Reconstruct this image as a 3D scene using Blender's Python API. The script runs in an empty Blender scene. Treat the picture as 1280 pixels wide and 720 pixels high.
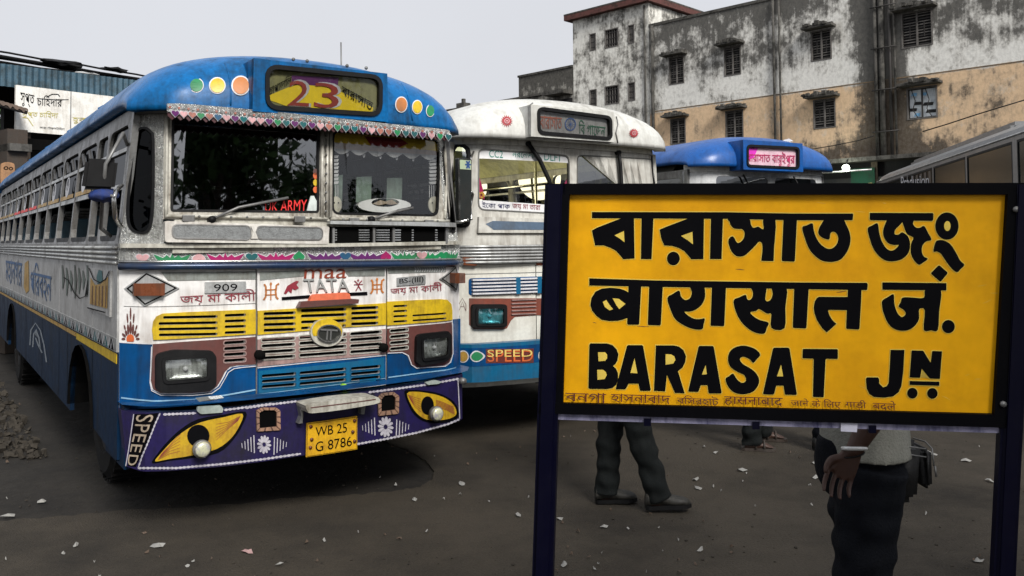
import bpy, bmesh, math, random
from mathutils import Vector, Matrix
from mathutils.geometry import tessellate_polygon
random.seed(7)
R = math.radians
sc = bpy.context.scene
COL = sc.collection

# ---------------------------------------------------------------- camera
F_PX, CX, CY, CAM_H = 1065.0, 640.0, 263.0, 1.70
cam_d = bpy.data.cameras.new('camera')
cam = bpy.data.objects.new('camera', cam_d)
COL.objects.link(cam)
cam.matrix_world = Matrix.Translation((0, 0, CAM_H)) @ Matrix.Rotation(R(92.0), 4, 'X') @ Matrix.Rotation(R(-0.5), 4, 'Z')
cam_d.sensor_width = 36
cam_d.lens = 36 * F_PX / 1280
cam_d.shift_y = -(360 - CY) / 1280
cam_d.clip_end = 800
cam_d.clip_start = 0.05
sc.camera = cam
CAMM = cam.matrix_world.to_3x3().copy()
CAMP = Vector((0, 0, CAM_H))

# ---------------------------------------------------------------- light
SUN_EL, SUN_AZ = 38, 154          # azimuth clockwise from +Y
w = bpy.data.worlds.new('World'); sc.world = w; w.use_nodes = True
nt = w.node_tree; bg = nt.nodes['Background']
sky = nt.nodes.new('ShaderNodeTexSky'); sky.sky_type = 'NISHITA'; sky.sun_disc = False
sky.sun_elevation = R(SUN_EL); sky.sun_rotation = R(SUN_AZ); sky.dust_density = 4; sky.air_density = 1.5
hs = nt.nodes.new('ShaderNodeHueSaturation'); hs.inputs['Saturation'].default_value = 0.10
mixw = nt.nodes.new('ShaderNodeMixRGB'); mixw.inputs[0].default_value = 0.82
mixw.inputs[2].default_value = (6.1, 6.25, 6.7, 1)
nt.links.new(sky.outputs[0], hs.inputs['Color']); nt.links.new(hs.outputs[0], mixw.inputs[1])
tcw = nt.nodes.new('ShaderNodeTexCoord'); nzw = nt.nodes.new('ShaderNodeTexNoise'); nzw.inputs['Scale'].default_value = 2.2
nzw.inputs['Detail'].default_value = 4
rpw = nt.nodes.new('ShaderNodeMapRange'); rpw.inputs[3].default_value = 0.93; rpw.inputs[4].default_value = 1.07
mlw = nt.nodes.new('ShaderNodeVectorMath'); mlw.operation = 'SCALE'
nt.links.new(tcw.outputs['Generated'], nzw.inputs['Vector']); nt.links.new(nzw.outputs[0], rpw.inputs[0])
nt.links.new(mixw.outputs[0], mlw.inputs[0]); nt.links.new(rpw.outputs[0], mlw.inputs['Scale'])
nt.links.new(mlw.outputs[0], bg.inputs['Color']); bg.inputs['Strength'].default_value = 0.108
sd = bpy.data.lights.new('sun', 'SUN'); sd.energy = 3.5; sd.angle = R(20); sd.color = (1, .965, .92)
sun = bpy.data.objects.new('sun', sd); COL.objects.link(sun)
az, el = R(SUN_AZ), R(SUN_EL)
sv = Vector((math.sin(az) * math.cos(el), math.cos(az) * math.cos(el), math.sin(el)))
sun.rotation_euler = sv.to_track_quat('Z', 'Y').to_euler(); sun.location = (0, 0, 30)
sc.view_settings.view_transform = 'Standard'; sc.view_settings.look = 'None'
sc.view_settings.gamma = 1; sc.view_settings.exposure = 0.22
try: sc.cycles.transparent_max_bounces = 16; sc.cycles.max_bounces = 7
except Exception: pass

# ---------------------------------------------------------------- helpers
def setp(o, label=None, cat=None, group=None, kind=None):
    if label: o['label'] = label
    if cat: o['category'] = cat
    if group: o['group'] = group
    if kind: o['kind'] = kind
    return o
def thing(name, label, cat, loc=(0, 0, 0), rz=0, group=None):
    o = bpy.data.objects.new(name, None); COL.objects.link(o)
    o.location = loc; o.rotation_euler = (0, 0, R(rz)); o.empty_display_size = .2
    return setp(o, label, cat, group)
def link(name, me, mat=None, par=None, smooth=False):
    if mat is not None: me.materials.append(mat)
    if smooth:
        for p in me.polygons: p.use_smooth = True
    o = bpy.data.objects.new(name, me); COL.objects.link(o)
    if par: o.parent = par
    return o
def from_bm(name, bm, mat, par=None, smooth=False, recalc=True):
    if recalc: bmesh.ops.recalc_face_normals(bm, faces=bm.faces)
    me = bpy.data.meshes.new(name); bm.to_mesh(me); bm.free()
    return link(name, me, mat, par, smooth)

_mats = {}
def M(name, col, rough=.5, metal=0., dirt=.3, dcol=(.05, .045, .038), scale=3., bump=.15, coat=0., fine=40., streak=.5, spec=.5):
    if name in _mats: return _mats[name]
    m = bpy.data.materials.new(name); m.use_nodes = True; n = m.node_tree; b = n.nodes['Principled BSDF']
    b.inputs['Roughness'].default_value = rough; b.inputs['Metallic'].default_value = metal
    b.inputs['Specular IOR Level'].default_value = spec
    if coat: b.inputs['Coat Weight'].default_value = coat; b.inputs['Coat Roughness'].default_value = .15
    tc = n.nodes.new('ShaderNodeTexCoord')
    def noise(sx, sy, sz, det=6, r=.62):
        mp = n.nodes.new('ShaderNodeMapping'); mp.inputs['Scale'].default_value = (sx, sy, sz)
        nz = n.nodes.new('ShaderNodeTexNoise'); nz.inputs['Scale'].default_value = 1; nz.inputs['Detail'].default_value = det
        nz.inputs['Roughness'].default_value = r
        n.links.new(tc.outputs['Object'], mp.inputs[0]); n.links.new(mp.outputs[0], nz.inputs['Vector']); return nz
    a = noise(scale, scale, scale, 8, .7); s = noise(scale * 7, scale * 7, scale * .7, 4)
    mx = n.nodes.new('ShaderNodeMath'); mx.operation = 'MULTIPLY_ADD'; mx.inputs[1].default_value = streak
    n.links.new(s.outputs[0], mx.inputs[0]); n.links.new(a.outputs[0], mx.inputs[2])
    rp = n.nodes.new('ShaderNodeMapRange'); c = .5 + .5 * streak
    rp.inputs[1].default_value = c - .06; rp.inputs[2].default_value = c + .22
    rp.inputs[3].default_value = 0; rp.inputs[4].default_value = dirt * 1.5; rp.clamp = True
    n.links.new(mx.outputs[0], rp.inputs[0])
    mc = n.nodes.new('ShaderNodeMixRGB'); mc.inputs[1].default_value = (*col, 1); mc.inputs[2].default_value = (*dcol, 1)
    n.links.new(rp.outputs[0], mc.inputs[0])
    f = noise(fine, fine, fine, 3)
    rp2 = n.nodes.new('ShaderNodeMapRange'); rp2.inputs[1].default_value = .3; rp2.inputs[2].default_value = .7
    rp2.inputs[3].default_value = 1 - dirt * .35; rp2.inputs[4].default_value = 1 + dirt * .12
    n.links.new(f.outputs[0], rp2.inputs[0])
    vm = n.nodes.new('ShaderNodeVectorMath'); vm.operation = 'SCALE'
    n.links.new(mc.outputs[0], vm.inputs[0]); n.links.new(rp2.outputs[0], vm.inputs['Scale'])
    n.links.new(vm.outputs[0], b.inputs['Base Color'])
    rr = n.nodes.new('ShaderNodeMapRange'); rr.inputs[1].default_value = .35; rr.inputs[2].default_value = .7
    rr.inputs[3].default_value = max(.02, rough - .12 * dirt * 2); rr.inputs[4].default_value = min(1, rough + .3 * dirt)
    n.links.new(a.outputs[0], rr.inputs[0]); n.links.new(rr.outputs[0], b.inputs['Roughness'])
    if bump:
        bp = n.nodes.new('ShaderNodeBump'); bp.inputs['Strength'].default_value = bump; bp.inputs['Distance'].default_value = .01
        n.links.new((f if fine > 60 else a).outputs[0], bp.inputs['Height']); n.links.new(bp.outputs[0], b.inputs['Normal'])
    _mats[name] = m; return m
def glass(name, tint=(.55, .58, .57), refl=1.0, rough=.015, add=.03):
    if name in _mats: return _mats[name]
    m = bpy.data.materials.new(name); m.use_nodes = True; n = m.node_tree; n.nodes.clear()
    out = n.nodes.new('ShaderNodeOutputMaterial'); mix = n.nodes.new('ShaderNodeMixShader')
    tr = n.nodes.new('ShaderNodeBsdfTransparent'); tr.inputs[0].default_value = (*tint, 1)
    gl = n.nodes.new('ShaderNodeBsdfGlossy'); gl.inputs['Roughness'].default_value = rough
    gl.inputs[0].default_value = (.9 * refl, .92 * refl, .95 * refl, 1)
    fr = n.nodes.new('ShaderNodeFresnel'); fr.inputs[0].default_value = 1.5
    ad = n.nodes.new('ShaderNodeMath'); ad.operation = 'MULTIPLY_ADD'; ad.inputs[1].default_value = 1.3; ad.inputs[2].default_value = add; ad.use_clamp = True
    tc = n.nodes.new('ShaderNodeTexCoord'); nz = n.nodes.new('ShaderNodeTexNoise'); nz.inputs['Scale'].default_value = 1.5
    bp = n.nodes.new('ShaderNodeBump'); bp.inputs['Strength'].default_value = .06; bp.inputs['Distance'].default_value = .02
    n.links.new(tc.outputs['Object'], nz.inputs['Vector']); n.links.new(nz.outputs[0], bp.inputs['Height']); n.links.new(bp.outputs[0], gl.inputs['Normal'])
    n.links.new(fr.outputs[0], ad.inputs[0]); n.links.new(ad.outputs[0], mix.inputs[0])
    n.links.new(tr.outputs[0], mix.inputs[1]); n.links.new(gl.outputs[0], mix.inputs[2]); n.links.new(mix.outputs[0], out.inputs[0])
    _mats[name] = m; return m
def emis(name, col, s):
    m = bpy.data.materials.new(name); m.use_nodes = True; b = m.node_tree.nodes['Principled BSDF']
    b.inputs['Base Color'].default_value = (*col, 1); b.inputs['Emission Color'].default_value = (*col, 1); b.inputs['Emission Strength'].default_value = s
    return m

def boxm(bm, x0, x1, y0, y1, z0, z1, mtx=None):
    vs = [bm.verts.new((x, y, z)) for z in (z0, z1) for x, y in ((x0, y0), (x1, y0), (x1, y1), (x0, y1))]
    if mtx: 
        for v in vs: v.co = mtx @ v.co
    for f in ((3, 2, 1, 0), (4, 5, 6, 7), (0, 1, 5, 4), (1, 2, 6, 5), (2, 3, 7, 6), (3, 0, 4, 7)): bm.faces.new([vs[i] for i in f])
    return vs
def box(name, b, mat, par=None, bev=0, mtx=None):
    bm = bmesh.new(); boxm(bm, *b, mtx)
    if bev: bmesh.ops.bevel(bm, geom=bm.edges[:], offset=bev, segments=2, affect='EDGES', profile=.6)
    return from_bm(name, bm, mat, par)
def tubem(bm, pts, rad, n=8, cap=True, closed=False):
    pts = [Vector(p) for p in pts]; rings = []; L = len(pts)
    rads = rad if isinstance(rad, (list, tuple)) else [rad] * L
    up = None
    for i, p in enumerate(pts):
        if closed: t = pts[(i + 1) % L] - pts[i - 1]
        else: t = pts[min(i + 1, L - 1)] - pts[max(i - 1, 0)]
        t.normalize()
        if up is None: up = t.orthogonal().normalized()
        up = (up - t * up.dot(t))
        up = up.normalized() if up.length > 1e-6 else t.orthogonal().normalized()
        s = t.cross(up)
        rings.append([bm.verts.new(p + (up * math.cos(k * 2 * math.pi / n) + s * math.sin(k * 2 * math.pi / n)) * rads[i]) for k in range(n)])
    for i in range(L if closed else L - 1):
        a, b = rings[i], rings[(i + 1) % L]
        for k in range(n): bm.faces.new((a[k], a[(k + 1) % n], b[(k + 1) % n], b[k]))
    if cap and not closed: bm.faces.new(rings[0][::-1]); bm.faces.new(rings[-1])
def tube(name, pts, rad, mat, par=None, n=8, closed=False):
    bm = bmesh.new(); tubem(bm, pts, rad, n, True, closed); return from_bm(name, bm, mat, par, True)
def lathem(bm, prof, mtx, n=24):
    rings = []
    for r, h in prof: rings.append([bm.verts.new(mtx @ Vector((r * math.cos(k * 2 * math.pi / n), r * math.sin(k * 2 * math.pi / n), h))) for k in range(n)])
    for a, b in zip(rings, rings[1:]):
        for k in range(n): bm.faces.new((a[k], a[(k + 1) % n], b[(k + 1) % n], b[k]))
    bm.faces.new(rings[0][::-1]); bm.faces.new(rings[-1])
def smooth_closed(pts, k=3):
    out = []; n = len(pts)
    for i in range(n):
        p0, p1, p2, p3 = [Vector(pts[(i + j - 1) % n][:2]) for j in range(4)]
        for s in range(k):
            t = s / k
            v = .5 * ((2 * p1) + (p2 - p0) * t + (2 * p0 - 5 * p1 + 4 * p2 - p3) * t * t + (3 * p1 - p0 - 3 * p2 + p3) * t ** 3)
            out.append((v.x, v.y))
    return out
def rounded(pts, r=.2, k=4):
    """round the corners of a polygon; r = fraction of the shorter adjoining edge"""
    out = []; n = len(pts)
    for i in range(n):
        a, b, c = [Vector(pts[(i + j - 1) % n]) for j in range(3)]
        m = min((a - b).length, (c - b).length) * r
        p = b + (a - b).normalized() * m; q = b + (c - b).normalized() * m
        for s in range(k + 1):
            t = s / k; v = p * (1 - t) ** 2 + b * 2 * t * (1 - t) + q * t * t; out.append((v.x, v.y))
    return out
def circ(cx, cy, rx, ry=None, n=20): 
    ry = rx if ry is None else ry
    return [(cx + rx * math.cos(i * 2 * math.pi / n), cy + ry * math.sin(i * 2 * math.pi / n)) for i in range(n)]
def crop(ox, oy, s): return lambda pts: [(ox + s * x, oy + s * y) for x, y in pts]
def offset_poly(pts, d):
    n = len(pts); ar = sum(pts[i][0] * pts[(i + 1) % n][1] - pts[(i + 1) % n][0] * pts[i][1] for i in range(n))
    sg = 1 if ar > 0 else -1; out = []
    for i in range(n):
        a, b, c = [Vector(pts[(i + j - 1) % n]) for j in range(3)]
        e1 = (b - a); e2 = (c - b)
        if e1.length < 1e-9 or e2.length < 1e-9: out.append(tuple(b)); continue
        n1 = Vector((e1.y, -e1.x)).normalized(); n2 = Vector((e2.y, -e2.x)).normalized(); m = n1 + n2
        if m.length < .3: m = n1
        m = m.normalized() / max(.5, m.normalized().dot(n1)); v = b + m * d * sg; out.append((v.x, v.y))
    return out

def taper_k(z, amt):      # bus bodies lean inwards above the waist
    return 1 - amt * max(0., min(1.15, (z - 1.66) / .86))
def taper_bus(root):
    def walk(o):
        for ch in o.children:
            if ch.type == 'MESH' and not ch.data.get('tapered'):
                for v in ch.data.vertices: v.co.x = 1.175 + (v.co.x - 1.175) * taper_k(v.co.z, root['tumble'])
                ch.data['tapered'] = 1
            walk(ch)
    walk(root)
class Surf:
    """a surface of a thing: a across, b up, depth pushed in along -N; measured in metres in the thing's frame"""
    def __init__(s, root, O, A, B, N, depth=None, ka=(), kb=()):
        s.tap = root.get('tumble', 0.) if root else 0.; s.side = abs(N[0]) > .5 and s.tap
        s.M = Matrix.Translation(root.location) @ Matrix.Rotation(root.rotation_euler.z, 4, 'Z') if root else Matrix()
        s.O, s.A, s.B, s.N = Vector(O), Vector(A), Vector(B), Vector(N); s.d = depth or (lambda a, b: 0.); s.ka, s.kb = ka, kb
        s.Mi = s.M.inverted(); s.Ri = s.Mi.to_3x3()
    def px(s, x, y):
        d = s.Ri @ (CAMM @ Vector(((x - CX) / F_PX, -(y - CY) / F_PX, -1))); c = s.Mi @ CAMP - s.O
        D = 0.; a = b = 0
        for _ in range(14):
            t = (-D - c.dot(s.N)) / d.dot(s.N); p = c + d * t; a, b = p.dot(s.A), p.dot(s.B)
            if s.tap:
                if s.side: D = 1.175 * (1 - taper_k(b + s.O.z, s.tap)); continue
                a = 1.175 + (a - 1.175) / taper_k(b + s.O.z, s.tap)
            D = .5 * D + .5 * s.d(a, b) if _ > 5 else s.d(a, b)
        return a, b
    def pt(s, a, b, off=0.): return s.O + s.A * a + s.B * b + s.N * (off - s.d(a, b))
def interp(kn):
    def f(x):
        if x <= kn[0][0]: return kn[0][1]
        for (x0, y0), (x1, y1) in zip(kn, kn[1:]):
            if x <= x1: return y0 + (y1 - y0) * (x - x0) / (x1 - x0)
        return kn[-1][1]
    return f
def plate(name, S, shapes, mat, par=None, off=.0, th=0., px=True, step=0., smooth=False):
    """cut shapes out of sheet laid on surface S; shapes = outline or list of (outline, holes)"""
    if not isinstance(shapes[0][0], (list,)): shapes = [(shapes, [])]
    vs, fs = [], []
    for k, (out, holes) in enumerate(shapes):
        loops = []
        for lp in [out] + list(holes):
            q = [S.px(*p) for p in lp] if px else list(lp)
            loops.append([Vector((x, y, 0)) for x, y in q])
        bm = bmesh.new(); flat = [bm.verts.new(v) for lp in loops for v in lp]
        for t in tessellate_polygon(loops):
            try: bm.faces.new([flat[i] for i in t])
            except ValueError: pass
        xs = [v.x for lp in loops for v in lp]; ys = [v.y for lp in loops for v in lp]
        for kn, ax, lo, hi in ((S.ka, 0, min(xs), max(xs)), (S.kb, 1, min(ys), max(ys))):
            for c in kn:
                if lo + 1e-5 < c < hi - 1e-5:
                    co = Vector((0, 0, 0)); co[ax] = c; no = Vector((0, 0, 0)); no[ax] = 1
                    bmesh.ops.bisect_plane(bm, geom=bm.verts[:] + bm.edges[:] + bm.faces[:], dist=1e-6, plane_co=co, plane_no=no)
        bm.verts.index_update(); base = len(vs); o2 = off + k * step
        P = [S.pt(v.co.x, v.co.y, o2) for v in bm.verts]; vs += P
        fs += [[base + v.index for v in f.verts] for f in bm.faces]
        if th:
            vs += [S.pt(v.co.x, v.co.y, o2 - th) for v in bm.verts]; n = len(P)
            for e in bm.edges:
                if len(e.link_faces) == 1:
                    a, b = e.verts[0].index, e.verts[1].index; fs.append([base + a, base + b, base + b + n, base + a + n])
        bm.free()
    me = bpy.data.meshes.new(name); me.from_pydata(vs, [], fs)
    bm = bmesh.new(); bm.from_mesh(me); bmesh.ops.recalc_face_normals(bm, faces=bm.faces); bm.to_mesh(me); bm.free()
    return link(name, me, mat, par, smooth)
def strip(pts, wd, closed=False):
    """ribbon outline along a 2D polyline; wd width or list"""
    n = len(pts); L, Rr = [], []
    for i, p in enumerate(pts):
        a = Vector(pts[max(i - 1, 0)]); b = Vector(pts[min(i + 1, n - 1)]); t = (b - a).normalized(); m = Vector((-t.y, t.x))
        ww = (wd[i] if isinstance(wd, (list, tuple)) else wd) / 2; q = Vector(p)
        L.append(tuple(q + m * ww)); Rr.append(tuple(q - m * ww))
    return L + Rr[::-1]
def wavy(pts, wd, pitch):
    """scalloped ribbon"""
    out = []; wds = []
    acc = 0
    for a, b in zip(pts, pts[1:]):
        a, b = Vector(a), Vector(b); n = max(1, int((b - a).length / (pitch / 4)))
        for i in range(n):
            p = a.lerp(b, i / n); out.append(tuple(p)); wds.append(wd * (.35 + .65 * abs(math.sin(acc * math.pi / 4)))); acc += 1
    out.append(tuple(pts[-1])); wds.append(wd * .4)
    return strip(out, wds)

_gl = {}
def glyphs(txt, bold=0.):
    key = (txt, bold)
    if key in _gl: return _gl[key]
    c = bpy.data.curves.new('lettering', 'FONT'); c.body = txt; c.size = 1; c.offset = bold; c.resolution_u = 2
    o = bpy.data.objects.new('lettering', c); COL.objects.link(o)
    dg = bpy.context.evaluated_depsgraph_get(); dg.update()
    cv = o.evaluated_get(dg).to_curve(dg, apply_modifiers=False)
    loops = []
    for sp in cv.splines:
        pts = []
        bz = sp.bezier_points; n = len(bz)
        if n < 3: continue
        for i in range(n):
            a, b = bz[i], bz[(i + 1) % n]; p0, p1, p2, p3 = a.co, a.handle_right, b.handle_left, b.co
            straight = (p1 - p0).cross(p3 - p0).length < 1e-4 and (p2 - p0).cross(p3 - p0).length < 1e-4
            for s in ([0] if straight else [0, 1 / 3, 2 / 3]):
                v = p0 * (1 - s) ** 3 + p1 * 3 * s * (1 - s) ** 2 + p2 * 3 * s * s * (1 - s) + p3 * s ** 3; pts.append((v.x, v.y))
        q = [pts[0]]
        for p in pts[1:]:
            if (Vector(p) - Vector(q[-1])).length > 1e-4: q.append(p)
        if len(q) > 2: loops.append(q)
    o.evaluated_get(dg).to_curve_clear(); bpy.data.objects.remove(o); bpy.data.curves.remove(c)
    area = lambda l: .5 * sum(l[i - 1][0] * l[i][1] - l[i][0] * l[i - 1][1] for i in range(len(l)))
    ar = [area(l) for l in loops]; sg = 1 if sum(ar) > 0 else -1
    outs = [(l, abs(a), []) for l, a in zip(loops, ar) if a * sg > 0]
    def inside(p, l):
        r = False
        for i in range(len(l)):
            (x0, y0), (x1, y1) = l[i - 1], l[i]
            if (y0 > p[1]) != (y1 > p[1]) and p[0] < (x1 - x0) * (p[1] - y0) / (y1 - y0) + x0: r = not r
        return r
    for l, a in zip(loops, ar):
        if a * sg < 0:
            c2 = [o for o in outs if o[1] > abs(a) and all(inside(p, o[0]) for p in l[::3])]
            if c2: min(c2, key=lambda o: o[1])[2].append(l)
    res = [(l, h) for l, a, h in outs]
    xs = [p[0] for l, h in res for p in l]; ys = [p[1] for l, h in res for p in l]
    bb = (min(xs), max(xs), min(ys), max(ys))
    _gl[key] = (res, bb); return _gl[key]
def text(name, S, txt, quad, mat, par=None, off=.003, th=0., bold=.01, px=True, ascii_box=None):
    """lettering fitted into a quad (top-left, top-right, bottom-right, bottom-left)"""
    res, bb = glyphs(txt, bold)
    q = [Vector(p) for p in quad]
    def mp(p):
        u = (p[0] - bb[0]) / (bb[1] - bb[0]); v = (p[1] - bb[2]) / (bb[3] - bb[2])
        r = (q[3] * (1 - u) + q[2] * u) * (1 - v) + (q[0] * (1 - u) + q[1] * u) * v; return (r.x, r.y)
    return plate(name, S, [([mp(p) for p in l], [[mp(p) for p in h] for h in hs]) for l, hs in res], mat, par, off, th, px, step=.00012)
def heart(cx, cy, w, h, dx=0, dy=0):
    o = []
    for i in range(20):
        t = i / 20 * 2 * math.pi; x = 16 * math.sin(t) ** 3 / 32; y = -(13 * math.cos(t) - 5 * math.cos(2 * t) - 2 * math.cos(3 * t) - math.cos(4 * t)) / 29
        o.append((cx + x * w, cy + y * h + x * dy))
    return o
def ground(px, py):
    d = CAMM @ Vector(((px - CX) / F_PX, -(py - CY) / F_PX, -1)); t = -CAM_H / d.z; return CAMP + d * t

# ---------------------------------------------------------------- materials
white = M('cream_paint', (.62, .60, .55), .45, 0, .5, (.16, .12, .085), 3, .12)
cream = M('old_cream_paint', (.50, .485, .42), .5, 0, .6, (.12, .10, .07), 4, .2)
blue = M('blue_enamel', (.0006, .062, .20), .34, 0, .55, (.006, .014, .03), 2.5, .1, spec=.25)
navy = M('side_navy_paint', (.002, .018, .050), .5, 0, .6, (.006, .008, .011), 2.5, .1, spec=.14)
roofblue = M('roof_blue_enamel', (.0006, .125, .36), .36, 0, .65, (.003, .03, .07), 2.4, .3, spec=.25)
purple = M('purple_paint', (.016, .011, .066), .45, 0, .6, (.008, .006, .012), 3, .1, spec=.35)
yellow = M('yellow_paint', (.62, .42, .012), .42, 0, .4, (.12, .06, .01), 6, .1)
maroon = M('maroon_paint', (.12, .042, .036), .42, 0, .4, (.06, .04, .035), 6, .1)
pinkw = M('pinkish_grille_paint', (.34, .22, .20), .5, 0, .4, (.08, .05, .04), 8, .1)
teal = M('teal_blue_paint', (.002, .11, .23), .38, 0, .45, (.02, .05, .09), 5, .1)
blackp = M('black_rubber', (.005, .005, .0055), .55, 0, .3, (.016, .016, .016), 6, .1, spec=.2)
dark = M('dark_void', (.003, .003, .003), .95, 0, .1, (.004, .004, .004), 5, 0, spec=.03)
alu = M('aluminium_sheet', (.52, .53, .52), .42, .6, .5, (.07, .06, .05), 5, .25)
chrome = M('worn_chrome', (.6, .6, .58), .22, .95, .4, (.1, .08, .06), 8, .1)
emboss = M('embossed_silver', (.78, .79, .76), .30, .75, .45, (.10, .09, .07), 16, 1.0, fine=45)
emboss.node_tree.nodes['Bump'].inputs['Distance'].default_value = .06
steel = M('grey_steel', (.22, .22, .215), .5, .5, .5, (.06, .05, .04), 5, .2)
rust = M('amber_rust_lens', (.16, .045, .015), .35, 0, .5, (.04, .02, .01), 10, .2)
redp = M('red_paint', (.36, .012, .02), .5, 0, .3)
redb = M('bright_red_paint', (.75, .015, .012), .5, 0, .1)
crim = M('crimson_lettering', (.24, .015, .03), .55, 0, .3)
oran = M('orange_paint', (.66, .13, .03), .5, 0, .35, (.2, .05, .02))
orang2 = M('burnt_orange_paint', (.50, .17, .035), .5, 0, .3)
grey = M('grey_lettering', (.30, .31, .30), .5, 0, .3)
green = M('green_paint', (.01, .22, .075), .45, 0, .3)
tealg = M('teal_foil', (.01, .13, .14), .4, .2, .3)
pink = M('pink_foil', (.62, .35, .36), .45, 0, .4)
salmon = M('salmon_foil', (.42, .16, .12), .45, .1, .4)
violet = M('violet_foil', (.13, .02, .14), .4, .2, .3)
magenta = M('magenta_foil', (.38, .008, .12), .4, .1, .3)
bluefoil = M('blue_foil', (.02, .10, .20), .4, .2, .3)
whitep = M('white_line_paint', (.66, .66, .68), .5, 0, .4, (.2, .2, .22), 10, .05)
tyre = M('tyre_rubber', (.007, .007, .007), .85, 0, .6, (.018, .016, .014), 8, .4, spec=.15)
under = M('underbody_black', (.004, .004, .004), .95, 0, .4, (.008, .007, .006), 5, .1, spec=.05)
glassA = glass('windscreen_glass', (.16, .18, .18), 1.0, .015, .16)
glassC = glass('slot_clear_glass', (.93, .94, .93), .35)
glassE = glass('decorated_windscreen_glass', (.88, .89, .88), .7, .015, .04)
glassB = glass('clear_windscreen_glass', (.72, .74, .72), .8)
glassD = glass('dark_side_glass', (.04, .045, .05), .16)
lensm = M('headlamp_glass', (.75, .77, .76), .12, .5, .3, (.1, .1, .1), 14, .7, coat=1, fine=12)
lensm.node_tree.nodes['Bump'].inputs['Distance'].default_value = .03
lensb = M('bluish_headlamp_glass', (.25, .55, .60), .1, .5, .25, (.05, .1, .1), 22, .9, coat=1)
goldp = M('gold_brown_paint', (.45, .27, .05), .5, 0, .5, (.12, .06, .02), 8, .1)
tan = M('tan_lettering', (.42, .34, .25), .55, 0, .5, (.06, .04, .03), 10, .1)
seatm = M('seat_vinyl', (.05, .10, .13), .6, 0, .4)
liner = M('cream_ceiling_lining', (.88, .86, .52), .6, 0, .3)
linerd = M('dark_ceiling_lining', (.10, .10, .09), .7, 0, .3)
plateY = M('number_plate_yellow', (.72, .40, .012), .4, 0, .35, (.2, .08, .01), 8, .05)
inkm = M('black_lettering', (.002, .002, .003), .6, 0, .1, (.006, .006, .006), 8, 0, spec=.06)

BW = 2.35
PFR = [(s * BW / 24, 0) for s in range(25)]
def plan(bow, cor, c0):
    k = []
    for i in range(25):
        u = i * BW / 24; s = abs(2 * u / BW - 1); v = bow * s * s + cor * max(0, (s - c0) / (1 - c0)) ** 2; k.append((u, v))
    e = k[0][1]; return [(u, v - e) for u, v in k]
def front_surf(root, kn, lean=None, push=0.):
    f = interp(kn); ln = interp(lean) if lean else (lambda z: 0.)
    return Surf(root, (0, 0, 0), (1, 0, 0), (0, 0, 1), (0, -1, 0), lambda a, b: f(a) + ln(b) - push, [k[0] for k in kn], [k[0] for k in lean] if lean else [])

# ---------------------------------------------------------------- bus body shared by the town buses
def arch_z(u, h, p=2.4, q=2.2):
    s = min(1, abs(2 * u / BW - 1) * .995); return h * (1 - s ** p) ** (1 / q)
def roof_mesh(name, root, mat, L, z0, h, pf, back=.5, over=.05, drop=0, thick=True):
    bm = bmesh.new(); f = interp(pf); NU, T = 40, [0, .02, .06, .12, .2, .3, .45, .65, .85, 1]
    rows = []
    for t in T: rows.append(('f', t))
    for y in [1.5, 3, 4.5, 6, 7.5, L - .6]: rows.append(('m', y))
    for t in T[::-1]: rows.append(('b', t))
    grid = []
    for kind, t in rows:
        r = []
        for i in range(NU + 1):
            x = math.cos(math.pi * (1 - i / NU)); u = BW / 2 * (1 + x)
            B = 1 if kind == 'm' else (1 - (1 - t) ** 2.6) ** (1 / 2.1) if t > 0 else 0
            uo = (u - BW / 2) * (1 + .06 / BW * 2) + BW / 2
            y = f(u) - over + back * t if kind == 'f' else t if kind == 'm' else L + .03 - .35 * t
            r.append(bm.verts.new((uo, y, z0 + arch_z(u, h) * B)))
        grid.append(r)
    for a, b in zip(grid, grid[1:]):
        for i in range(NU): bm.faces.new((a[i], a[i + 1], b[i + 1], b[i]))
    # gutter lip
    rim = grid[0] + [g[-1] for g in grid[1:]] + grid[-1][::-1][1:] + [g[0] for g in grid[::-1]][1:-1]
    low = [bm.verts.new(v.co + Vector((0, 0, -.035))) for v in rim]
    inn = [bm.verts.new((BW / 2 + (v.co.x - BW / 2) * .93, L / 2 + (v.co.y - L / 2) * .985, v.co.z)) for v in low]
    n = len(rim)
    for i in range(n):
        j = (i + 1) % n; bm.faces.new((rim[i], rim[j], low[j], low[i])); bm.faces.new((low[i], low[j], inn[j], inn[i]))
    return from_bm(name, bm, mat, root, True)
def dome_surf(root, z0, h, pf, back=.5, over=.05):
    f = interp(pf)
    def D(a, b):
        A = max(.02, arch_z(a, h)); B = min(.999, max(0, (b - z0) / A)); t = 1 - (1 - B ** 2.1) ** (1 / 2.6); return f(a) - over + back * t
    return Surf(root, (0, 0, 0), (1, 0, 0), (0, 0, 1), (0, -1, 0), D, [i * BW / 60 for i in range(61)], [z0 + i * .02 for i in range(30)])
rimm = M('grimy_wheel_rim', (.03, .03, .032), .6, .1, .6, (.015, .012, .01), 6, .3, spec=.2)
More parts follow.
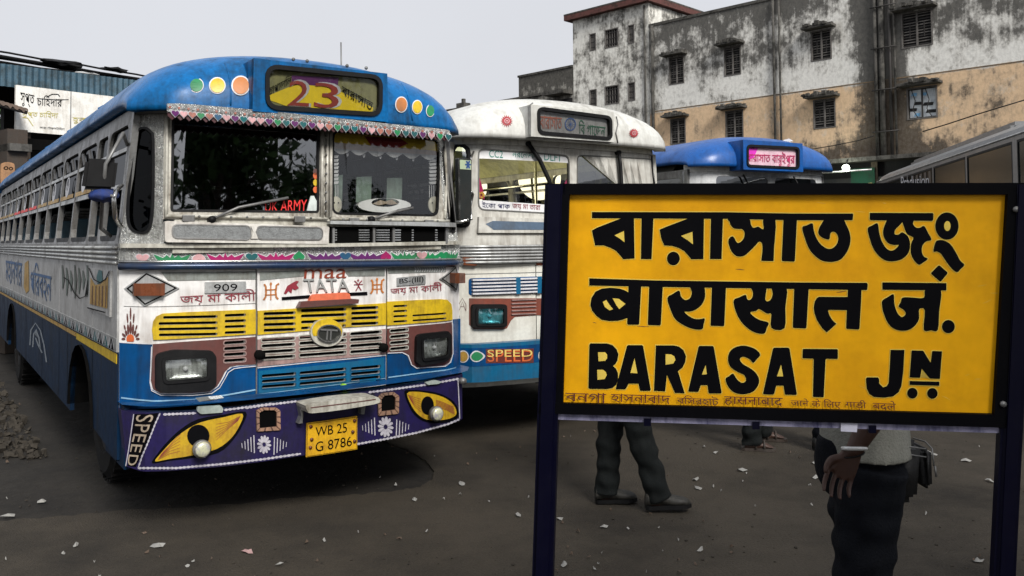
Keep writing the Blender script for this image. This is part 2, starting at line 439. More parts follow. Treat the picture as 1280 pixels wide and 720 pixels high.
def wheel(root, x, y, side, r=.46, wd=.24):
    m = Matrix.Translation((x, y, r)) @ Matrix.Rotation(R(90) * side, 4, 'Y')
    bm = bmesh.new(); lathem(bm, [(.25, -wd / 2), (r - .06, -wd / 2), (r - .015, -wd / 2 + .03), (r, -wd / 4), (r, wd / 4), (r - .015, wd / 2 - .03), (r - .06, wd / 2), (.27, wd / 2), (.25, wd / 2 - .03)], m, 32)
    for k in range(32):   # tread lugs
        a = k * 2 * math.pi / 32; q = m @ Matrix.Rotation(a, 4, 'Z'); boxm(bm, r - .004, r + .012, -.018, .018, -wd / 2 + .02, wd / 2 - .02, q)
    t = from_bm('wheel', bm, tyre, root)
    bm = bmesh.new(); lathem(bm, [(.25, wd / 2 - .02), (.24, wd / 2 - .06), (.14, wd / 2 - .10), (.12, wd / 2 - .01), (.05, wd / 2 + .02), (.01, wd / 2 + .02)], m, 24)
    for k in range(8):
        a = k * math.pi / 4; q = m @ Matrix.Translation((.17 * math.cos(a), .17 * math.sin(a), wd / 2 - .09)); lathem(bm, [(.016, 0), (.016, .04)], q, 6)
    from_bm('rim', bm, rimm, t)
FAX, RAX = 1.33, 6.62
def sidewall(root, side, L, skirtm, panelm, framem, wins, glassm, detail=True, zsk=.43):
    if side < 0: S = Surf(root, (0, 0, 0), (0, 1, 0), (0, 0, 1), (-1, 0, 0))
    else: S = Surf(root, (BW, 0, 0), (0, 1, 0), (0, 0, 1), (1, 0, 0))
    def arch(c): return [(c + .52 * math.cos(t * math.pi / 10), .48 + .50 * math.sin(t * math.pi / 10)) for t in range(10, -1, -1)]
    ol = [(0, zsk), (0, 1.06), (L, 1.06), (L, zsk + .02), (RAX + .52, zsk)] + arch(RAX)[::-1] + [(FAX + .52, zsk)] + arch(FAX)[::-1]
    plate('skirt_panel', S, ol, skirtm, root, 0, .03, px=False)
    for c in (FAX, RAX):
        bm = bmesh.new(); a = arch(c)
        x = -1 if side < 0 else 1; X0 = 0 if side < 0 else BW
        for (p, q) in zip(a, a[1:]):
            v = [bm.verts.new((X0 + x * d, y, z)) for d, (y, z) in ((.02, p), (.02, q), (-.5, q), (-.5, p))]; bm.faces.new(v)
        from_bm('wheel_arch', bm, under, root)
    edges = [0, .86, 2.47, 5.45, 7.9, L]
    for a, b in zip(edges, edges[1:]): plate('side_panel', S, [(a + .006, 1.14), (b - .006, 1.14), (b - .006, 1.57), (a + .006, 1.57)], panelm, root, .004, .03, px=False)
    plate('waist_band', S, [(0, 1.06), (L, 1.06), (L, 1.14), (0, 1.14)], alu, root, .008, .03, px=False)
    X = -.012 if side < 0 else BW + .012
    for i in range(4): tube('side_moulding', [(X, 0.01, 1.585 + i * .03), (X, L, 1.585 + i * .03)], .011, alu, root, 6)
    plate('moulding_panel', S, [(0, 1.565), (L, 1.565), (L, 1.70), (0, 1.70)], steel, root, .002, .03, px=False)
    holes = [rounded([(a, 1.715), (b, 1.715), (b, 2.43), (a, 2.43)], .14) for a, b in wins]
    plate('window_frame_panel', S, [([(0, 1.70), (L, 1.70), (L, 2.52), (0, 2.52)], holes)], framem, root, 0, .04, px=False)
    return S

def seats(root, L, mat, n=9):
    for i in range(n):
        y = 1.9 + i * .85
        if y > L - .5: break
        for x0, x1 in ((.12, .98), (1.4, 2.22)):
            bm = bmesh.new(); boxm(bm, x0, x1, y, y + .08, 1.2, 1.92); boxm(bm, x0, x1, y - .42, y, 1.18, 1.28)
            bmesh.ops.bevel(bm, geom=bm.edges[:], offset=.02, segments=1, affect='EDGES')
            s = from_bm('seat', bm, mat, root)
            tube('seat_rail', [(x0 + .02, y + .04, 1.9), (x0 + .04, y + .04, 2.0), (x1 - .04, y + .04, 2.0), (x1 - .02, y + .04, 1.9)], .014, steel, s, 6)
def interior(root, L, lin, z=1.02):
    box('bus_floor', (.03, BW - .03, .1, L - .03, z - .05, z), under, root)
    bm = bmesh.new(); rows = []
    for y in (.35, L - .1):
        rows.append([bm.verts.new((BW / 2 + (u / 20 * BW - BW / 2) * .97, y, 2.46 + arch_z(u / 20 * BW, .30))) for u in range(21)])
    for i in range(20): bm.faces.new((rows[0][i], rows[0][i + 1], rows[1][i + 1], rows[1][i]))
    from_bm('ceiling_lining', bm, lin, root, True)
    for x in (.62, BW - .62): tube('grab_rail', [(x, .9, 2.28), (x, L - .3, 2.28)], .014, chrome, root, 6)
    for y in (1.2, 3.0, 5.2, 7.2):
        for x in (.62, BW - .62): tube('grab_pole', [(x, y, 1.02), (x, y, 2.6)], .016, chrome, root, 6)
    box('chassis', (.55, BW - .55, .5, L - .4, .55, .97), under, root)
    box('axle', (.3, BW - .3, FAX - .07, FAX + .07, .40, .52), under, root); box('axle', (.3, BW - .3, RAX - .1, RAX + .1, .36, .56), under, root)
    # wheel at the driver's place, image-left side
    c = Vector((.62, .42, 1.70)); m = Matrix.Translation(c) @ Matrix.Rotation(R(-50), 4, 'X')
    tube('steering_wheel', [m @ Vector((.24 * math.cos(a), .24 * math.sin(a), 0)) for a in [k * math.pi / 12 for k in range(24)]], .016, blackp, root, 6, True)
    tube('steering_column', [c, c + Vector((0, -.2, -.5))], .03, blackp, root)
    box('dashboard', (.15, BW - .15, -.02, .26, 1.2, 1.52), blackp, root, .03)
    bm = bmesh.new(); boxm(bm, .35, .9, .95, 1.05, 1.1, 2.0); boxm(bm, .35, .9, .6, .95, 1.12, 1.25); bmesh.ops.bevel(bm, geom=bm.edges[:], offset=.03, segments=2, affect='EDGES')
    from_bm('driver_seat', bm, seatm, root)
def rear(root, L, mat):
    S = Surf(root, (0, L, 0), (1, 0, 0), (0, 0, 1), (0, 1, 0))
    plate('rear_panel', S, [([(0, .45), (BW, .45), (BW, 2.52), (0, 2.52)], [rounded([(.3, 1.7), (BW - .3, 1.7), (BW - .3, 2.35), (.3, 2.35)], .15)])], mat, root, 0, .04, px=False)
    plate('rear_window', S, rounded([(.3, 1.7), (BW - .3, 1.7), (BW - .3, 2.35), (.3, 2.35)], .15), glassD, root, -.02, 0, px=False)
    plate('rear_bumper', S, [(0, .42), (BW, .42), (BW, .62), (0, .62)], blackp, root, .08, .08, px=False)

# ================================================================ THE SETTING
asph = M('asphalt', (.062, .051, .037), .9, 0, .8, (.022, .019, .015), .55, .6, fine=75, streak=0, spec=.3)
soil = M('damp_soil_and_shade', (.024, .021, .017), .9, 0, .7, (.012, .011, .01), 2.2, .8, fine=30, streak=0, spec=.3)  # dark soil; its colour also stands in for shade under the first bus
for m_ in (asph, soil): m_.node_tree.nodes['Bump'].inputs['Distance'].default_value = .03
bm = bmesh.new()
v = [bm.verts.new(p) for p in ((-400, -400, -.012), (400, -400, -.012), (400, 400, -.012), (-400, 400, -.012))]; bm.faces.new(v)
setp(from_bm('ground', bm, soil), kind='structure')
# asphalt apron; broken edge before the first bus, partly drawn along its shade
edge = [(-420, 668), (-200, 660), (0, 651), (60, 646), (155, 638), (230, 634), (300, 630), (360, 622), (430, 619), (500, 613), (525, 608), (540, 599), (543, 588), (532, 576), (510, 563), (470, 548)]
pts = []
for a, b in zip(edge, edge[1:]):
    for k in range(6):
        t = k / 6; p = ground(a[0] + (b[0] - a[0]) * t, a[1] + (b[1] - a[1]) * t + random.uniform(-1.3, 1.3)); pts.append((p.x, p.y))
p0 = ground(-420, 668)
poly = pts + [(-2.2, 9), (-6, 15), (-9, 40), (60, 60), (120, 20), (60, -60), (-60, -60), (-30, p0.y)]
bm = bmesh.new(); vs_ = [Vector((x, y, 0)) for x, y in poly]; fl = [bm.verts.new(v) for v in vs_]
for t in tessellate_polygon([vs_]): bm.faces.new([fl[i] for i in t])
lo = [bm.verts.new((x, y, -.02)) for x, y in poly]
for i in range(len(poly)):
    j = (i + 1) % len(poly); bm.faces.new((fl[i], fl[j], lo[j], lo[i]))
setp(from_bm('bus_yard_asphalt', bm, asph), kind='structure')

# ================================================================ FIRST BUS
b1 = thing('bus', 'blue and white painted town bus with hearts under its visor, nearest on the left', 'bus', (-2.3296, 5.0434, 0), 35, 'decorated town buses parked side by side')
b1['tumble'] = .072
L1 = 9.7
pf = plan(.15, .09, .80)
pfu = plan(.10, .16, .76)
SF = front_surf(b1, pf)
SU = front_surf(b1, pfu, [(1.55, 0), (1.68, .0), (2.55, .07)])
SB = front_surf(b1, plan(.19, .14, .84), None, .14)
wins1 = [(.10, .70), (.78, 1.14)] + [(1.20 + .835 * i, 1.20 + .835 * i + .785) for i in range(10)]
pillar = M('worn_silver_pillar', (.19, .19, .185), .4, .5, .6, (.08, .07, .06), 6, .2)
panel1 = M('side_cream_paint', (.42, .42, .41), .45, 0, .5, (.12, .11, .10), 3, .1)
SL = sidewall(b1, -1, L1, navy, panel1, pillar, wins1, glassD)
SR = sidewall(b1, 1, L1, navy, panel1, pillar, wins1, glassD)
def in_window(S, root, a, b, sticker=None, GD=None):
    GD = GD or glassD
    z0, z1 = 1.715, 2.43
    plate('window_rail', S, [(a, 2.03), (b, 2.03), (b, 2.065), (a, 2.065)], alu, root, -.005, .02, px=False)
    plate('window_rail', S, [(a, 2.265), (b, 2.265), (b, 2.29), (a, 2.29)], alu, root, -.005, .02, px=False)
    g = plate('window_pane', S, [(a, 2.065), (b, 2.065), (b, 2.265), (a, 2.265)], GD, root, -.02, 0, px=False)
    plate('window_pane', S, [(a, 2.29), (b, 2.29), (b, z1), (a, z1)], GD, root, -.02, 0, px=False)
    if S.N.x > 0: plate('window_pane', S, [(a, z0 + .03), (b, z0 + .03), (b, 2.03), (a, 2.03)], GD, root, -.025, 0, px=False)  # far-side lower panes added to keep bright sky out of the openings
    plate('window_sill_rubber', S, [(a, z0), (b, z0), (b, z0 + .035), (a, z0 + .035)], blackp, root, -.002, .03, px=False)
    if sticker:
        c = (a + b) / 2; o = circ(c, 2.17, .105, .085, 20); i_ = circ(c + .01, 2.19, .058, .052, 14)
        plate('crescent_sticker', S, [(o, [i_])], whitep, g, .006, 0, px=False)
        plate('star_sticker', S, [(c - .02, 2.165), (c, 2.18), (c + .012, 2.22), (c + .02, 2.185), (c + .04, 2.18), (c + .022, 2.165), (c + .02, 2.13), (c + .0, 2.155)], whitep, g, .007, 0, px=False)
        plate('window_sticker_band', S, [(a + .03, 2.068), (b - .03, 2.068), (b - .03, 2.10), (a + .03, 2.10)], sticker, g, .005, 0, px=False)
flapm = M('grey_flap', (.12, .12, .12), .6, 0, .5)
for k, (a, b) in enumerate(wins1):
    in_window(SL, b1, a, b, (redb if k in (6, 7, 8) else goldp) if k >= 2 else None)
    in_window(SR, b1, a, b)
    if k >= 2:
        for q in (0, 1):
            x = a + .18 + q * .3
            plate('rolled_flap', SL, [(x, 2.30), (x + .16, 2.40), (x + .22, 2.40), (x + .07, 2.30)], flapm, b1, .002, .012, px=False)
# inside
interior(b1, L1, linerd); seats(b1, L1, seatm); rear(b1, L1, blue)
for s_, c_ in ((-1, 0), (1, BW)):
    wheel(b1, .26 if s_ < 0 else BW - .26, FAX, s_); wheel(b1, .18 if s_ < 0 else BW - .18, RAX, s_)
# roof and dome
roof_mesh('roof', b1, roofblue, L1, 2.52, .42, pfu, .5, .06)
SD = dome_surf(b1, 2.52, .42, pfu, .5, .06)
Z1 = crop(140, 60, .389); Z2 = crop(140, 300, .41667); G = crop(140, 330, .15273); H = crop(320, 320, .16667)
I = crop(470, 300, .16667); J = crop(140, 420, .25); K = crop(320, 430, .2222); LL = crop(0, 290, .236); T = crop(320, 75, .140625); MZ = crop(0, 180, .1944)
for (x, y, rx, ry), m_ in (((270, 120, 24, 24), green), ((337, 121, 27, 27), yellow), ((412, 121, 30, 32), orang2), ((928, 182, 20, 26), orang2), ((979, 190, 17, 23), yellow), ((1021, 202, 14, 20), green)):
    c = Z1(circ(x, y, rx, ry, 24)); plate('painted_disc_rim', SD, c, whitep, b1, .008); plate('painted_disc', SD, Z1(circ(x, y, rx * .86, ry * .86, 24)), m_, b1, .012)
# destination box
SX = Surf(b1, (0, -.37, 0), (1, 0, 0), (0, 0, 1), (0, -1, 0))
def dest_box(root, S, face, slot, mat, y_back=.35):
    q = [S.px(*p) for p in face]; x0 = min(q[0][0], q[3][0]); x1 = max(q[1][0], q[2][0]); zt = (q[0][1] + q[1][1]) / 2; zb = (q[2][1] + q[3][1]) / 2
    fr = [(x0, zb), (x1, zb), (x1, zt), (x0, zt)]; sl = [S.px(*p) for p in slot]
    b = plate('destination_box', S, [(fr, [sl])], mat, root, 0, .05, px=False)
    y0 = S.O.y; bm = bmesh.new(); a = y0 + .003
    for p, r in (((x0, zb), (x0, zt)), ((x0, zt), (x1, zt)), ((x1, zt), (x1, zb)), ((x1, zb), (x0, zb))):
        v = [bm.verts.new((p[0], a, p[1])), bm.verts.new((r[0], a, r[1])), bm.verts.new((r[0], y0 + y_back + .3, r[1])), bm.verts.new((p[0], y0 + y_back + .3, p[1]))]; bm.faces.new(v)
    from_bm('box_casing', bm, mat, b)
    rim = offset_poly(sl, .016)
    plate('slot_rubber', S, [(rim, [offset_poly(sl, -.012)])], blackp, b, .014, .03, px=False)
    return b, (x0, x1, zb, zt), sl
slot = rounded(Z1([(499, 60), (862, 95), (860, 213), (499, 190)]), .28, 5)
bx, _, sl = dest_box(b1, SX, Z1([(456, 30), (884, 84), (888, 243), (456, 197)]), slot, roofblue)
olive = M('dull_olive_board', (.26, .25, .10), .5, 0, .4)
plate('sign_board', SX, slot, olive, bx, -.03)
plate('sign_paint', SX, rounded(T([(125, 310), (330, 225), (560, 190), (800, 290), (1060, 420), (1040, 480), (600, 450), (300, 410), (130, 350)]), .2), M('bright_sign_yellow', (.90, .66, .01), .5, 0, .15), bx, -.026)
plate('sign_paint', SX, T([(330, 130), (750, 150), (740, 230), (560, 225), (330, 200)]), violet, bx, -.025)
text('route_number', SX, '2', T([(330, 165), (515, 175), (500, 415), (300, 405)]), whitep, bx, -.022, 0, .05)
text('route_number', SX, '2', T([(310, 175), (485, 185), (480, 410), (285, 400)]), redb if 0 else M('brick_red_numeral', (.33, .035, .02), .5, 0, .3), bx, -.019, 0, .06)
text('route_number', SX, '3', T([(555, 185), (775, 205), (775, 435), (560, 420)]), whitep, bx, -.022, 0, .05)
text('route_number', SX, '3', T([(530, 190), (750, 215), (745, 432), (525, 415)]), _mats['brick_red_numeral'], bx, -.019, 0, .06)
text('destination_lettering', SX, 'চাপাডািল', T([(125, 215), (325, 120), (325, 205), (130, 310)]), inkm, bx, -.02, 0, .03)
text('destination_lettering', SX, 'বারাসাত', T([(775, 220), (1055, 370), (1040, 455), (775, 300)]), inkm, bx, -.02, 0, .03)
pane1 = plate('slot_glass', SX, slot, glassC, bx, -.008)
for u_ in (.52, 1.86):
    tube('roof_seam', [SD.pt(u_, 2.53 + k * .035, .004) for k in range(9)], .006, roofblue, b1, 6)
for y_ in (1.6, 3.2, 4.8, 6.4, 8.0):
    tube('roof_seam', [(BW / 2 + (u - BW / 2) * 1.05, y_, 2.522 + arch_z(u, .42)) for u in [k * BW / 24 for k in range(1, 24)]], .008, roofblue, b1, 6)
tube('aerial', [(1.70, .55, 2.85), (1.70, .56, 3.22)], .006, steel, b1, 6)
for x_ in (.95, 1.05, 1.35, 1.5):
    tube('rivet', [(x_, -.275, 2.86), (x_, -.265, 2.86)], .012, steel, b1, 6)

# visor trim with its hearts
SV = front_surf(b1, pfu, None, .12)
plate('visor_trim', SV, Z1([(178, 178), (455, 198), (660, 218), (886, 243), (1084, 265), (1090, 285), (886, 264), (660, 240), (455, 222), (180, 205)]), emboss, b1, .0, .03)
n_ = 33
for i in range(120):
    t = i / 119; x = 185 + t * 895; y = 186 + t * 85; yy = y + (3 if i % 2 else -3)
    if i % 2: continue
    plate('trim_stud', SV, Z1(circ(x, y + 4, 4, 4, 6)), chrome if i % 4 else salmon, b1, .006, .006)
fr_top = [(180 + k * 904 / 66, 203 + k * (272 - 203) / 66) for k in range(67)]
fr_bot = [(1085 - k * 904 / 66, 283 - k * (283 - 214) / 66 + (15 if k % 2 else 3)) for k in range(67)]
plate('visor_fringe', SV, Z1(fr_top + fr_bot), maroon if 0 else M('dark_red_fringe', (.07, .015, .02), .6, 0, .4), b1, -.012, .01)
hc = [violet, pink, salmon, green, salmon, bluefoil, pink, violet, tealg, pink, pink, violet, green, tealg, violet, tealg, violet, pink, salmon, green, tealg, tealg, violet, pink, salmon, salmon, green, tealg, tealg, violet, pink, green, tealg]
for k in range(n_):
    t = k / (n_ - 1); x = 203 + t * 878; y = 210 + t * 76; wd = 25 - 7 * t
    plate('heart', SV, Z1(heart(x, y, wd + 4, 25, dy=3)), whitep, b1, .001, .006)
    plate('heart', SV, Z1(heart(x, y, wd, 21, dy=3)), hc[k], b1, .004, .004)
fas = M('fascia_black', (.03, .03, .03), .6, 0, .4)
bm = bmesh.new()   # underside board of the visor
f_ = interp(pfu); a_ = []; c_ = []
for i in range(25):
    u = i * BW / 24; a_.append(bm.verts.new((u, f_(u) - .11, 2.475))); c_.append(bm.verts.new((u, f_(u) + .10, 2.475)))
for i in range(24): bm.faces.new((a_[i], a_[i + 1], c_[i + 1], c_[i]))
from_bm('visor_soffit', bm, fas, b1)

# windscreens
wl = rounded(Z1([(192, 220), (668, 255), (665, 530), (187, 526)]), .04); wr = rounded(Z1([(708, 262), (1052, 292), (1049, 541), (706, 535)]), .10)
framem = M('windscreen_frame_paint', (.50, .48, .42), .42, .1, .6, (.10, .075, .045), 7, .2)
outer = [SU.px(*p) for p in Z1([(166, 190), (700, 230), (1080, 268), (1086, 562), (700, 556), (164, 550)])]
outer = [(outer[0][0], 2.54), (outer[2][0], 2.54)] + outer[3:]
wf = plate('windscreen_frame', SU, [(outer, [[SU.px(*p) for p in wl], [SU.px(*p) for p in wr]])], framem, b1, 0, .04, px=False)
for w_ in (wl, wr):
    o_ = [SU.px(*p) for p in w_]; plate('window_rubber', SU, [(o_, [offset_poly(o_, -.014)])], blackp, wf, .004, .03, px=False)
plate('windscreen_pane', SU, wl, glassA, wf, -.012); plate('windscreen_pane', SU, wr, glassE, wf, -.012)
for xx in (674, 690, 702): 
    a, b = SU.px(*Z1([(xx, 262)])[0]); c, d = SU.px(*Z1([(xx - 2, 545)])[0]); tube('windscreen_post', [SU.pt(a, b, .012), SU.pt(c, d, .012)], .012, framem, wf, 8)
for pts in ([(176, 225), (172, 545)], [(1066, 298), (1068, 548)], [(172, 540), (690, 548)], [(700, 548), (1080, 556)]):
    q = [SU.px(*p) for p in Z1(pts)]; tube('windscreen_trim', [SU.pt(q[0][0] + (q[1][0] - q[0][0]) * t / 8, q[0][1] + (q[1][1] - q[0][1]) * t / 8, .012) for t in range(9)], .011, cream, wf, 6)
for k in range(9):
    for (x0, y0, x1, y1) in ((684, 268, 682, 540), (200, 541, 660, 547), (720, 550, 1060, 556)):
        t = (k + .5) / 9; a, b = SU.px(*Z1([(x0 + (x1 - x0) * t, y0 + (y1 - y0) * t)])[0]); tube('screw', [SU.pt(a, b, .02), SU.pt(a, b, .028)], .008, steel, wf, 6)
def hinge(x, y):
    a, b = SU.px(*Z1([(x, y)])[0]); box('hinge', (-.035, .035, -.02, .0, -.02, .02), steel, b1, .004, Matrix.Translation(SU.pt(a, b, .03)))
for p in ((240, 548), (596, 551), (770, 556), (1010, 562)): hinge(*p)
def wiper(S, root, pts, r=.009):
    q = [S.px(*p) for p in pts]; P = [S.pt(a, b, .035) for a, b in q]
    wa = tube('wiper', P, r, blackp if r > .012 else steel, root, 6); tube('wiper_pivot', [S.pt(*q[0], 0), S.pt(*q[0], .05)], .022, blackp, wa, 10)
    tube('wiper_blade', [P[-2].lerp(P[-1], .2) + Vector((0, .012, 0)), P[-1] + Vector((0, .012, 0))], .011, blackp, wa, 6)
wiper(SU, b1, Z1([(316, 551), (400, 513), (560, 482)])); wiper(SU, b1, Z1([(826, 551), (900, 527), (960, 514)]))
# quarter windows (both corners)
ring = Z1([(75, 268), (100, 254), (125, 268), (134, 300), (133, 500), (122, 580), (95, 597), (60, 585), (46, 545), (50, 450), (64, 310)])
rg = smooth_closed([SU.px(*p) for p in ring], 3)
ql = [SU.px(*p) for p in Z1([(55, 188), (166, 188), (164, 550), (168, 632), (22, 640), (25, 560)])]
ql = [(.0, 2.54), (ql[1][0], 2.54), ql[2], (ql[3][0], 1.67), (.0, 1.67)]
def mirror_u(pts): return [(BW - a, b) for a, b in pts]
for P_, R_ in ((ql, rg), (mirror_u(ql), mirror_u(rg))):
    inn = offset_poly(R_, -.006)
    c = plate('corner_panel', SU, [(P_, [inn])], emboss, b1, .003, .04, px=False)
    plate('quarter_window_rubber', SU, [(offset_poly(R_, .002), [offset_poly(R_, -.012)])], blackp, c, .016, .03, px=False)
    plate('quarter_window', SU, inn, glassD, c, -.01, 0, px=False)
# things seen inside the windscreens
plate('curtain', SU, Z1([(712, 262), (1050, 292), (1050, 340), (712, 312)]), M('yellow_curtain_cloth', (.85, .62, .05), .7, 0, .2), b1, -.020)
plate('curtain_band', SU, Z1([(712, 302), (900, 318), (1050, 332), (1050, 348), (712, 326)]), M('curtain_cream', (.60, .48, .42), .8, 0, .3), b1, -.018)
plate('curtain_band', SU, Z1([(815, 283), (930, 290), (955, 306), (920, 322), (835, 312)]), M('curtain_red', (.33, .03, .03), .8, 0, .3), b1, -.016)
sc_t = [(712 + k * 338 / 42, 322 + k * 22 / 42) for k in range(43)]
sc_b = [(1050 - k * 338 / 42, 346 - k * 22 / 42 + 15 * abs(math.sin(k * math.pi / 7))) for k in range(43)]
lace = M('white_lace', (.6, .6, .6), .7, 0, .5)
plate('lace_valance', SU, Z1(sc_t + sc_b), lace, b1, -.0155)
for k in range(6):
    plate('valance_drop', SU, Z1(circ(764 + k * 53, 340 + k * 4, 4, 7, 10)), whitep, b1, -.036)
for x0 in (722, 1038):
    for k in range(8): plate('tassel', SU, Z1([(x0 - 13, 345 + k * 12), (x0 + 13, 343 + k * 12), (x0 + 10, 352 + k * 12), (x0 - 10, 353 + k * 12)]), lace, b1, -.03, .006)
    for k in range(4): plate('tassel_strand', SU, Z1([(x0 - 12 + k * 7, 440), (x0 - 10 + k * 7, 440), (x0 - 10 + k * 7, 480), (x0 - 12 + k * 7, 480)]), lace, b1, -.03, .003)
    plate('face_ornament', SU, Z1(circ(x0 + 3, 503, 19, 27, 16)), M('pale_mask', (.6, .57, .46), .6, 0, .4), b1, -.025, .01)
    for q in (-7, 7): plate('ornament_eye', SU, Z1(circ(x0 + 3 + q, 497, 2.5, 2.5, 6)), inkm, b1, -.02)
c_ = smooth_closed(Z1(circ(882, 505, 86, 23, 20)), 1); i_ = Z1(circ(885, 496, 45, 14, 18))
plate('dashboard_ring', SU, [(c_, [i_])], M('white_plastic', (.8, .8, .78), .35, 0, .1), b1, -.03, .03)
plate('dashboard_figure', SU, Z1([(845, 500), (870, 488), (885, 493), (905, 486), (925, 500), (905, 503), (885, 500), (865, 505)]), tan, b1, -.028, .02)
text('dashboard_lettering', SU, 'UK ARMY', Z1([(494, 492), (628, 487), (626, 525), (492, 525)]), redb, b1, -.006, 0, .05)
plate('paper_idol', SU, Z1([(626, 528), (640, 475), (650, 475), (663, 500), (662, 528)]), M('idol_white', (.6, .66, .62), .5, 0, .3), b1, -.005, .01)
for k, (y_, m_) in enumerate(((410, oran), (432, yellow), (455, oran), (398, maroon))): plate('flower_garland', SU, Z1(circ(656, y_, 8, 11, 8)), m_, b1, -.01, .01)
plate('picture', SU, Z1([(640, 392), (667, 392), (667, 480), (640, 480)]), maroon, b1, -.02)
for k in range(3):
    x_ = (735, 830, 930)[k]; plate('seat_card', SU, Z1([(x_, 405 + k * 3), (x_ + 50, 400 + k * 5), (x_ + 48, 488), (x_ - 2, 492)]), M('pale_green_card', (.2, .27, .22), .6, 0, .5), b1, -.22)

# flap under the driver's screen, and the open vent beside it
fl_ = plate('white_flap', SU, rounded(Z1([(165, 556), (690, 574), (686, 630), (165, 624)]), .12), white, b1, .045, .045)
meshm = M('grey_vent_mesh', (.20, .21, .21), .6, 0, .5, (.08, .08, .08), 30, .6, fine=120)
for pts in ([(190, 570), (436, 574), (436, 614), (190, 608)], [(458, 575), (665, 580), (665, 614), (458, 612)]):
    pp = rounded(Z1(pts), .42, 5); o_ = [SU.px(*p) for p in pp]
    plate('vent_mesh', SU, o_, meshm, fl_, .049, 0, px=False); plate('vent_rim', SU, [(offset_poly(o_, .008), [o_])], steel, fl_, .052, .01, px=False)
plate('flap_clasp', SU, Z1([(437, 572), (459, 572), (452, 592), (460, 613), (437, 613), (445, 592)]), white, fl_, .056, .01)
vv = plate('open_vent', SU, Z1([(697, 574), (1078, 576), (1078, 627), (697, 627)]), dark, b1, .004)
for x_, w_ in ((708, 12), (790, 34), (845, 44), (905, 20), (960, 6), (1035, 8)):
    for k in range(5): plate('vent_louvre', SU, Z1([(x_, 583 + k * 8), (x_ + w_, 583 + k * 8), (x_ + w_, 587 + k * 8), (x_, 587 + k * 8)]), chrome, vv, .015, .01)
for x_ in (705, 835, 898, 1068): plate('vent_post', SU, Z1([(x_, 578), (x_ + 7, 578), (x_ + 7, 628), (x_, 628)]), steel, vv, .02, .02)
plate('vent_lip', SU, Z1([(690, 556), (1090, 562), (1092, 576), (690, 566)]), alu, b1, .06, .06)
plate('scuttle_panel', SU, [(.26, 1.64), (BW - .26, 1.64), (BW - .26, 1.84), (.26, 1.84)], cream, b1, -.004, .02, px=False)

# belt of hearts and leaves
belt = plate('belt', SF, [SF.px(*p) for p in Z1([(20, 641), (300, 640), (700, 637), (1112, 630), (1112, 690), (700, 702), (300, 708), (20, 707)])], emboss, b1, .02, .05, px=False)
top_ = [SF.px(*p) for p in Z1([(20, 632), (1112, 622)])]
plate('belt_ledge', SF, Z1([(20, 628), (300, 630), (700, 628), (1112, 620), (1112, 631), (700, 639), (300, 642), (20, 642)]), cream, b1, .06, .07)
pr = []
for k in range(25):
    u = k * BW / 24; pr.append(SF.pt(u, interp([(0, 1.565), (BW, 1.535)])(u), .035))
tube('belt_rail', pr, .022, M('navy_rail', (.02, .04, .09), .3, .3, .4), b1, 10)
tube('belt_rail', [p + Vector((0, .01, .028)) for p in pr], .010, chrome, b1, 6)
BC = [(95, 0), (275, 0), (445, 2), (596, 2), (745, 2), (875, 2), (990, 3), (1060, 5)]
Bcol = [pink, pink, tealg, green, bluefoil, magenta, pink, green]
for k, ((x, _), m_) in enumerate(zip(BC, Bcol)):
    y = 675 - (x / 1112) * 9 - (3 if k in (3,) else 0); f2 = -1 if k in (1, 3, 5) else 1
    hh = heart(x, y, 48 - k * 1.5, 34 * f2); plate('belt_heart_rim', SF, Z1(hh), whitep, b1, .023, .003); hh = heart(x, y, 42 - k * 1.4, 29 * f2); plate('belt_heart', SF, Z1(hh), m_, b1, .027, .003)
for k, (x, m_) in enumerate(((190, green), (360, magenta), (522, magenta), (682, violet), (815, violet), (935, green), (1010, green), (1085, green))):
    y = 678 - x / 1112 * 9; s = (60 if x < 850 else 44) * (1 if x < 1060 else .5)
    lf = smooth_closed([(x - s, y - 14), (x - s * .5, y - 2), (x - s * .3, y - 12), (x - s * .1, y - 2), (x, y - 18), (x + s * .12, y - 3), (x + s * .35, y - 12), (x + s * .5, y - 3), (x + s, y - 14), (x + s * .6, y + 14), (x, y + 18), (x - s * .6, y + 14)], 2)
    plate('belt_leaf_rim', SF, Z1(offset_poly(lf, 2.2)), whitep, b1, .022, .002); plate('belt_leaf', SF, Z1(lf), m_, b1, .026, .003)

# ---- lower front: three panels
base = [(0, 1.54), (BW, 1.52), (BW, .42), (0, .42)]
plate('front_frame', SF, base, under, b1, -.03, 0, px=False)
white1 = M('white_front_paint', (.78, .77, .75), .38, 0, .42, (.22, .17, .13), 5, .12)
PL = [(149, 337), (319.3, 337), (319.3, 499), (149, 511)]
PCn = [(321.5, 336), (482.0, 335), (482.0, 481), (321.5, 498)]
PR = [(484.2, 335), (574, 333), (574, 467), (484.2, 479.5)]
yl = G([(335, 620), (325, 540), (335, 470), (362, 428), (410, 405), (600, 393), (1172, 370), (1172, 572), (700, 602)])
def slot_at(pts_fn, x0, y0, x1, y1, h):
    return rounded(pts_fn([(x0, y0 - h / 2), (x1, y1 - h / 2), (x1, y1 + h / 2), (x0, y0 + h / 2)]), .45, 2)
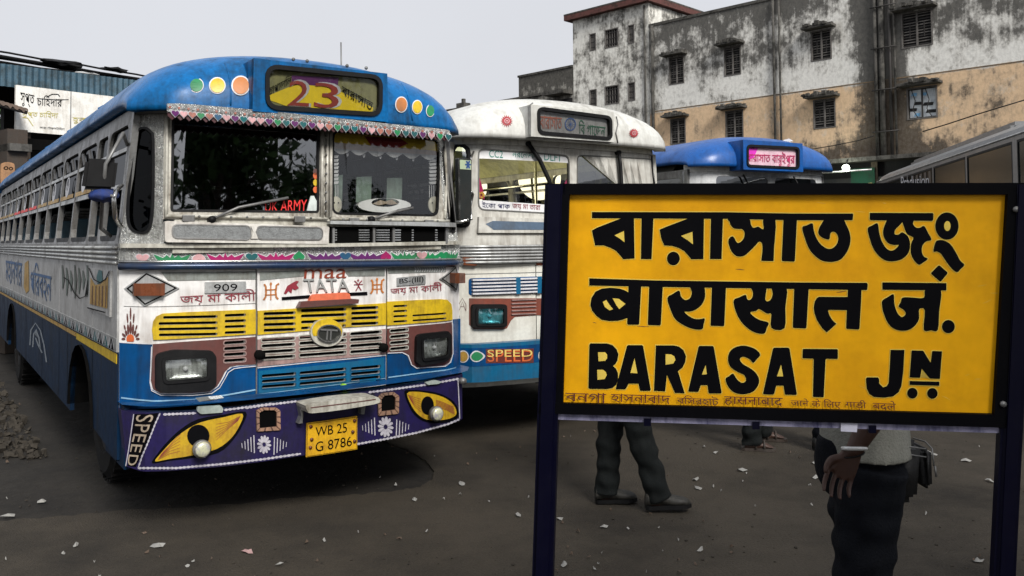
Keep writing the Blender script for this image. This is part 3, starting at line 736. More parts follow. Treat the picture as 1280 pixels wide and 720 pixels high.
# left panel
sl_y = [slot_at(G, xa, yy, 860, yy - 8, 24) for xa, yy in ((415, 437), (378, 487), (378, 533), (380, 580))] + [slot_at(G, 918, yy, 1092, yy - 6, 24) for yy in (421, 468, 514, 562)]
mar = [(191, 430), (230, 427), (319.3, 421), (319.3, 455), (296, 456), (287, 458), (281, 464), (276, 474), (271, 482), (262, 489), (240, 491), (200, 491), (191, 486), (188.5, 476)]
hl = rounded(J([(212, 88), (300, 66), (490, 70), (512, 100), (512, 240), (480, 268), (260, 282), (212, 262)]), .3, 3)
sl_m = [slot_at(J, 558, yy, 665, yy - 7, 17) for yy in (35, 64, 94, 124)]
p1 = plate('front_panel', SF, [(PL, sl_y + sl_m)], white1, b1, 0, .03)
plate('grille', SF, [(yl, sl_y)], yellow, p1, .012, .012)
plate('lamp_surround', SF, [(mar, sl_m)], maroon, p1, .008, .008)
for s_ in sl_m:
    o_ = [SF.px(*p) for p in s_]; plate('louvre_lip', SF, [(offset_poly(o_, .006), [o_])], pinkw, p1, .013, .01, px=False)
bl = [(149, 428), (190.5, 430), (188, 478), (190, 487), (200, 492.5), (240, 492.5), (264, 490), (273, 483), (279, 473), (284, 463), (290, 459), (300, 457.5), (319.3, 456.5), (319.3, 499), (149, 511)]
plate('lower_paint', SF, bl, blue, p1, .002, .002)
line_w = lambda S, pts, wd, par, off=.005, m_=whitep, nm='painted_line': plate(nm, S, strip(pts, wd), m_, par, off, .0)
line_w(SF, [(189, 433), (187, 478), (189, 488), (200, 493.5), (240, 494), (264, 491.5), (274, 484.5), (280, 474), (285, 465), (292, 460.5), (302, 459), (319, 457.5)], 1.1, p1, .011)
line_w(SF, [(151, 497), (190, 501), (240, 499.5), (280, 494), (319, 487)], 1.8, p1, .006, M('pale_blue_line', (.25, .45, .62), .4, 0, .3))
line_w(SF, [(149, 428), (190, 430)], .8, p1, .005)
line_w(SF, G([(95, 345), (260, 350), (700, 340), (1175, 322)]), .7, p1, .003, steel, 'panel_seam')
greyband = M('grey_green_strip', (.24, .26, .24), .5, .2, .6, (.12, .11, .09), 8, .2)
plate('upper_strip', SF, [(201, 340), (319.3, 339), (319.3, 349), (210, 351)], greyband, p1, .004, .004)
# centre hood
sl_c = []
for yy in (433, 470, 515, 557): sl_c.append(slot_at(H, 52, yy, 292, yy - 8, 24))
for yy in (410, 450, 495): sl_c.append(slot_at(H, 332, yy, 672, yy - 12, 24))
sl_c.append(slot_at(H, 332, 540, 400, 537, 22)); sl_c.append(slot_at(H, 640, 523, 668, 521, 22))
for yy in (393, 430, 468, 510): sl_c.append(slot_at(H, 708, yy, 912, yy - 8, 24))
sl_n = []
for yy in (300, 318, 336, 354): sl_n.append(slot_at(Z2, 447, yy, 546, yy - 6, 10)); sl_n.append(slot_at(Z2, 560, yy - 8, 700, yy - 18, 10)); sl_n.append(slot_at(Z2, 712, yy - 18, 806, yy - 25, 10))
sl_b = []
for yy in (408, 424, 440): sl_b.append(slot_at(Z2, 447, yy, 550, yy - 8, 10)); sl_b.append(slot_at(Z2, 560, yy - 9, 700, yy - 22, 10)); sl_b.append(slot_at(Z2, 714, yy - 22, 803, yy - 30, 10))
p2 = plate('bonnet_panel', SF, [(PCn, sl_c + sl_n + sl_b)], white1, b1, .004, .03)
plate('grille', SF, [(H([(8, 410), (300, 392), (970, 352), (970, 515), (640, 535), (8, 590)]), sl_c)], yellow, p2, .014, .010)
mn = Z2([(435, 298), (600, 286), (820, 266), (820, 342), (600, 362), (435, 380)])
plate('grille', SF, [(mn, sl_n)], pinkw, p2, .010, .008)
for s_ in sl_n:
    o_ = [SF.px(*p) for p in s_]; plate('louvre_lip', SF, [(offset_poly(o_, .005), [o_])], cream, p2, .016, .01, px=False)
plate('lower_paint', SF, [(Z2([(435, 382), (600, 364), (820, 344), (820, 432), (435, 474)]), sl_b)], blue, p2, .006, .003)
tl = Z2([(438, 392), (600, 378), (815, 352), (815, 412), (600, 440), (438, 460)])
plate('lower_grille', SF, [(rounded(tl, .06), sl_b)], teal, p2, .012, .008)
for s_ in sl_b:
    o_ = [SF.px(*p) for p in s_]; plate('louvre_lip', SF, [(offset_poly(o_, .004), [o_])], teal, p2, .017, .01, px=False)
line_w(SF, Z2([(435, 383), (600, 366), (820, 345)]), 1.0, p2, .011)
line_w(SF, Z2([(435, 462), (600, 442), (818, 414)]), .7, p2, .011, _mats['pale_blue_line'])
plate('upper_strip', SF, H([(25, 118), (360, 108), (360, 150), (28, 182)]), greyband, p2, .008, .004); plate('upper_strip', SF, H([(660, 112), (962, 92), (962, 150), (690, 152)]), greyband, p2, .008, .004)
text('painted_lettering', SF, 'maa', H([(360, 100), (678, 95), (672, 165), (355, 170)]), M('maa_brown', (.25, .04, .015), .5, 0, .3), p2, .011, 0, .05)
text('painted_lettering', SF, 'TATA', H([(352, 176), (692, 176), (697, 272), (372, 278)]), inkm, p2, .012, 0, .06)
text('painted_lettering', SF, 'TATA', H([(348, 172), (688, 170), (692, 266), (368, 273)]), grey, p2, .014, .0, .05)
plate('badge_slot', SF, H([(190, 308), (400, 292), (400, 316), (192, 330)]), inkm, p2, .010, .006); plate('badge_slot', SF, H([(680, 275), (830, 268), (832, 292), (690, 298)]), inkm, p2, .010, .006)
plate('orange_badge', SF, H([(383, 334), (398, 300), (420, 286), (660, 272), (682, 282), (692, 322)]), M('orange_fender_paint', (.75, .17, .08), .4, 0, .3, (.2, .05, .02)), p2, .045, .045)
plate('badge_lip', SF, H([(294, 382), (318, 340), (384, 334), (692, 318), (745, 322), (740, 352), (600, 360), (420, 376)]), maroon, p2, .06, .05)
for s in (-1, 1):      # trident-like marks
    cx, cy = ((108, 268) if s < 0 else (904, 228)); k = 1 if s < 0 else .88
    for pts, wd in (([(cx, cy - 65 * k), (cx, cy + 62 * k)], 9), ([(cx - 42 * k, cy - 14 * k), (cx + 42 * k, cy - 18 * k)], 8), ([(cx - 45 * k, cy + 24 * k), (cx + 42 * k, cy + 20 * k)], 8),
                    ([(cx - 50 * k, cy - 58 * k), (cx - 38 * k, cy - 40 * k), (cx - 36 * k, cy + 5), (cx - 40 * k, cy + 40 * k), (cx - 55 * k, cy + 62 * k)], 14), ([(cx + 62 * k, cy - 62 * k), (cx + 42 * k, cy - 50 * k), (cx + 36 * k, cy), (cx + 40 * k, cy + 38 * k), (cx + 55 * k, cy + 55 * k)], 14)):
        plate('painted_mark', SF, H(strip(pts, wd)), orang2, p2, .009)
    plate('painted_mark', SF, H(circ(cx, cy - 60 * k, 9, 12, 8)), orang2, p2, .0095)
for pts in ([(205, 280), (230, 225), (270, 200), (300, 185), (318, 190), (300, 215), (318, 240), (290, 255), (270, 245), (262, 280), (240, 262), (222, 285)],):
    plate('painted_flower', SF, H(pts), crim, p2, .009)
for pts in (strip([(735, 185), (755, 205), (765, 225), (745, 262)], 8), strip([(790, 185), (770, 205), (765, 225), (785, 258)], 8), strip([(730, 215), (798, 212)], 6), circ(762, 182, 7, 8, 8)): plate('painted_figure', SF, H(pts), crim, p2, .009)
em = plate('emblem', SF, H(circ(517, 572, 122, 104, 32)), cream, p2, .035, .035)
plate('emblem_face', SF, H([p for p in circ(517, 560, 112, 92, 32) if p[1] < 600]), yellow, em, .039, .004)
plate('emblem_oval', SF, [(H(circ(525, 575, 90, 66, 28)), [H(circ(525, 575, 80, 56, 28))])], chrome, em, .055, .02)
plate('emblem_oval', SF, H(circ(525, 575, 82, 58, 28)), M('dark_oval', (.05, .055, .05), .35, .6, .4), em, .043, .004)
for pts in ([(462, 540), (590, 548), (588, 560), (460, 553)], [(508, 553), (518, 553), (512, 625), (502, 622)], [(534, 555), (544, 556), (540, 625), (530, 625)]): plate('emblem_letter', SF, H(pts), steel, em, .053, .01)
def boss(S, x, y, r, par, m_=under, d=.03, nm='bolt'):
    a, b = S.px(x, y); tube(nm, [S.pt(a, b, 0), S.pt(a, b, d)], r, m_, par, 12)
for x, y in ((323, 443), (477, 434)): boss(SF, x, y, .03, p2, d=.045)
boss(SF, 427.5, 483, .022, p2, M('lime_ball', (.25, .5, .02), .4, 0, .1), .05, 'lime_cap')
plate('hatch_plate', SF, K([(580, 200), (670, 190), (670, 218), (580, 228)]), teal, p2, .013, .01)
# right panel
sl_r = [slot_at(I, 125, yy, 228, yy - 5, 17) for yy in (497, 535, 573, 612)] + [slot_at(I, 268, yy, 522, yy - 17, 15) for yy in (567, 604)]
sl_s = [slot_at(Z2, 832, yy, 886, yy - 5, 9) for yy in (273, 291, 309, 327)]
yr = I([(80, 640), (75, 462), (300, 450), (480, 443), (530, 448), (560, 480), (568, 530), (568, 598)])
mr = Z2([(824, 266), (900, 258), (1018, 246), (1020, 340), (1012, 365), (995, 376), (912, 382), (898, 372), (888, 345), (870, 336), (824, 338)])
p3 = plate('front_panel', SF, [(PR, sl_r + sl_s)], white1, b1, 0, .03)
plate('grille', SF, [(yr, sl_r)], yellow, p3, .012, .012); plate('lamp_surround', SF, [(mr, sl_s)], maroon, p3, .008, .008)
for s_ in sl_s:
    o_ = [SF.px(*p) for p in s_]; plate('louvre_lip', SF, [(offset_poly(o_, .005), [o_])], cream, p3, .013, .01, px=False)
plate('lower_paint', SF, Z2([(825, 340), (868, 338), (886, 347), (896, 374), (912, 385), (998, 378), (1015, 366), (1022, 340), (1022, 238), (1045, 236), (1045, 402), (825, 430)]), blue, p3, .002, .002)
line_w(SF, Z2([(825, 339), (869, 337), (887, 346), (897, 374), (912, 384), (998, 378), (1014, 366), (1021, 340), (1020, 250)]), 1.0, p3, .011)
line_w(SF, Z2([(828, 412), (930, 398), (1042, 378)]), 1.4, p3, .006, _mats['pale_blue_line'])
plate('upper_strip', SF, I([(90, 210), (520, 188), (520, 240), (92, 252)]), greyband, p3, .004, .004)
for q in range(13):
    x = 285 + q * 18; line_w(SF, I([(x, 205), (x + 12, 218), (x + 2, 240)]), .7, p3, .008)
reflm = M('lamp_reflector_silver', (.80, .82, .80), .25, .6, .6, (.10, .10, .09), 9, .5)
lensc = glass('fluted_lens_glass', (.86, .88, .86), .9, .03, .10); lensb2 = glass('bluish_fluted_lens', (.35, .75, .82), .9, .03, .10)
def headlamp(S, ring, lens, par, lm=None):
    lm = lm or lensc
    o_ = [S.px(*p) for p in ring]; l_ = [S.px(*p) for p in lens]
    hb = plate('headlamp', S, [(o_, [offset_poly(l_, .004)])], blackp, par, .045, .05, px=False)
    plate('lamp_bezel', S, [(offset_poly(l_, .012), [offset_poly(l_, -.006)])], blackp, hb, .055, .03, px=False)
    c = Vector((sum(p[0] for p in l_) / len(l_), sum(p[1] for p in l_) / len(l_))); bm = bmesh.new(); rings = []
    for sc_, h_ in ((1, .046), (.93, .032), (.78, .024), (.5, .018), (.2, .016)): rings.append([bm.verts.new(S.pt(c.x + (p[0] - c.x) * sc_, c.y + (p[1] - c.y) * sc_, h_)) for p in l_])
    for a, b in zip(rings, rings[1:]):
        for i in range(len(l_)): bm.faces.new((a[i], a[i - 1], b[i - 1], b[i]))
    bm.faces.new(rings[-1]); from_bm('lamp_reflector', bm, reflm, hb, True)
    x0 = min(p[0] for p in l_); x1 = max(p[0] for p in l_); y0 = min(p[1] for p in l_); y1 = max(p[1] for p in l_)
    tube('bulb', [S.pt(c.x, c.y, 0), S.pt(c.x, c.y, .035)], .014, whitep, hb, 8)
    bm = bmesh.new(); n = 26; g = []
    for i in range(n + 1):      # moulded lens: vertical flutes
        u = x0 + .008 + (x1 - x0 - .016) * i / n; h = .046 + .012 * math.sin(math.pi * i / n) + .004 * (i % 2); g.append([bm.verts.new(S.pt(u, y0 + .008 + (y1 - y0 - .016) * j / 5, h + .008 * math.sin(math.pi * j / 5))) for j in range(6)])
    for a, b in zip(g, g[1:]):
        for j in range(5): bm.faces.new((a[j], b[j], b[j + 1], a[j + 1]))
    from_bm('lamp_lens', bm, lm, hb, True)
headlamp(SF, hl, rounded(J([(248, 112), (470, 100), (470, 208), (256, 226)]), .18, 3), p1)
headlamp(SF, rounded(Z2([(906, 282), (1000, 272), (1010, 284), (1010, 350), (990, 364), (920, 376), (904, 364)]), .2, 3), rounded(Z2([(922, 295), (1000, 287), (998, 346), (924, 358)]), .16, 3), p3)
def indicator(S, dia, lamp, par, deep=.05):
    d = plate('indicator_plate', S, dia, alu, par, .012, .012)
    o_ = [S.px(*p) for p in dia]; plate('plate_border', S, [(offset_poly(o_, -.006), [offset_poly(o_, -.014)])], under, d, .014, 0, px=False)
    plate('indicator_lamp', S, rounded(lamp, .08), rust, d, deep, deep - .01)
indicator(SF, G([(98, 200), (275, 62), (548, 196), (262, 345)]), G([(165, 158), (418, 155), (415, 255), (163, 258)]), p1)
indicator(SF, I([(473, 292), (592, 192), (620, 285), (598, 386)]), I([(548, 246), (622, 246), (622, 320), (548, 322)]), p3, .09)
bp = plate('badge_plate', SF, rounded(G([(757, 148), (1092, 142), (1097, 232), (757, 240)]), .06), alu, p1, .010, .008)
text('badge_lettering', SF, '909', G([(830, 165), (1020, 160), (1022, 218), (830, 224)]), inkm, bp, .012, 0, .03)
text('painted_lettering', SF, 'জয় মা কালী', G([(556, 240), (1172, 200), (1175, 318), (556, 335)]), crim, p1, .006, 0, .022)
bp = plate('badge_plate', SF, rounded(I([(152, 283), (367, 262), (368, 330), (153, 345)]), .06), alu, p3, .010, .008)
text('badge_lettering', SF, 'BS-(III)', I([(170, 290), (350, 272), (350, 325), (170, 338)]), inkm, bp, .012, 0, .02)
text('painted_lettering', SF, 'জয় মা কালী', I([(105, 350), (490, 310), (495, 395), (110, 415)]), crim, p3, .006, 0, .01)
for k in range(9):     # painted flame rosette
    a = math.pi * (k / 8); ln = 110 + 150 * math.sin(a) ** 3; r0 = 42
    cx, cy = 150, 612; x0, y0 = cx + r0 * math.cos(a), cy - r0 * .9 * math.sin(a); x1, y1 = cx + math.cos(a) * min(ln, 75), cy - math.sin(a) * ln
    for seg in (0, 1):
        t0, t1 = ((.0, .5), (.52, 1))[seg] if math.sin(a) > .6 else ((0, 1), (0, 1))[seg]
        if seg and math.sin(a) <= .6: continue
        mx, my = (x0 + (x1 - x0) * (t0 + t1) / 2, y0 + (y1 - y0) * (t0 + t1) / 2); ax = Vector((x1 - x0, y1 - y0)) * (t1 - t0) / 2; nm = Vector((-ax.y, ax.x)).normalized() * (10 - 3 * seg)
        plate('painted_petal', SF, G([(mx + ax.x * math.cos(q) + nm.x * math.sin(q), my + ax.y * math.cos(q) + nm.y * math.sin(q)) for q in [i * math.pi / 5 for i in range(10)]]), maroon, p1, .006)
plate('painted_sun', SF, G([p for p in circ(148, 612, 32, 38, 20) if p[1] < 640]), oran, p1, .006)

# ---- bumper
bot = Z2([(45, 680), (85, 693), (200, 690), (330, 680), (450, 665), (575, 646), (740, 617), (850, 592), (950, 568), (1046, 540)])
topb = Z2([(1052, 402), (950, 428), (760, 456), (552, 484), (400, 505), (250, 518), (100, 519), (28, 512)])
bmp = plate('bumper', SB, topb[::-1] + bot[::-1], purple, b1, 0, .10)
# returns of the bumper along both sides and its top ledge
for X, s in ((.03, -1), (BW - .07, 1)):
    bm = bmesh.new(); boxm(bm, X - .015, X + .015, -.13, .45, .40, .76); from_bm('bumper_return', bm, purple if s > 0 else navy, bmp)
bm = bmesh.new(); a_ = []; c_ = []
for i in range(25):
    u = i * BW / 24; z = .775; a_.append(bm.verts.new(SB.pt(u, z, 0))); c_.append(bm.verts.new(SB.pt(u, z, -.16)))
for i in range(24): bm.faces.new((a_[i], a_[i + 1], c_[i + 1], c_[i]))
from_bm('bumper_ledge', bm, blue, bmp)
wl_ = M('bumper_line_paint', (.50, .48, .52), .5, 0, .5, (.2, .18, .24), 12, .05)
plate('scallop_line', SB, wavy(K([(-60, 360), (40, 345), (200, 325), (228, 322)]) , 3.2, 4.5), wl_, bmp, .003)
plate('scallop_line', SB, wavy(J([(255, 392), (420, 385)]), 3.4, 5), wl_, bmp, .0035)
plate('scallop_line', SB, wavy(J([(560, 370), (700, 352), (800, 338)]), 3.2, 5), wl_, bmp, .0035)
plate('scallop_line', SB, wavy(K([(632, 272), (800, 250), (960, 228), (1140, 195)]), 3.0, 4.5), wl_, bmp, .003)
plate('scallop_line', SB, wavy([(172, 585), (220, 585), (277, 580), (328, 574), (376, 567)], 3.2, 5), wl_, bmp, .003)
plate('scallop_line', SB, wavy([(446, 555), (480, 549), (520, 541), (560, 530), (574, 524)], 3.0, 4.5), wl_, bmp, .003)
plate('scallop_line', SB, wavy(J([(240, 385), (215, 440), (180, 530), (150, 600), (130, 660)]), 2.2, 5), wl_, bmp, .003)
line_w(SB, J([(108, 390), (95, 480), (82, 570), (68, 650)]), 1.2, bmp, .003, wl_)
line_w(SB, K([(1135, 195), (1140, 300), (1145, 420)]), 1.2, bmp, .003, wl_)
plate('speed_strip', SB, J([(112, 390), (232, 384), (180, 520), (118, 655), (78, 650), (98, 500)]), inkm, bmp, .002)
for k, (ch, q) in enumerate((('S', [(120, 395), (212, 392), (196, 432), (118, 428)]), ('P', [(115, 440), (190, 442), (178, 482), (108, 478)]), ('E', [(108, 488), (172, 492), (160, 532), (98, 528)]), ('E', [(96, 540), (152, 544), (140, 582), (88, 578)]), ('D', [(84, 592), (132, 596), (118, 648), (72, 645)]))):
    qq = J(q); text('speed_letter', SB, ch, [qq[1], qq[2], qq[3], qq[0]], tan, bmp, .005, 0, .10)
def eye(S, outline, inner, pup, lamp, par, r):
    e = plate('painted_eye', S, smooth_closed(outline, 3), inkm, par, .002)
    plate('eye_white', S, smooth_closed(inner, 3), yellow if 0 else M('eye_yellow', (.52, .33, .015), .42, 0, .4, (.18, .05, .01), 9, .05), e, .004)
    plate('eye_pupil', S, pup, inkm, e, .007)
    a, b = S.px(*lamp); c = S.pt(a, b, .0); m = Matrix.Translation(c) @ Matrix.Rotation(R(90), 4, 'X')
    bm = bmesh.new(); lathem(bm, [(r * .5, .0), (r * .95, .03), (r, .06), (r * .93, .066)], m, 20); lp = from_bm('fog_lamp', bm, steel, e, True)
    bm = bmesh.new(); lathem(bm, [(r * .9, .072), (r * .7, .082), (r * .3, .087)], m, 20); from_bm('lamp_lens', bm, M('fog_lens', (.62, .62, .42), .12, .1, .5, (.15, .12, .35), 26, .3, coat=1), lp, True)
    return e
e1 = eye(SB, J([(200, 636), (225, 590), (270, 535), (340, 468), (430, 415), (560, 392), (668, 378), (655, 440), (605, 520), (530, 585), (400, 610), (280, 625)]),
    J([(215, 626), (240, 590), (285, 540), (350, 482), (440, 432), (560, 405), (650, 388), (640, 440), (595, 510), (520, 565), (400, 596), (280, 615)]), J(circ(430, 498, 56, 56)), J([(437, 556)])[0], bmp, .052)
for k in range(6):
    line_w(SB, J([(228 + k * 3, 618 - k * 5), (280 + k * 6, 590 - k * 14), (340, 575 - k * 17)]), .5, e1, .006, crim, 'eye_vein'); line_w(SB, J([(640 - k * 2, 400 + k * 4), (580 - k * 4, 430 + k * 10), (520, 440 + k * 16)]), .5, e1, .006, crim, 'eye_vein')
e2 = eye(SB, K([(833, 268), (880, 258), (960, 264), (1030, 278), (1095, 310), (1130, 350), (1140, 400), (1110, 430), (1040, 445), (960, 440), (905, 412), (865, 360)]),
    K([(848, 278), (900, 268), (960, 275), (1030, 290), (1085, 318), (1118, 355), (1125, 395), (1090, 418), (1030, 428), (960, 425), (915, 400), (878, 355)]), K(circ(962, 345, 36, 52)), K([(993, 385)])[0], bmp, .050)
for k in range(6):
    line_w(SB, K([(852 + k * 3, 285 + k * 5), (890, 300 + k * 10), (925, 310 + k * 14)]), .5, e2, .006, crim, 'eye_vein'); line_w(SB, K([(1118 - k * 2, 395 - k * 8), (1070 - k * 3, 370 - k * 8), (1010, 350 - k * 7)]), .6, e2, .006, crim, 'eye_vein')
for fn, fr_, hole, n_b in ((K, [(-2, 372), (30, 356), (110, 356), (132, 372), (134, 482), (0, 490)], [(14, 385), (40, 370), (100, 370), (112, 382), (112, 462), (16, 472)], 12), (K, [(680, 300), (705, 275), (770, 268), (800, 290), (798, 390), (684, 402)], [(700, 310), (718, 288), (762, 284), (780, 300), (778, 368), (700, 378)], 12)):
    fp = plate('tow_opening', SB, [(fn(fr_), [fn(hole)])], M('dark_brick_paint', (.10, .045, .03), .6, 0, .4), bmp, .012, .012); plate('opening_back', SB, fn(hole), dark, fp, .001)
    cx = sum(p[0] for p in hole) / 6; cy = sum(p[1] for p in hole) / 6; n = len(fr_)
    for i in range(n):
        a, b = fr_[i], fr_[(i + 1) % n]; c, d = hole[i], hole[(i + 1) % n]; m = 3 if (Vector(a) - Vector(b)).length > 80 else 2
        for j in range(m):
            q = []
            for (P_, Q_), t in (((a, b), (j + .12) / m), ((a, b), (j + .88) / m), ((c, d), (j + .88) / m), ((c, d), (j + .12) / m)): q.append((P_[0] + (Q_[0] - P_[0]) * t, P_[1] + (Q_[1] - P_[1]) * t))
            plate('painted_brick', SB, fn(q), M('brick_paint', (.34, .19, .12), .6, 0, .5), fp, .016, .004)
for cx, cy, r in ((45, 565, 50), (728, 466, 56)):
    rx = r * .80
    for k in range(12):
        a = k * math.pi / 6 + .1; p0 = Vector((cx + rx * .22 * math.cos(a), cy + r * .22 * math.sin(a))); p1_ = Vector((cx + rx * math.cos(a), cy + r * 1.05 * math.sin(a))); m = (p0 + p1_) / 2; ax = (p1_ - p0) / 2; nm = Vector((-ax.y, ax.x)).normalized() * r * .14
        plate('painted_petal', SB, K([(m.x + ax.x * math.cos(q) + nm.x * math.sin(q) * (1 + .4 * math.cos(q)), m.y + ax.y * math.cos(q) + nm.y * math.sin(q) * (1 + .4 * math.cos(q))) for q in [i * math.pi / 6 for i in range(12)]]), wl_, bmp, .003)
    for s in (-1, 1):
        for k in range(5):
            x = cx + s * (rx + 18 + k * 17); h = 50 - k * 9; y = cy + (8 if s > 0 else -2) - s * k * 2
            line_w(SB, K([(x, y - h), (x - s * 3, y + h)]), 1.3 - .12 * k, bmp, .003, wl_, 'painted_tick')
np_ = plate('number_plate', SB, K([(274, 440), (556, 400), (556, 586), (270, 630)]), plateY, bmp, .035, .012)
text('plate_lettering', SB, 'WB 25', K([(322, 462), (498, 436), (498, 490), (322, 514)]), inkm, np_, .038, 0, .03)
text('plate_lettering', SB, 'G 8786', K([(322, 545), (524, 512), (526, 566), (322, 600)]), inkm, np_, .038, 0, .03)
for x, y in ((295, 458), (540, 425), (292, 575), (540, 540), (300, 530), (530, 488)): boss(SB, *K([(x, y)])[0], .010, np_, rust, .045, 'plate_bolt')
line_w(SB, K([(278, 444), (552, 405), (552, 582), (275, 625), (278, 444)]), .5, np_, .0375, inkm)
st = plate('step', SB, smooth_closed(K([(225, 330), (240, 318), (400, 292), (560, 277), (615, 276), (634, 290), (630, 310), (560, 325), (420, 348), (260, 366), (235, 355)]), 2), cream, bmp, .16, .16)
line_w(SB, K([(250, 335), (420, 315), (610, 290)]), 1.2, st, .163, maroon, 'step_line')
for q in ([(228, 345), (250, 360), (245, 438), (222, 440), (238, 400)], [(575, 330), (600, 325), (590, 388), (572, 388)]): plate('step_bracket', SB, K(q), steel, st, .05, .05)
for q in (J([(425, 352), (540, 345), (552, 362), (548, 380), (440, 388), (420, 372)]), K([(945, 215), (1000, 200), (1042, 210), (1020, 222), (960, 228)])): plate('reflector', SB, rounded(q, .3), M('pale_reflector', (.42, .48, .44), .3, .2, .4), bmp, .02, .02)
boss(SB, *K([(1150, 205)])[0], .022, bmp, steel, .05)

# ---- left side painting
text('side_lettering', SL, 'মহানগর', [(7.55, 1.52), (5.45, 1.52), (5.45, 1.20), (7.55, 1.20)], M('side_blue_letter', (.02, .10, .26), .5, 0, .5), b1, .008, 0, .06, px=False)
text('side_lettering', SL, 'পিরবহন', [(4.6, 1.52), (2.95, 1.52), (2.95, 1.18), (4.6, 1.18)], _mats['side_blue_letter'], b1, .008, 0, .06, px=False)
plate('side_emblem', SL, LL([(135, 165), (155, 150), (158, 310), (142, 325), (130, 290)]), goldp, b1, .008)
for k in range(7):
    x = 335 + k * 22; plate('painted_feather', SL, LL(strip([(x, 175 + (k % 3) * 14), (x + 6, 250), (x + 2, 300 + (k * 37) % 60)], [5, 14, 4])), M('feather_green', (.10, .13, .11), .6, 0, .5), b1, .009)
line_w(SL, LL([(345, 240), (370, 255), (400, 320), (430, 352), (460, 340), (475, 250), (470, 330)]), 1.2, b1, .011, inkm)
cr = plate('crown_frame', SL, LL([(490, 190), (600, 205), (595, 450), (478, 400)]), panel1, b1, .016, .012)
plate('crown_painting', SL, LL([(495, 240), (520, 280), (550, 275), (590, 235), (585, 405), (492, 380)]), goldp, cr, .019)
plate('crown_painting', SL, LL([(540, 200), (558, 205), (562, 265), (535, 275), (528, 240)]), tealg, cr, .020)
for q in range(5): line_w(SL, LL([(508 + q * 18, 285), (506 + q * 18, 385 + q * 3)]), .9, cr, .021, maroon, 'crown_line')
line_w(SL, LL([(490, 190), (515, 250), (548, 268), (578, 250), (600, 205)]), 1.2, cr, .022, inkm, 'crown_line'); line_w(SL, LL([(480, 400), (575, 425)]), 1.4, cr, .022, inkm, 'crown_line')
tri = []
for k in range(46):
    y = .04 + k * .19
    plate('band_triangle', SL, [(y + .01, 1.066), (y + .18, 1.066), (y + .095, 1.134)], tealg if k % 2 else under, b1, .011, 0, px=False)
    plate('band_zigzag', SL, strip([(y, 1.07), (y + .05, 1.13), (y + .10, 1.07), (y + .15, 1.13), (y + .19, 1.075)], .012), whitep, b1, .013, 0, px=False)
plate('yellow_band', SL, [(1.6, 1.015), (8.6, 1.02), (8.6, 1.045), (1.6, 1.045)], goldp, b1, .004, .004, px=False)
plate('yellow_band', SL, [(0.02, .99), (1.55, 1.0), (1.55, 1.045), (.02, 1.05)], yellow, b1, .004, .004, px=False)
wlogo = M('faded_white_paint', (.22, .25, .28), .6, 0, .6, (.05, .07, .1), 10, .05)
for pts in ([(160, 600), (165, 520), (190, 482), (215, 520), (235, 600), (248, 690)], [(175, 610), (180, 540), (192, 515), (208, 560), (215, 620)], [(190, 560), (205, 600), (225, 640)]): line_w(SL, LL(pts), 1.6, b1, .003, wlogo, 'faded_drawing')
plate('step_plate', SL, J([(480, 302), (545, 296), (560, 310), (500, 322)]), M('bright_step', (.6, .62, .6), .4, .3, .3), b1, .05, .05)
for y in (.86, 2.0, 2.47, 3.6, 5.0): line_w(SL, [(0, 0), (0, 0)], 0, b1) if 0 else plate('skirt_seam', SL, [(y, .46), (y + .012, .46), (y + .012, 1.0), (y, 1.0)], under, b1, .002, 0, px=False)
# mirror on its arms
def side_pt(x, y, u):
    d = SL.Ri @ (CAMM @ Vector(((x - CX) / F_PX, -(y - CY) / F_PX, -1))); c = SL.Mi @ CAMP; p = c + d * ((u - c.x) / d.x); p.x = 1.175 + (p.x - 1.175) / taper_k(p.z, b1['tumble']); return p
mc = side_pt(125, 218, -.16)
bm = bmesh.new(); boxm(bm, -.085, .085, -.02, .02, -.085, .085); bmesh.ops.bevel(bm, geom=bm.edges[:], offset=.018, segments=2, affect='EDGES')
for v in bm.verts: v.co += mc
mr_ = from_bm('side_mirror', bm, blackp, b1)
tube('mirror_arm', [(-.0, .10, 2.30), (-.12, mc.y - .03, 2.31), side_pt(132, 205, -.14), side_pt(128, 250, -.14), side_pt(126, 285, -.12), side_pt(138, 295, -.02)], .011, steel, mr_, 8)
tube('grab_handle', [side_pt(152, 232, -.02), side_pt(145, 238, -.08), side_pt(142, 248, -.1), side_pt(144, 272, -.08), side_pt(151, 283, -.02)], .013, chrome, b1, 8)
tube('rod', [side_pt(116, 236, -.15), side_pt(143, 246, -.10)], .008, steel, mr_, 6)
# blue cloth tied to the mirror arm
bm = bmesh.new(); bmesh.ops.create_icosphere(bm, subdivisions=3, radius=1)
for v in bm.verts:
    v.co = Vector((v.co.x * .075, v.co.y * .07, v.co.z * .038)) * (1 + .18 * math.sin(v.co.x * 7 + v.co.z * 5) * math.cos(v.co.y * 9))
cl = from_bm('cloth_bundle', bm, M('royal_blue_cloth', (.005, .03, .17), .8, 0, .4), None, True); cl.parent = None
cl.matrix_world = Matrix.Translation(b1.location) @ Matrix.Rotation(R(35), 4, 'Z') @ Matrix.Translation(side_pt(126, 244, -.15)); cl.location += Vector((.04, .03, 0)); setp(cl, 'royal blue cloth tied under the side mirror of the nearest bus', 'cloth')

bpy.context.view_layer.update(); taper_bus(b1)

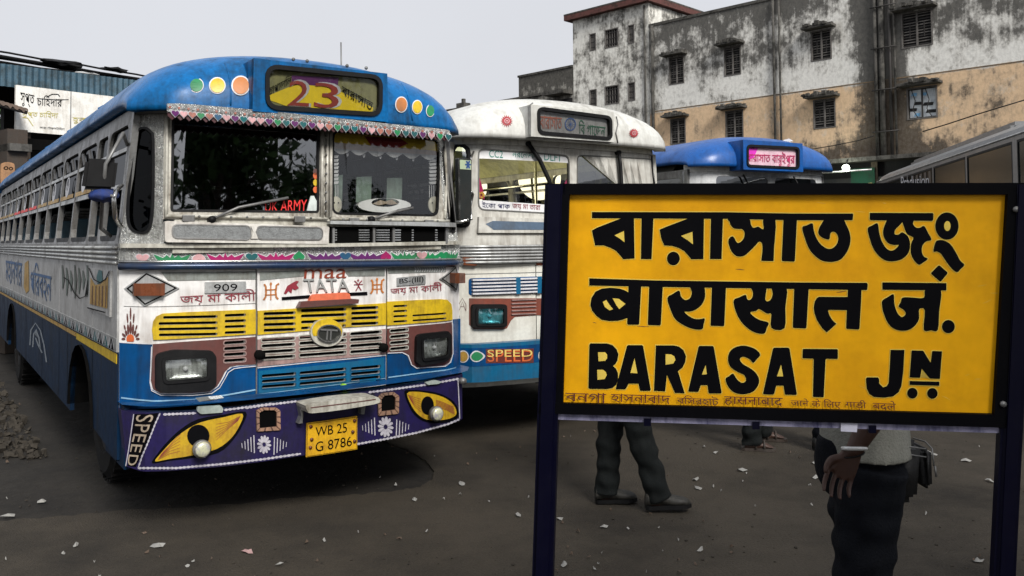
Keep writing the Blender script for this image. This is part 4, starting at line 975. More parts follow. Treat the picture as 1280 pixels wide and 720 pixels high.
# ================================================================ SECOND BUS (cream)
b2 = thing('bus', 'cream bus with two red suns on its domed roof, second from the left', 'bus', (-.5428, 7.0264, 0), 32.6, 'decorated town buses parked side by side')
b2['tumble'] = .035
bone = M('bone_paint', (.68, .67, .60), .42, 0, .28, (.24, .19, .13), 2.2, .12)
bonef = M('bone_frame_paint', (.56, .55, .50), .5, 0, .5, (.13, .10, .07), 5, .25)
def simple_bus(root, L, body, frame, glassm, roofm, lin, lower=None):
    SFx = front_surf(root, pf); SUx = front_surf(root, pfu, [(1.55, 0), (1.68, 0), (2.60, .07)]); SBx = front_surf(root, plan(.12, .10, .84), None, .14)
    ws = [(.10, .80)] + [(.92 + .86 * i, .92 + .86 * i + .78) for i in range(int((L - 1.2) / .86))]
    for s in (-1, 1):
        S = sidewall(root, s, L, lower or body, body, frame, ws, glassm)
        for a, b in ws: in_window(S, root, a, b, None, glassm)
        wheel(root, .26 if s < 0 else BW - .26, FAX, s); wheel(root, .22 if s < 0 else BW - .22, RAX, s)
    interior(root, L, lin); seats(root, L, seatm); rear(root, L, body)
    roof_mesh('roof', root, roofm, L, 2.58, .38, pfu, .5, .08)
    return SFx, SUx, SBx, dome_surf(root, 2.58, .38, pfu, .5, .08)
F2, U2, B2, D2 = simple_bus(b2, 9.4, bone, bonef, glassC, M('bone_roof_paint', (.62, .62, .58), .45, 0, .5, (.22, .20, .16), 2.5, .25), liner)
A5 = crop(540, 110, .3056); A6 = crop(550, 170, .2222); A7 = crop(660, 120, .1528); A8 = crop(550, 300, .2778)
def both(nm, S, pts, m_, par, off=0, th=0, holes=(), mirror=True):
    o_ = [S.px(*p) for p in pts]; h_ = [[S.px(*p) for p in h] for h in holes]
    r = plate(nm, S, [(o_, h_)], m_, par, off, th, px=False)
    if mirror: plate(nm, S, [(mirror_u(o_), [mirror_u(h) for h in h_])], m_, par, off, th, px=False)
    return r
S2X = Surf(b2, (0, -.40, 0), (1, 0, 0), (0, 0, 1), (0, -1, 0))
slot2 = rounded(A5([(435, 84), (728, 122), (730, 207), (437, 182)]), .22, 5)
bx2, _, _ = dest_box(b2, S2X, A5([(405, 58), (742, 108), (745, 228), (415, 192)]), slot2, _mats['bone_roof_paint'])
plate('sign_board', S2X, slot2, M('grey_led_board', (.36, .35, .34), .5, 0, .4), bx2, -.03)
text('destination_lettering', S2X, 'বারাসাত', A5([(448, 108), (538, 116), (538, 168), (450, 166)]), M('saffron_lettering', (.45, .12, .06), .5, 0, .3), bx2, -.024, 0, .04)
text('destination_lettering', S2X, 'িব গােডন', A5([(608, 128), (718, 142), (715, 196), (608, 186)]), M('dark_green_lettering', (.01, .12, .05), .5, 0, .3), bx2, -.024, 0, .04)
wb = M('wheel_emblem_blue', (.03, .09, .28), .5, 0, .2)
c_ = circ(573, 147, 23, 27, 24); plate('wheel_emblem', S2X, [(A5(c_), [A5(circ(573, 147, 19, 22, 24))])], wb, bx2, -.024)
for k in range(12):
    a = k * math.pi / 6; plate('wheel_spoke', S2X, A5(strip([(573, 147), (573 + 20 * math.cos(a), 147 + 23 * math.sin(a))], 1.6)), wb, bx2, -.023 + k * .0002)
plate('slot_glass', S2X, slot2, glassC, bx2, -.008)
for x, y, r in ((303, 135, 26), (823, 185, 21)):
    st_ = []
    for k in range(32):
        a = k * math.pi / 16; q = r if k % 2 == 0 else r * .6; st_.append((x + q * math.cos(a), y + q * math.sin(a)))
    plate('painted_sun', D2, A5(st_), redp, b2, .01); plate('painted_sun', D2, [(A5(circ(x, y, r * .42, r * .42, 14)), [A5(circ(x, y, r * .30, r * .30, 14))])], pink, b2, .014); plate('painted_sun', D2, A5(circ(x, y, r * .14, r * .14, 8)), pink, b2, .014)
tube('roof_seam', [D2.pt(*D2.px(*p), .008) for p in A5([(410, 62), (380, 85), (402, 110), (398, 150), (410, 185)])], .006, steel, b2, 5)
tube('roof_seam', [D2.pt(*D2.px(*p), .008) for p in A5([(752, 118), (758, 150), (750, 185), (758, 225)])], .006, steel, b2, 5)
wl2 = rounded(A6([(212, 68), (728, 110), (733, 400), (600, 443), (212, 418)]), .06)
wl2 = rounded([U2.px(*p) for p in A6([(212, 68), (728, 108), (733, 445), (212, 418)])], .12)
wr2 = rounded([U2.px(*p) for p in A7([(398, 480), (1000, 515), (1035, 560), (1050, 1010), (398, 985)])], .10)
of2 = [(U2.px(*A6([(190, 20)])[0])[0], 2.60), (BW - .20, 2.60), (BW - .20, 1.66), (U2.px(*A6([(190, 20)])[0])[0], 1.66)]
wf2 = plate('windscreen_frame', U2, [(of2, [wl2, wr2])], bonef, b2, 0, .04, px=False)
for w_ in (wl2, wr2):
    plate('window_rubber', U2, [(w_, [offset_poly(w_, -.012)])], M('grey_rubber', (.12, .12, .11), .6, 0, .4), wf2, .004, .03, px=False); plate('windscreen_pane', U2, w_, glassC if w_ is wl2 else glassA, wf2, -.012, 0, px=False)
bandm = M('white_vinyl', (.72, .72, .72), .5, 0, .2)
plate('screen_band', U2, A6([(214, 70), (727, 112), (728, 152), (216, 126)]), bandm, b2, -.006)
green2 = M('teal_green_lettering', (.01, .22, .17), .5, 0, .2)
text('screen_lettering', U2, 'CC2', A6([(278, 78), (355, 84), (355, 124), (278, 119)]), green2, b2, -.003, 0, .05)
text('screen_lettering', U2, 'DLF1', A6([(588, 94), (676, 100), (676, 142), (588, 136)]), green2, b2, -.003, 0, .05)
text('screen_lettering', U2, 'নরেনডান', A6([(408, 84), (552, 92), (552, 128), (408, 118)]), green2, b2, -.003, 0, .03)
plate('screen_band', U2, A6([(214, 360), (732, 396), (733, 446), (214, 418)]), bandm, b2, -.006)
text('screen_lettering', U2, 'ইেকা পাক', A6([(238, 366), (396, 376), (394, 412), (238, 404)]), M('navy_lettering', (.01, .015, .09), .5, 0, .2), b2, -.003, 0, .03)
text('screen_lettering', U2, 'জয় মা তারা', A6([(408, 378), (566, 388), (566, 424), (408, 414)]), redb if 0 else crim, b2, -.003, 0, .03)
for pts in ([(215, 190), (232, 230), (250, 290), (262, 355), (216, 355)], [(730, 235), (712, 270), (712, 400), (730, 400)]): plate('magenta_pennant', U2, A6(pts), M('magenta_cloth', (.5, .01, .12), .8, 0, .2), b2, -.03, .01)
for k in range(10):
    a = k * math.pi / 5; plate('marigold', U2, A6(circ(238 + 13 * math.cos(a), 332 + 13 * math.sin(a), 7, 7, 8)), oran if k % 2 else yellow, b2, -.014 - k * .0003, .008)
for k in range(4): plate('yellow_square', U2, A6([(232 + k * 22, 232), (246 + k * 22, 234), (246 + k * 22, 268), (232 + k * 22, 268)]), M('yellow_curtain', (.75, .62, .12), .7, 0, .2), b2, -.35)  # flat yellow squares hung behind the windscreen
for y in (1.6, 3.6, 5.6):     # lit tubes under the second bus ceiling
    tube('ceiling_tube_lamp', [(BW / 2 - .45, y, 2.66), (BW / 2 + .45, y, 2.66)], .02, _mats.get('tube_glow') or _mats.setdefault('tube_glow', emis('tube_glow', (1, .93, .62), 4)), b2, 8)
    l_d = bpy.data.lights.new('ceiling_tube_light', 'POINT'); l_d.energy = 16; l_d.color = (1, .9, .6); l_d.shadow_soft_size = .3; l_o = bpy.data.objects.new('ceiling_tube_light', l_d); COL.objects.link(l_o); l_o.parent = b2; l_o.location = (BW / 2, y, 2.45)
# quarter windows
rg2 = smooth_closed([U2.px(*p) for p in A6([(100, 42), (145, 55), (168, 100), (170, 300), (168, 470), (150, 510), (100, 515), (60, 500), (48, 420), (46, 200), (55, 90)])], 3)
xr = U2.px(*A6([(190, 20)])[0])[0] + .01
for P_, R_ in (([(0, 2.60), (xr, 2.60), (xr, 1.66), (0, 1.66)], rg2), ([(BW, 2.60), (BW - xr, 2.60), (BW - xr, 1.66), (BW, 1.66)], mirror_u(rg2))):
    P_ = [(max(0, min(BW, a)), b) for a, b in P_]; R_ = [(max(.012, min(BW - .012, a)), b) for a, b in R_]
    c = plate('corner_panel', U2, [(P_, [offset_poly(R_, -.012)])], bonef, b2, .003, .04, px=False)
    plate('quarter_window_rubber', U2, [(R_, [offset_poly(R_, -.022)])], blackp, c, .016, .03, px=False); plate('quarter_window', U2, offset_poly(R_, -.012), glassA, c, -.01, 0, px=False)
# mirror on the near corner, seen through the gap between the buses
mq = rounded(A6([(48, 132), (124, 138), (122, 480), (52, 475)]), .14); mo = [U2.px(*p) for p in mq]
mm = plate('side_mirror', U2, mo, M('black_mirror_back', (.03, .035, .035), .35, 0, .4), b2, .16, .05, px=False)
plate('mirror_rim', U2, [(mo, [offset_poly(mo, -.010)])], chrome, mm, .165, .01, px=False)
plate('mirror_sticker', U2, A6([(55, 142), (120, 147), (120, 198), (55, 194)]), M('pale_lime_sticker', (.5, .6, .4), .5, 0, .2), mm, .164)
for k in range(3):
    a = k * math.pi / 3; plate('sticker_mark', U2, A6(strip([(102 - 16 * math.cos(a), 170 - 24 * math.sin(a)), (102 + 16 * math.cos(a), 170 + 24 * math.sin(a))], 9)), wb, mm, .166 + k * .0004)
tube('mirror_arm', [U2.pt(*U2.px(*p), o) for p, o in zip(A6([(128, 320), (165, 330), (150, 400), (130, 470), (60, 485), (5, 492)]), (.14, .06, .06, .14, .16, .16))], .012, chrome, mm, 6)
tube('mirror_arm', [U2.pt(*U2.px(*p), o) for p, o in zip(A6([(124, 200), (140, 130), (180, 90)]), (.14, .10, .03))], .010, chrome, mm, 6)
wiper(U2, b2, A6([(485, 45), (550, 140), (600, 250), (612, 300)]), .02); wiper(U2, b2, A7([(722, 465), (735, 560), (745, 720), (748, 860)]), .02)
plate('eyebrow_panel', U2, [(0, 2.50), (BW, 2.50), (BW, 2.585), (0, 2.585)], bonef, b2, .02, .02, px=False)
# flap, mouldings
both('flap', U2, A6([(210, 455), (720, 470), (720, 545), (205, 545)]), bonef, b2, .03, .03, mirror=False)
both('flap_stripe', U2, A6([(245, 495), (285, 478), (720, 490), (720, 528), (290, 528)]), M('blue_grey_stripe', (.10, .15, .22), .4, .2, .4), b2, .033, 0, mirror=False)
for k in range(6): tube('front_moulding', [U2.pt(u * BW / 24, 1.63 + k * .016 if 0 else 1.52 + k * .026, .012) for u in range(25)], .012, alu, b2, 6)
plate('moulding_panel', F2, [(0, 1.50), (BW, 1.50), (BW, 1.68), (0, 1.68)], steel, b2, 0, .02, px=False)
def pz(S, x, y): return S.px(*A8([(x, y)])[0])
zt = pz(F2, 300, 45)[1]
plate('front_panel', F2, [(0.005, 1.50), (BW - .005, 1.50), (BW - .005, .50), (0.005, .50)], bone, b2, 0, .03, px=False)
u_s = pz(F2, 430, 200)[0]
for u in (u_s, BW - u_s): plate('panel_seam', F2, [(u, .58), (u + .006, .58), (u + .006, 1.49), (u, 1.49)], under, b2, .0015, 0, px=False)
z_ = pz(F2, 300, 148)[1]; plate('panel_seam', F2, [(0.02, z_), (BW - .02, z_), (BW - .02, z_ - .006), (.02, z_ - .006)], steel, b2, .0018, 0, px=False)
g0 = pz(F2, 128, 200)[0]; gt = pz(F2, 300, 168)[1]; gb = pz(F2, 300, 244)[1]; mb = pz(F2, 150, 398)[1]; mt = pz(F2, 300, 260)[1]
gb_ = rounded([(g0, gb), (g0, gt), (BW - g0, gt), (BW - g0, gb)], .18)
plate('grille_recess', F2, gb_, blue, b2, .004, 0, px=False)
for k in range(5):
    z = gb + (gt - gb) * (k + .5) / 5; plate('grille_slat', F2, [(g0 + .02, z - .007), (BW - g0 - .02, z - .007), (BW - g0 - .02, z + .006), (g0 + .02, z + .006)], whitep, b2, .03, .028, px=False)
for u in (u_s - .18, u_s + .02, BW / 2, BW - u_s - .02, BW - u_s + .18): plate('grille_post', F2, [(u - .02, gb), (u + .02, gb), (u + .02, gt), (u - .02, gt)], teal, b2, .032, .03, px=False)
mrp = [pz(F2, *p) for p in ((130, 262), (432, 262), (432, 338), (335, 345), (318, 362), (300, 400), (280, 402), (150, 400), (130, 380))]
both('lamp_surround', F2, [F2 and p for p in A8([(130, 262), (432, 262), (432, 338), (335, 345), (318, 362), (300, 396), (280, 402), (150, 400), (130, 380)])], M('brown_red_paint', (.20, .05, .03), .45, 0, .4), b2, .006, .004)
for k in range(5): both('louvre_slat', F2, A8(strip([(318, 270 + k * 16), (428, 266 + k * 16)], 5)), pinkw, b2, .02, .015)
both('centre_grille', F2, A8([(432, 262), (560, 262), (560, 338), (432, 338)]), _mats['brown_red_paint'], b2, .006, .004)
headlamp(F2, rounded(A8([(135, 288), (290, 288), (290, 392), (135, 394)]), .16, 3), rounded(A8([(155, 304), (276, 304), (276, 378), (155, 380)]), .14, 3), b2, lensb2)
hr = [F2.px(*p) for p in rounded(A8([(135, 288), (290, 288), (290, 392), (135, 394)]), .16, 3)]
plate('headlamp', F2, mirror_u(hr), blackp, b2, .045, .05, px=False); plate('lamp_lens', F2, offset_poly(mirror_u(hr), -.03), lensb, b2, .05, .01, px=False)
both('corner_lamp', F2, rounded(A8([(88, 76), (155, 72), (153, 116), (90, 112)]), .2), rust, b2, .05, .05)
both('orange_plate', F2, A8([(433, 62), (500, 62), (500, 114), (433, 114)]), M('rust_orange_paint', (.50, .12, .04), .5, 0, .3), b2, .004, .004, mirror=False); plate('plate_arch', F2, A8([(452, 105), (455, 80), (468, 75), (480, 80), (484, 105)]), inkm, b2, .006)
for pts in ([(84, 320), (84, 290), (100, 262), (116, 290), (116, 320)], [(86, 316), (100, 278), (114, 316)], [(92, 300), (108, 300)]): plate('painted_outline', F2, A8(strip(pts, 2.5)), maroon, b2, .003)
zb = pz(B2, 300, 462)[1]; zl = pz(B2, 300, 632)[1]; zs = pz(B2, 300, 560)[1]
bp2 = plate('bumper', B2, [(.0, zl), (BW, zl), (BW, zb), (0, zb)], teal, b2, 0, .10, px=False)
plate('bumper_band', B2, [(.0, zs), (BW, zs), (BW, zb - .03), (0, zb - .03)], blue, bp2, .003, 0, px=False)
both('bumper_disc', B2, A8(circ(102, 524, 26, 28, 20)), whitep, bp2, .006); both('bumper_disc', B2, A8(circ(102, 524, 21, 23, 20)), goldp, bp2, .009)
both('bumper_leaf', B2, smooth_closed(A8([(132, 524), (150, 500), (175, 500), (202, 522), (175, 546), (148, 546)]), 3), whitep, bp2, .006); both('bumper_leaf', B2, smooth_closed(A8([(138, 524), (152, 505), (173, 505), (192, 522), (173, 541), (150, 541)]), 3), green, bp2, .009)
plate('bumper_disc', B2, A8(circ(462, 520, 22, 28, 20)), whitep, bp2, .006); plate('bumper_disc', B2, A8(circ(462, 520, 17, 22, 20)), maroon, bp2, .009)
plate('speed_strip', B2, A8([(205, 490), (420, 488), (420, 552), (205, 554)]), M('dark_red_band', (.12, .015, .01), .5, 0, .3), bp2, .005)
text('speed_lettering', B2, 'SPEED', A8([(212, 496), (416, 494), (416, 546), (212, 548)]), oran, bp2, .008, 0, .07); text('speed_lettering', B2, 'SPEED', A8([(210, 493), (413, 491), (413, 524), (210, 526)]), M('pale_gold_lettering', (.75, .55, .15), .5, 0, .2), bp2, .011, 0, .05)

bpy.context.view_layer.update(); taper_bus(b2)

# ================================================================ THIRD BUS (blue roof above the station board)
def place_at(pl, pr, deg):
    a = CAMM @ Vector(((pl[0] - CX) / F_PX, -(pl[1] - CY) / F_PX, -1)); b = CAMM @ Vector(((pr[0] - CX) / F_PX, -(pr[1] - CY) / F_PX, -1)); u = Vector((math.cos(R(deg)), math.sin(R(deg)))) * BW
    det = -a.x * b.y + b.x * a.y; s = (u.x * b.y - b.x * u.y) / det; return (a.x * s, a.y * s, 0)
b3 = thing('bus', 'bus with chipped blue dome and pink route box, just above the station board', 'bus', place_at((857, 300), (1034, 300), 28), 28, 'decorated town buses parked side by side')
b3['tumble'] = .035
F3, U3, B3, D3 = simple_bus(b3, 9.2, M('pale_grey_paint', (.52, .53, .53), .5, 0, .5), pillar, glassD, M('chipped_blue_enamel', (.004, .085, .33), .38, 0, .5, (.004, .03, .12), 2.4, .3), linerd, navy)
A9 = crop(800, 150, .375); S3X = Surf(b3, (0, -.42, 0), (1, 0, 0), (0, 0, 1), (0, -1, 0))
sl3 = rounded(A9([(358, 86), (527, 94), (527, 160), (358, 152)]), .16, 4)
bx3, _, _ = dest_box(b3, S3X, A9([(345, 66), (542, 78), (542, 172), (345, 166)]), sl3, _mats['chipped_blue_enamel'])
plate('sign_board', S3X, sl3, M('pale_pink_board', (.75, .5, .58), .5, 0, .2), bx3, -.03); plate('magenta_patch', S3X, A9([(358, 90), (400, 92), (385, 125), (358, 135)]), M('magenta_print', (.7, .03, .5), .5, 0, .1), bx3, -.028)  # pink board with a flat magenta patch in one corner
text('destination_lettering', S3X, 'বারাসাত বারুইপুর', A9([(362, 102), (522, 106), (520, 156), (362, 148)]), M('pink_red_lettering', (.5, .02, .12), .5, 0, .2), bx3, -.024, 0, .03)
for pts in ([(180, 118), (200, 104), (212, 112), (225, 108), (222, 118), (208, 124), (195, 138), (185, 130)], [(238, 118), (246, 122), (240, 128)], [(480, 66), (496, 62), (510, 70), (500, 76)]): plate('paint_chip', D3, A9(pts), whitep, b3, .006)
plate('eyebrow_panel', U3, [(0, 2.49), (BW, 2.49), (BW, 2.58), (0, 2.58)], M('white_eyebrow', (.6, .6, .58), .5, 0, .5), b3, .02, .02, px=False)
h3 = [rounded([(.32, 1.8), (1.12, 1.8), (1.12, 2.44), (.32, 2.44)], .1), rounded([(1.24, 1.8), (2.03, 1.8), (2.03, 2.44), (1.24, 2.44)], .1)]
wf3 = plate('windscreen_frame', U3, [([(0, 1.66), (BW, 1.66), (BW, 2.50), (0, 2.50)], h3)], _mats['pale_grey_paint'], b3, 0, .04, px=False)
for h in h3: plate('windscreen_pane', U3, h, glassA, wf3, -.01, 0, px=False)
for u0, u1 in ((.7, 1.0), (1.55, 1.9)): tube('wiper', [U3.pt(u0, 2.46, .03), U3.pt((u0 + u1) / 2, 2.2, .04), U3.pt(u1, 2.0, .03)], .012, blackp, wf3, 6)
plate('front_panel', F3, [(0.005, 1.67), (BW - .005, 1.67), (BW - .005, .50), (0.005, .50)], _mats['pale_grey_paint'], b3, 0, .03, px=False)
plate('bumper', B3, [(0, .42), (BW, .42), (BW, .74), (0, .74)], navy, b3, 0, .1, px=False)
plate('grille', F3, rounded([(.3, 1.15), (BW - .3, 1.15), (BW - .3, 1.35), (.3, 1.35)], .2), yellow, b3, .01, .01, px=False)
for k in range(4): plate('grille_slat', F3, [(.36, 1.18 + k * .04), (BW - .36, 1.18 + k * .04), (BW - .36, 1.195 + k * .04), (.36, 1.195 + k * .04)], dark, b3, .012, 0, px=False)
for u in (.25, BW - .6): headq = plate('headlamp', F3, rounded([(u, .88), (u + .35, .88), (u + .35, 1.08), (u, 1.08)], .2), blackp, b3, .04, .04, px=False); plate('lamp_lens', F3, rounded([(u + .04, .91), (u + .31, .91), (u + .31, 1.05), (u + .04, 1.05)], .15), lensm, headq, .05, .01, px=False)

bpy.context.view_layer.update(); taper_bus(b3)

# ================================================================ GREY COACH on the right
b4 = thing('coach', 'grey coach with long dark side windows parked at the far right', 'coach', (5.80, 8.2, 0), -13.2)
S4 = Surf(b4, (0, 0, 0), (0, 1, 0), (0, 0, 1), (-1, 0, 0))
A10 = crop(1030, 130, .1953)
ya, za = S4.px(1262, 176); yb, zb4 = S4.px(1100, 228); y_f, z_f = S4.px(1096, 229)
L4 = y_f + .3
silver = M('coach_silver_paint', (.20, .205, .21), .4, .1, .5, (.16, .16, .15), 3, .1, coat=.3)
CWD = 2.5; zr = za + .04
prof = [(0, .4), (0, zr), (.05, zr + .10), (.22, zr + .20), (.60, zr + .27), (1.25, zr + .29)]; prof = prof + [(CWD - x, z) for x, z in prof[-2::-1]]
bm = bmesh.new(); ys = [-3.2, -3.0, 0, 3, 6, L4 - .6, L4 - .15, L4]; rings = []
for y, k in zip(ys, (.9, 1, 1, 1, 1, 1, .97, .86)): rings.append([bm.verts.new((CWD / 2 + (x - CWD / 2) * (.5 + .5 * k), y, .4 + (z - .4) * (k if z > 2 else 1))) for x, z in prof])
for a, b in zip(rings, rings[1:]):
    for i in range(len(prof) - 1):
        if prof[i] == (0, .4) or prof[i + 1] == (CWD, .4): continue
        bm.faces.new((a[i], a[i + 1], b[i + 1], b[i]))
bm.faces.new(rings[0][::-1]); bm.faces.new(rings[-1]); from_bm('roof', bm, silver, b4, False)
for s, X in ((-1, 0), (1, CWD)):
    S_ = Surf(b4, (X, 0, 0), (0, 1, 0), (0, 0, 1), (s, 0, 0)); zw = za - .02
    bays = [(-3.0, ya - .28), (ya - .10, ya - .10 + 2.0), (ya + 1.98, ya + 3.9), (ya + 3.98, ya + 5.9), (ya + 5.98, L4 - .5)]
    plate('side_panel', S_, [([(-3.1, .4), (L4 - .1, .4), (L4 - .1, zr), (-3.1, zr)], [rounded([(a, 1.55), (b, 1.55), (b, zw), (a, zw)], .04) for a, b in bays])], silver, b4, .004, .04, px=False)
    for a, b in bays:
        wq = plate('side_window', S_, rounded([(a, 1.55), (b, 1.55), (b, zw), (a, zw)], .04), M('tinted_coach_glass', (.012, .016, .016), .12, 0, .1, (.02, .02, .02), 2, .02, spec=.25), b4, -.005, 0, px=False)
        plate('window_rubber', S_, [([(a, 1.55), (b, 1.55), (b, zw), (a, zw)], [[(a + .03, 1.58), (b - .03, 1.58), (b - .03, zw - .03), (a + .03, zw - .03)]])], blackp, wq, .006, .01, px=False)
    if s < 0:
        curt = M('brown_curtain', (.13, .10, .075), .8, 0, .4)
        for a, b in bays[3:4]:
            for k in range(5): plate('curtain_fold', S_, [(a + .1 + k * .32, 1.6), (a + .34 + k * .32, 1.6), (a + .30 + k * .32, zw - .05), (a + .14 + k * .32, zw - .05)], curt, b4, .0 + .0005 * k, 0, px=False)
        text('side_lettering', S_, 'Pradarsion'[::1] if 0 else 'Pradusion', [S_.px(*p) for p in A10([(495, 465), (675, 450), (675, 520), (495, 540)])], whitep, b4, .008, 0, .04, px=False)
    for y in (-1.5, 5.2): 
        m_ = Matrix.Translation((X + s * -.16, y, .5)) @ Matrix.Rotation(R(90) * s, 4, 'Y'); bm = bmesh.new(); lathem(bm, [(.25, -.13), (.48, -.13), (.5, -.06), (.5, .08), (.46, .14), (.27, .14), (.25, .10)], m_, 28); t = from_bm('wheel', bm, tyre, b4)
        bm = bmesh.new(); lathem(bm, [(.26, .11), (.2, .06), (.1, .08), (.06, .13), (.02, .13)], m_, 20); from_bm('rim', bm, rimm, t)
for a in (0,): tube('roof_gutter', [(-.012, -3, zr + .01 + a * .05), (-.012, L4 - .4, zr + .01 + a * .05)], .012, alu, b4, 6)
yp, zp = S4.px(1214, 171)
bm = bmesh.new(); boxm(bm, .55, CWD - .55, yp, L4 - 1.2, zr + .25, zr + .42); bmesh.ops.bevel(bm, geom=bm.edges[:], offset=.06, segments=2, affect='EDGES'); from_bm('roof_unit', bm, silver, b4)

# ================================================================ BUILDINGS
def plaster(name, zsplit, upper, lower, top_z, drain_a=None, heavy=.5, zlow=5.5):
    m = bpy.data.materials.new(name); m.use_nodes = True; n = m.node_tree; b = n.nodes['Principled BSDF']; b.inputs['Roughness'].default_value = .92; b.inputs['Specular IOR Level'].default_value = .2
    N = n.nodes.new; Lk = n.links.new
    tc = N('ShaderNodeTexCoord'); sp = N('ShaderNodeSeparateXYZ'); Lk(tc.outputs['Object'], sp.inputs[0])
    def noise(sc3, det=8, r=.65):
        mp = N('ShaderNodeMapping'); mp.inputs['Scale'].default_value = sc3; nz = N('ShaderNodeTexNoise'); nz.inputs['Scale'].default_value = 1; nz.inputs['Detail'].default_value = det; nz.inputs['Roughness'].default_value = r
        Lk(tc.outputs['Object'], mp.inputs[0]); Lk(mp.outputs[0], nz.inputs['Vector']); return nz.outputs[0]
    def math_(op, a, b_, c=None, clamp=False):
        x = N('ShaderNodeMath'); x.operation = op; x.use_clamp = clamp
        for i, q in enumerate((a, b_, c)):
            if q is None: continue
            if isinstance(q, (int, float)): x.inputs[i].default_value = q
            else: Lk(q, x.inputs[i])
        return x.outputs[0]
    def rng(v, a, b_, c=0., d=1.):
        x = N('ShaderNodeMapRange'); x.inputs[1].default_value = a; x.inputs[2].default_value = b_; x.inputs[3].default_value = c; x.inputs[4].default_value = d; Lk(v, x.inputs[0]); return x.outputs[0]
    def mix(f, a, b_):
        x = N('ShaderNodeMixRGB'); Lk(f, x.inputs[0])
        for i, q in ((1, a), (2, b_)):
            if isinstance(q, tuple): x.inputs[i].default_value = (*q, 1)
            else: Lk(q, x.inputs[i])
        return x.outputs[0]
    z = sp.outputs['Z']; big = noise((.35, .35, .5)); med = noise((1.3, 1.3, 1.0)); streak = noise((5, 5, .35), 5); fine = noise((7, 7, 5), 6, .7)
    split = rng(math_('ADD', z, math_('MULTIPLY_ADD', med, .5, -.25)), zsplit - .05, zsplit + .05)
    base = mix(split, lower, upper)
    base = mix(rng(fine, .42, .75, 0, .55), base, mix(split, tuple(c * .55 for c in lower), tuple(c * .5 for c in upper)))
    # pale patches of repaired plaster
    base = mix(rng(noise((.8, .8, .5), 6, .7), .58, .66, 0, .5), base, (.55, .53, .47))
    bias = N('ShaderNodeValToRGB'); cr = bias.color_ramp; Lk(rng(z, 0, 16), bias.inputs[0])
    pts = [(0, .2), (zlow / 16, .14), ((zlow + .8) / 16, -.06), ((zsplit - .4) / 16, -.08), ((zsplit + .6) / 16, -.05), ((top_z - 2.6) / 16, .08), ((top_z - 1.2) / 16, .13), (min(.999, (top_z) / 16), .26)]
    cr.elements[0].position = pts[0][0]; cr.elements[0].color = (pts[0][1] * heavy * 2 + .5,) * 3 + (1,); cr.elements[1].position = pts[-1][0]; cr.elements[1].color = (pts[-1][1] * heavy * 2 + .5,) * 3 + (1,)
    for p, v in pts[1:-1]: e = cr.elements.new(p); e.color = (v * heavy * 2 + .5,) * 3 + (1,)
    tot = math_('ADD', math_('MULTIPLY', big, .9), math_('MULTIPLY', streak, .45)); tot = math_('ADD', tot, math_('MULTIPLY', fine, .45)); tot = math_('ADD', tot, math_('MULTIPLY_ADD', med, 1.3, -.375)); tot = math_('ADD', tot, bias.outputs[0])
    if drain_a is not None:
        dist = math_('ABSOLUTE', math_('SUBTRACT', sp.outputs['X'], drain_a), None); tot = math_('ADD', tot, rng(dist, .3, 1.5, .62, 0))
    tot = math_('SUBTRACT', tot, 1.675)
    f1 = rng(tot, .02, .21, 0, .86); f0 = rng(tot, -.12, .06, 0, .35)
    col = mix(f0, base, (.20, .18, .15)); col = mix(f1, col, mix(rng(fine, .4, .62), (.012, .012, .011), (.075, .07, .062)))
    Lk(col, b.inputs['Base Color'])
    bp = N('ShaderNodeBump'); bp.inputs['Strength'].default_value = .35; bp.inputs['Distance'].default_value = .04; Lk(math_('ADD', fine, math_('MULTIPLY', med, 1.)), bp.inputs['Height']); Lk(bp.outputs[0], b.inputs['Normal'])
    return m
FO = (7.405, 45.1, 0)
wallA = plaster('stained_two_tone_plaster', 8.40, (.76, .75, .70), (.68, .49, .31), 13.1, 12.25, .62)
wallB = plaster('stained_cream_plaster', 7.6, (.76, .75, .69), (.62, .43, .25), 14.6, None, .2, 3)
concr = M('mossy_concrete', (.10, .095, .085), .95, 0, .8, (.02, .02, .018), 3, .8, fine=30, spec=.2)
redc = M('faded_red_coping', (.13, .055, .048), .9, 0, .7, (.04, .03, .025), 2.5, .5, streak=.2, spec=.2)
winm = M('dark_window_grille', (.035, .032, .03), .7, .2, .4)
shut = M('grey_shutter_wood', (.14, .13, .12), .8, 0, .6)
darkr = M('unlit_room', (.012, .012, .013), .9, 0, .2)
bd = thing('building', 'long stained building with white upper walls and orange plaster below', 'building', FO, -45)
SB1 = Surf(bd, (0, 0, 0), (1, 0, 0), (0, 0, 1), (0, -1, 0))
bt = thing('building', 'tall cream stair block with red coping beside the long stained building', 'building', (FO[0] - 5.35 * .7071, FO[1] + 5.35 * .7071, 0), -45)
SB2 = Surf(bt, (0, -.02, 0), (1, 0, 0), (0, 0, 1), (0, -1, 0))
def win_rect(S, r):
    q = [S.px(*p) for p in ((r[0], (r[1] + r[3]) / 2), (r[2], (r[1] + r[3]) / 2), ((r[0] + r[2]) / 2, r[1]), ((r[0] + r[2]) / 2, r[3]))]
    return q[0][0], q[1][0], q[3][1], q[2][1]
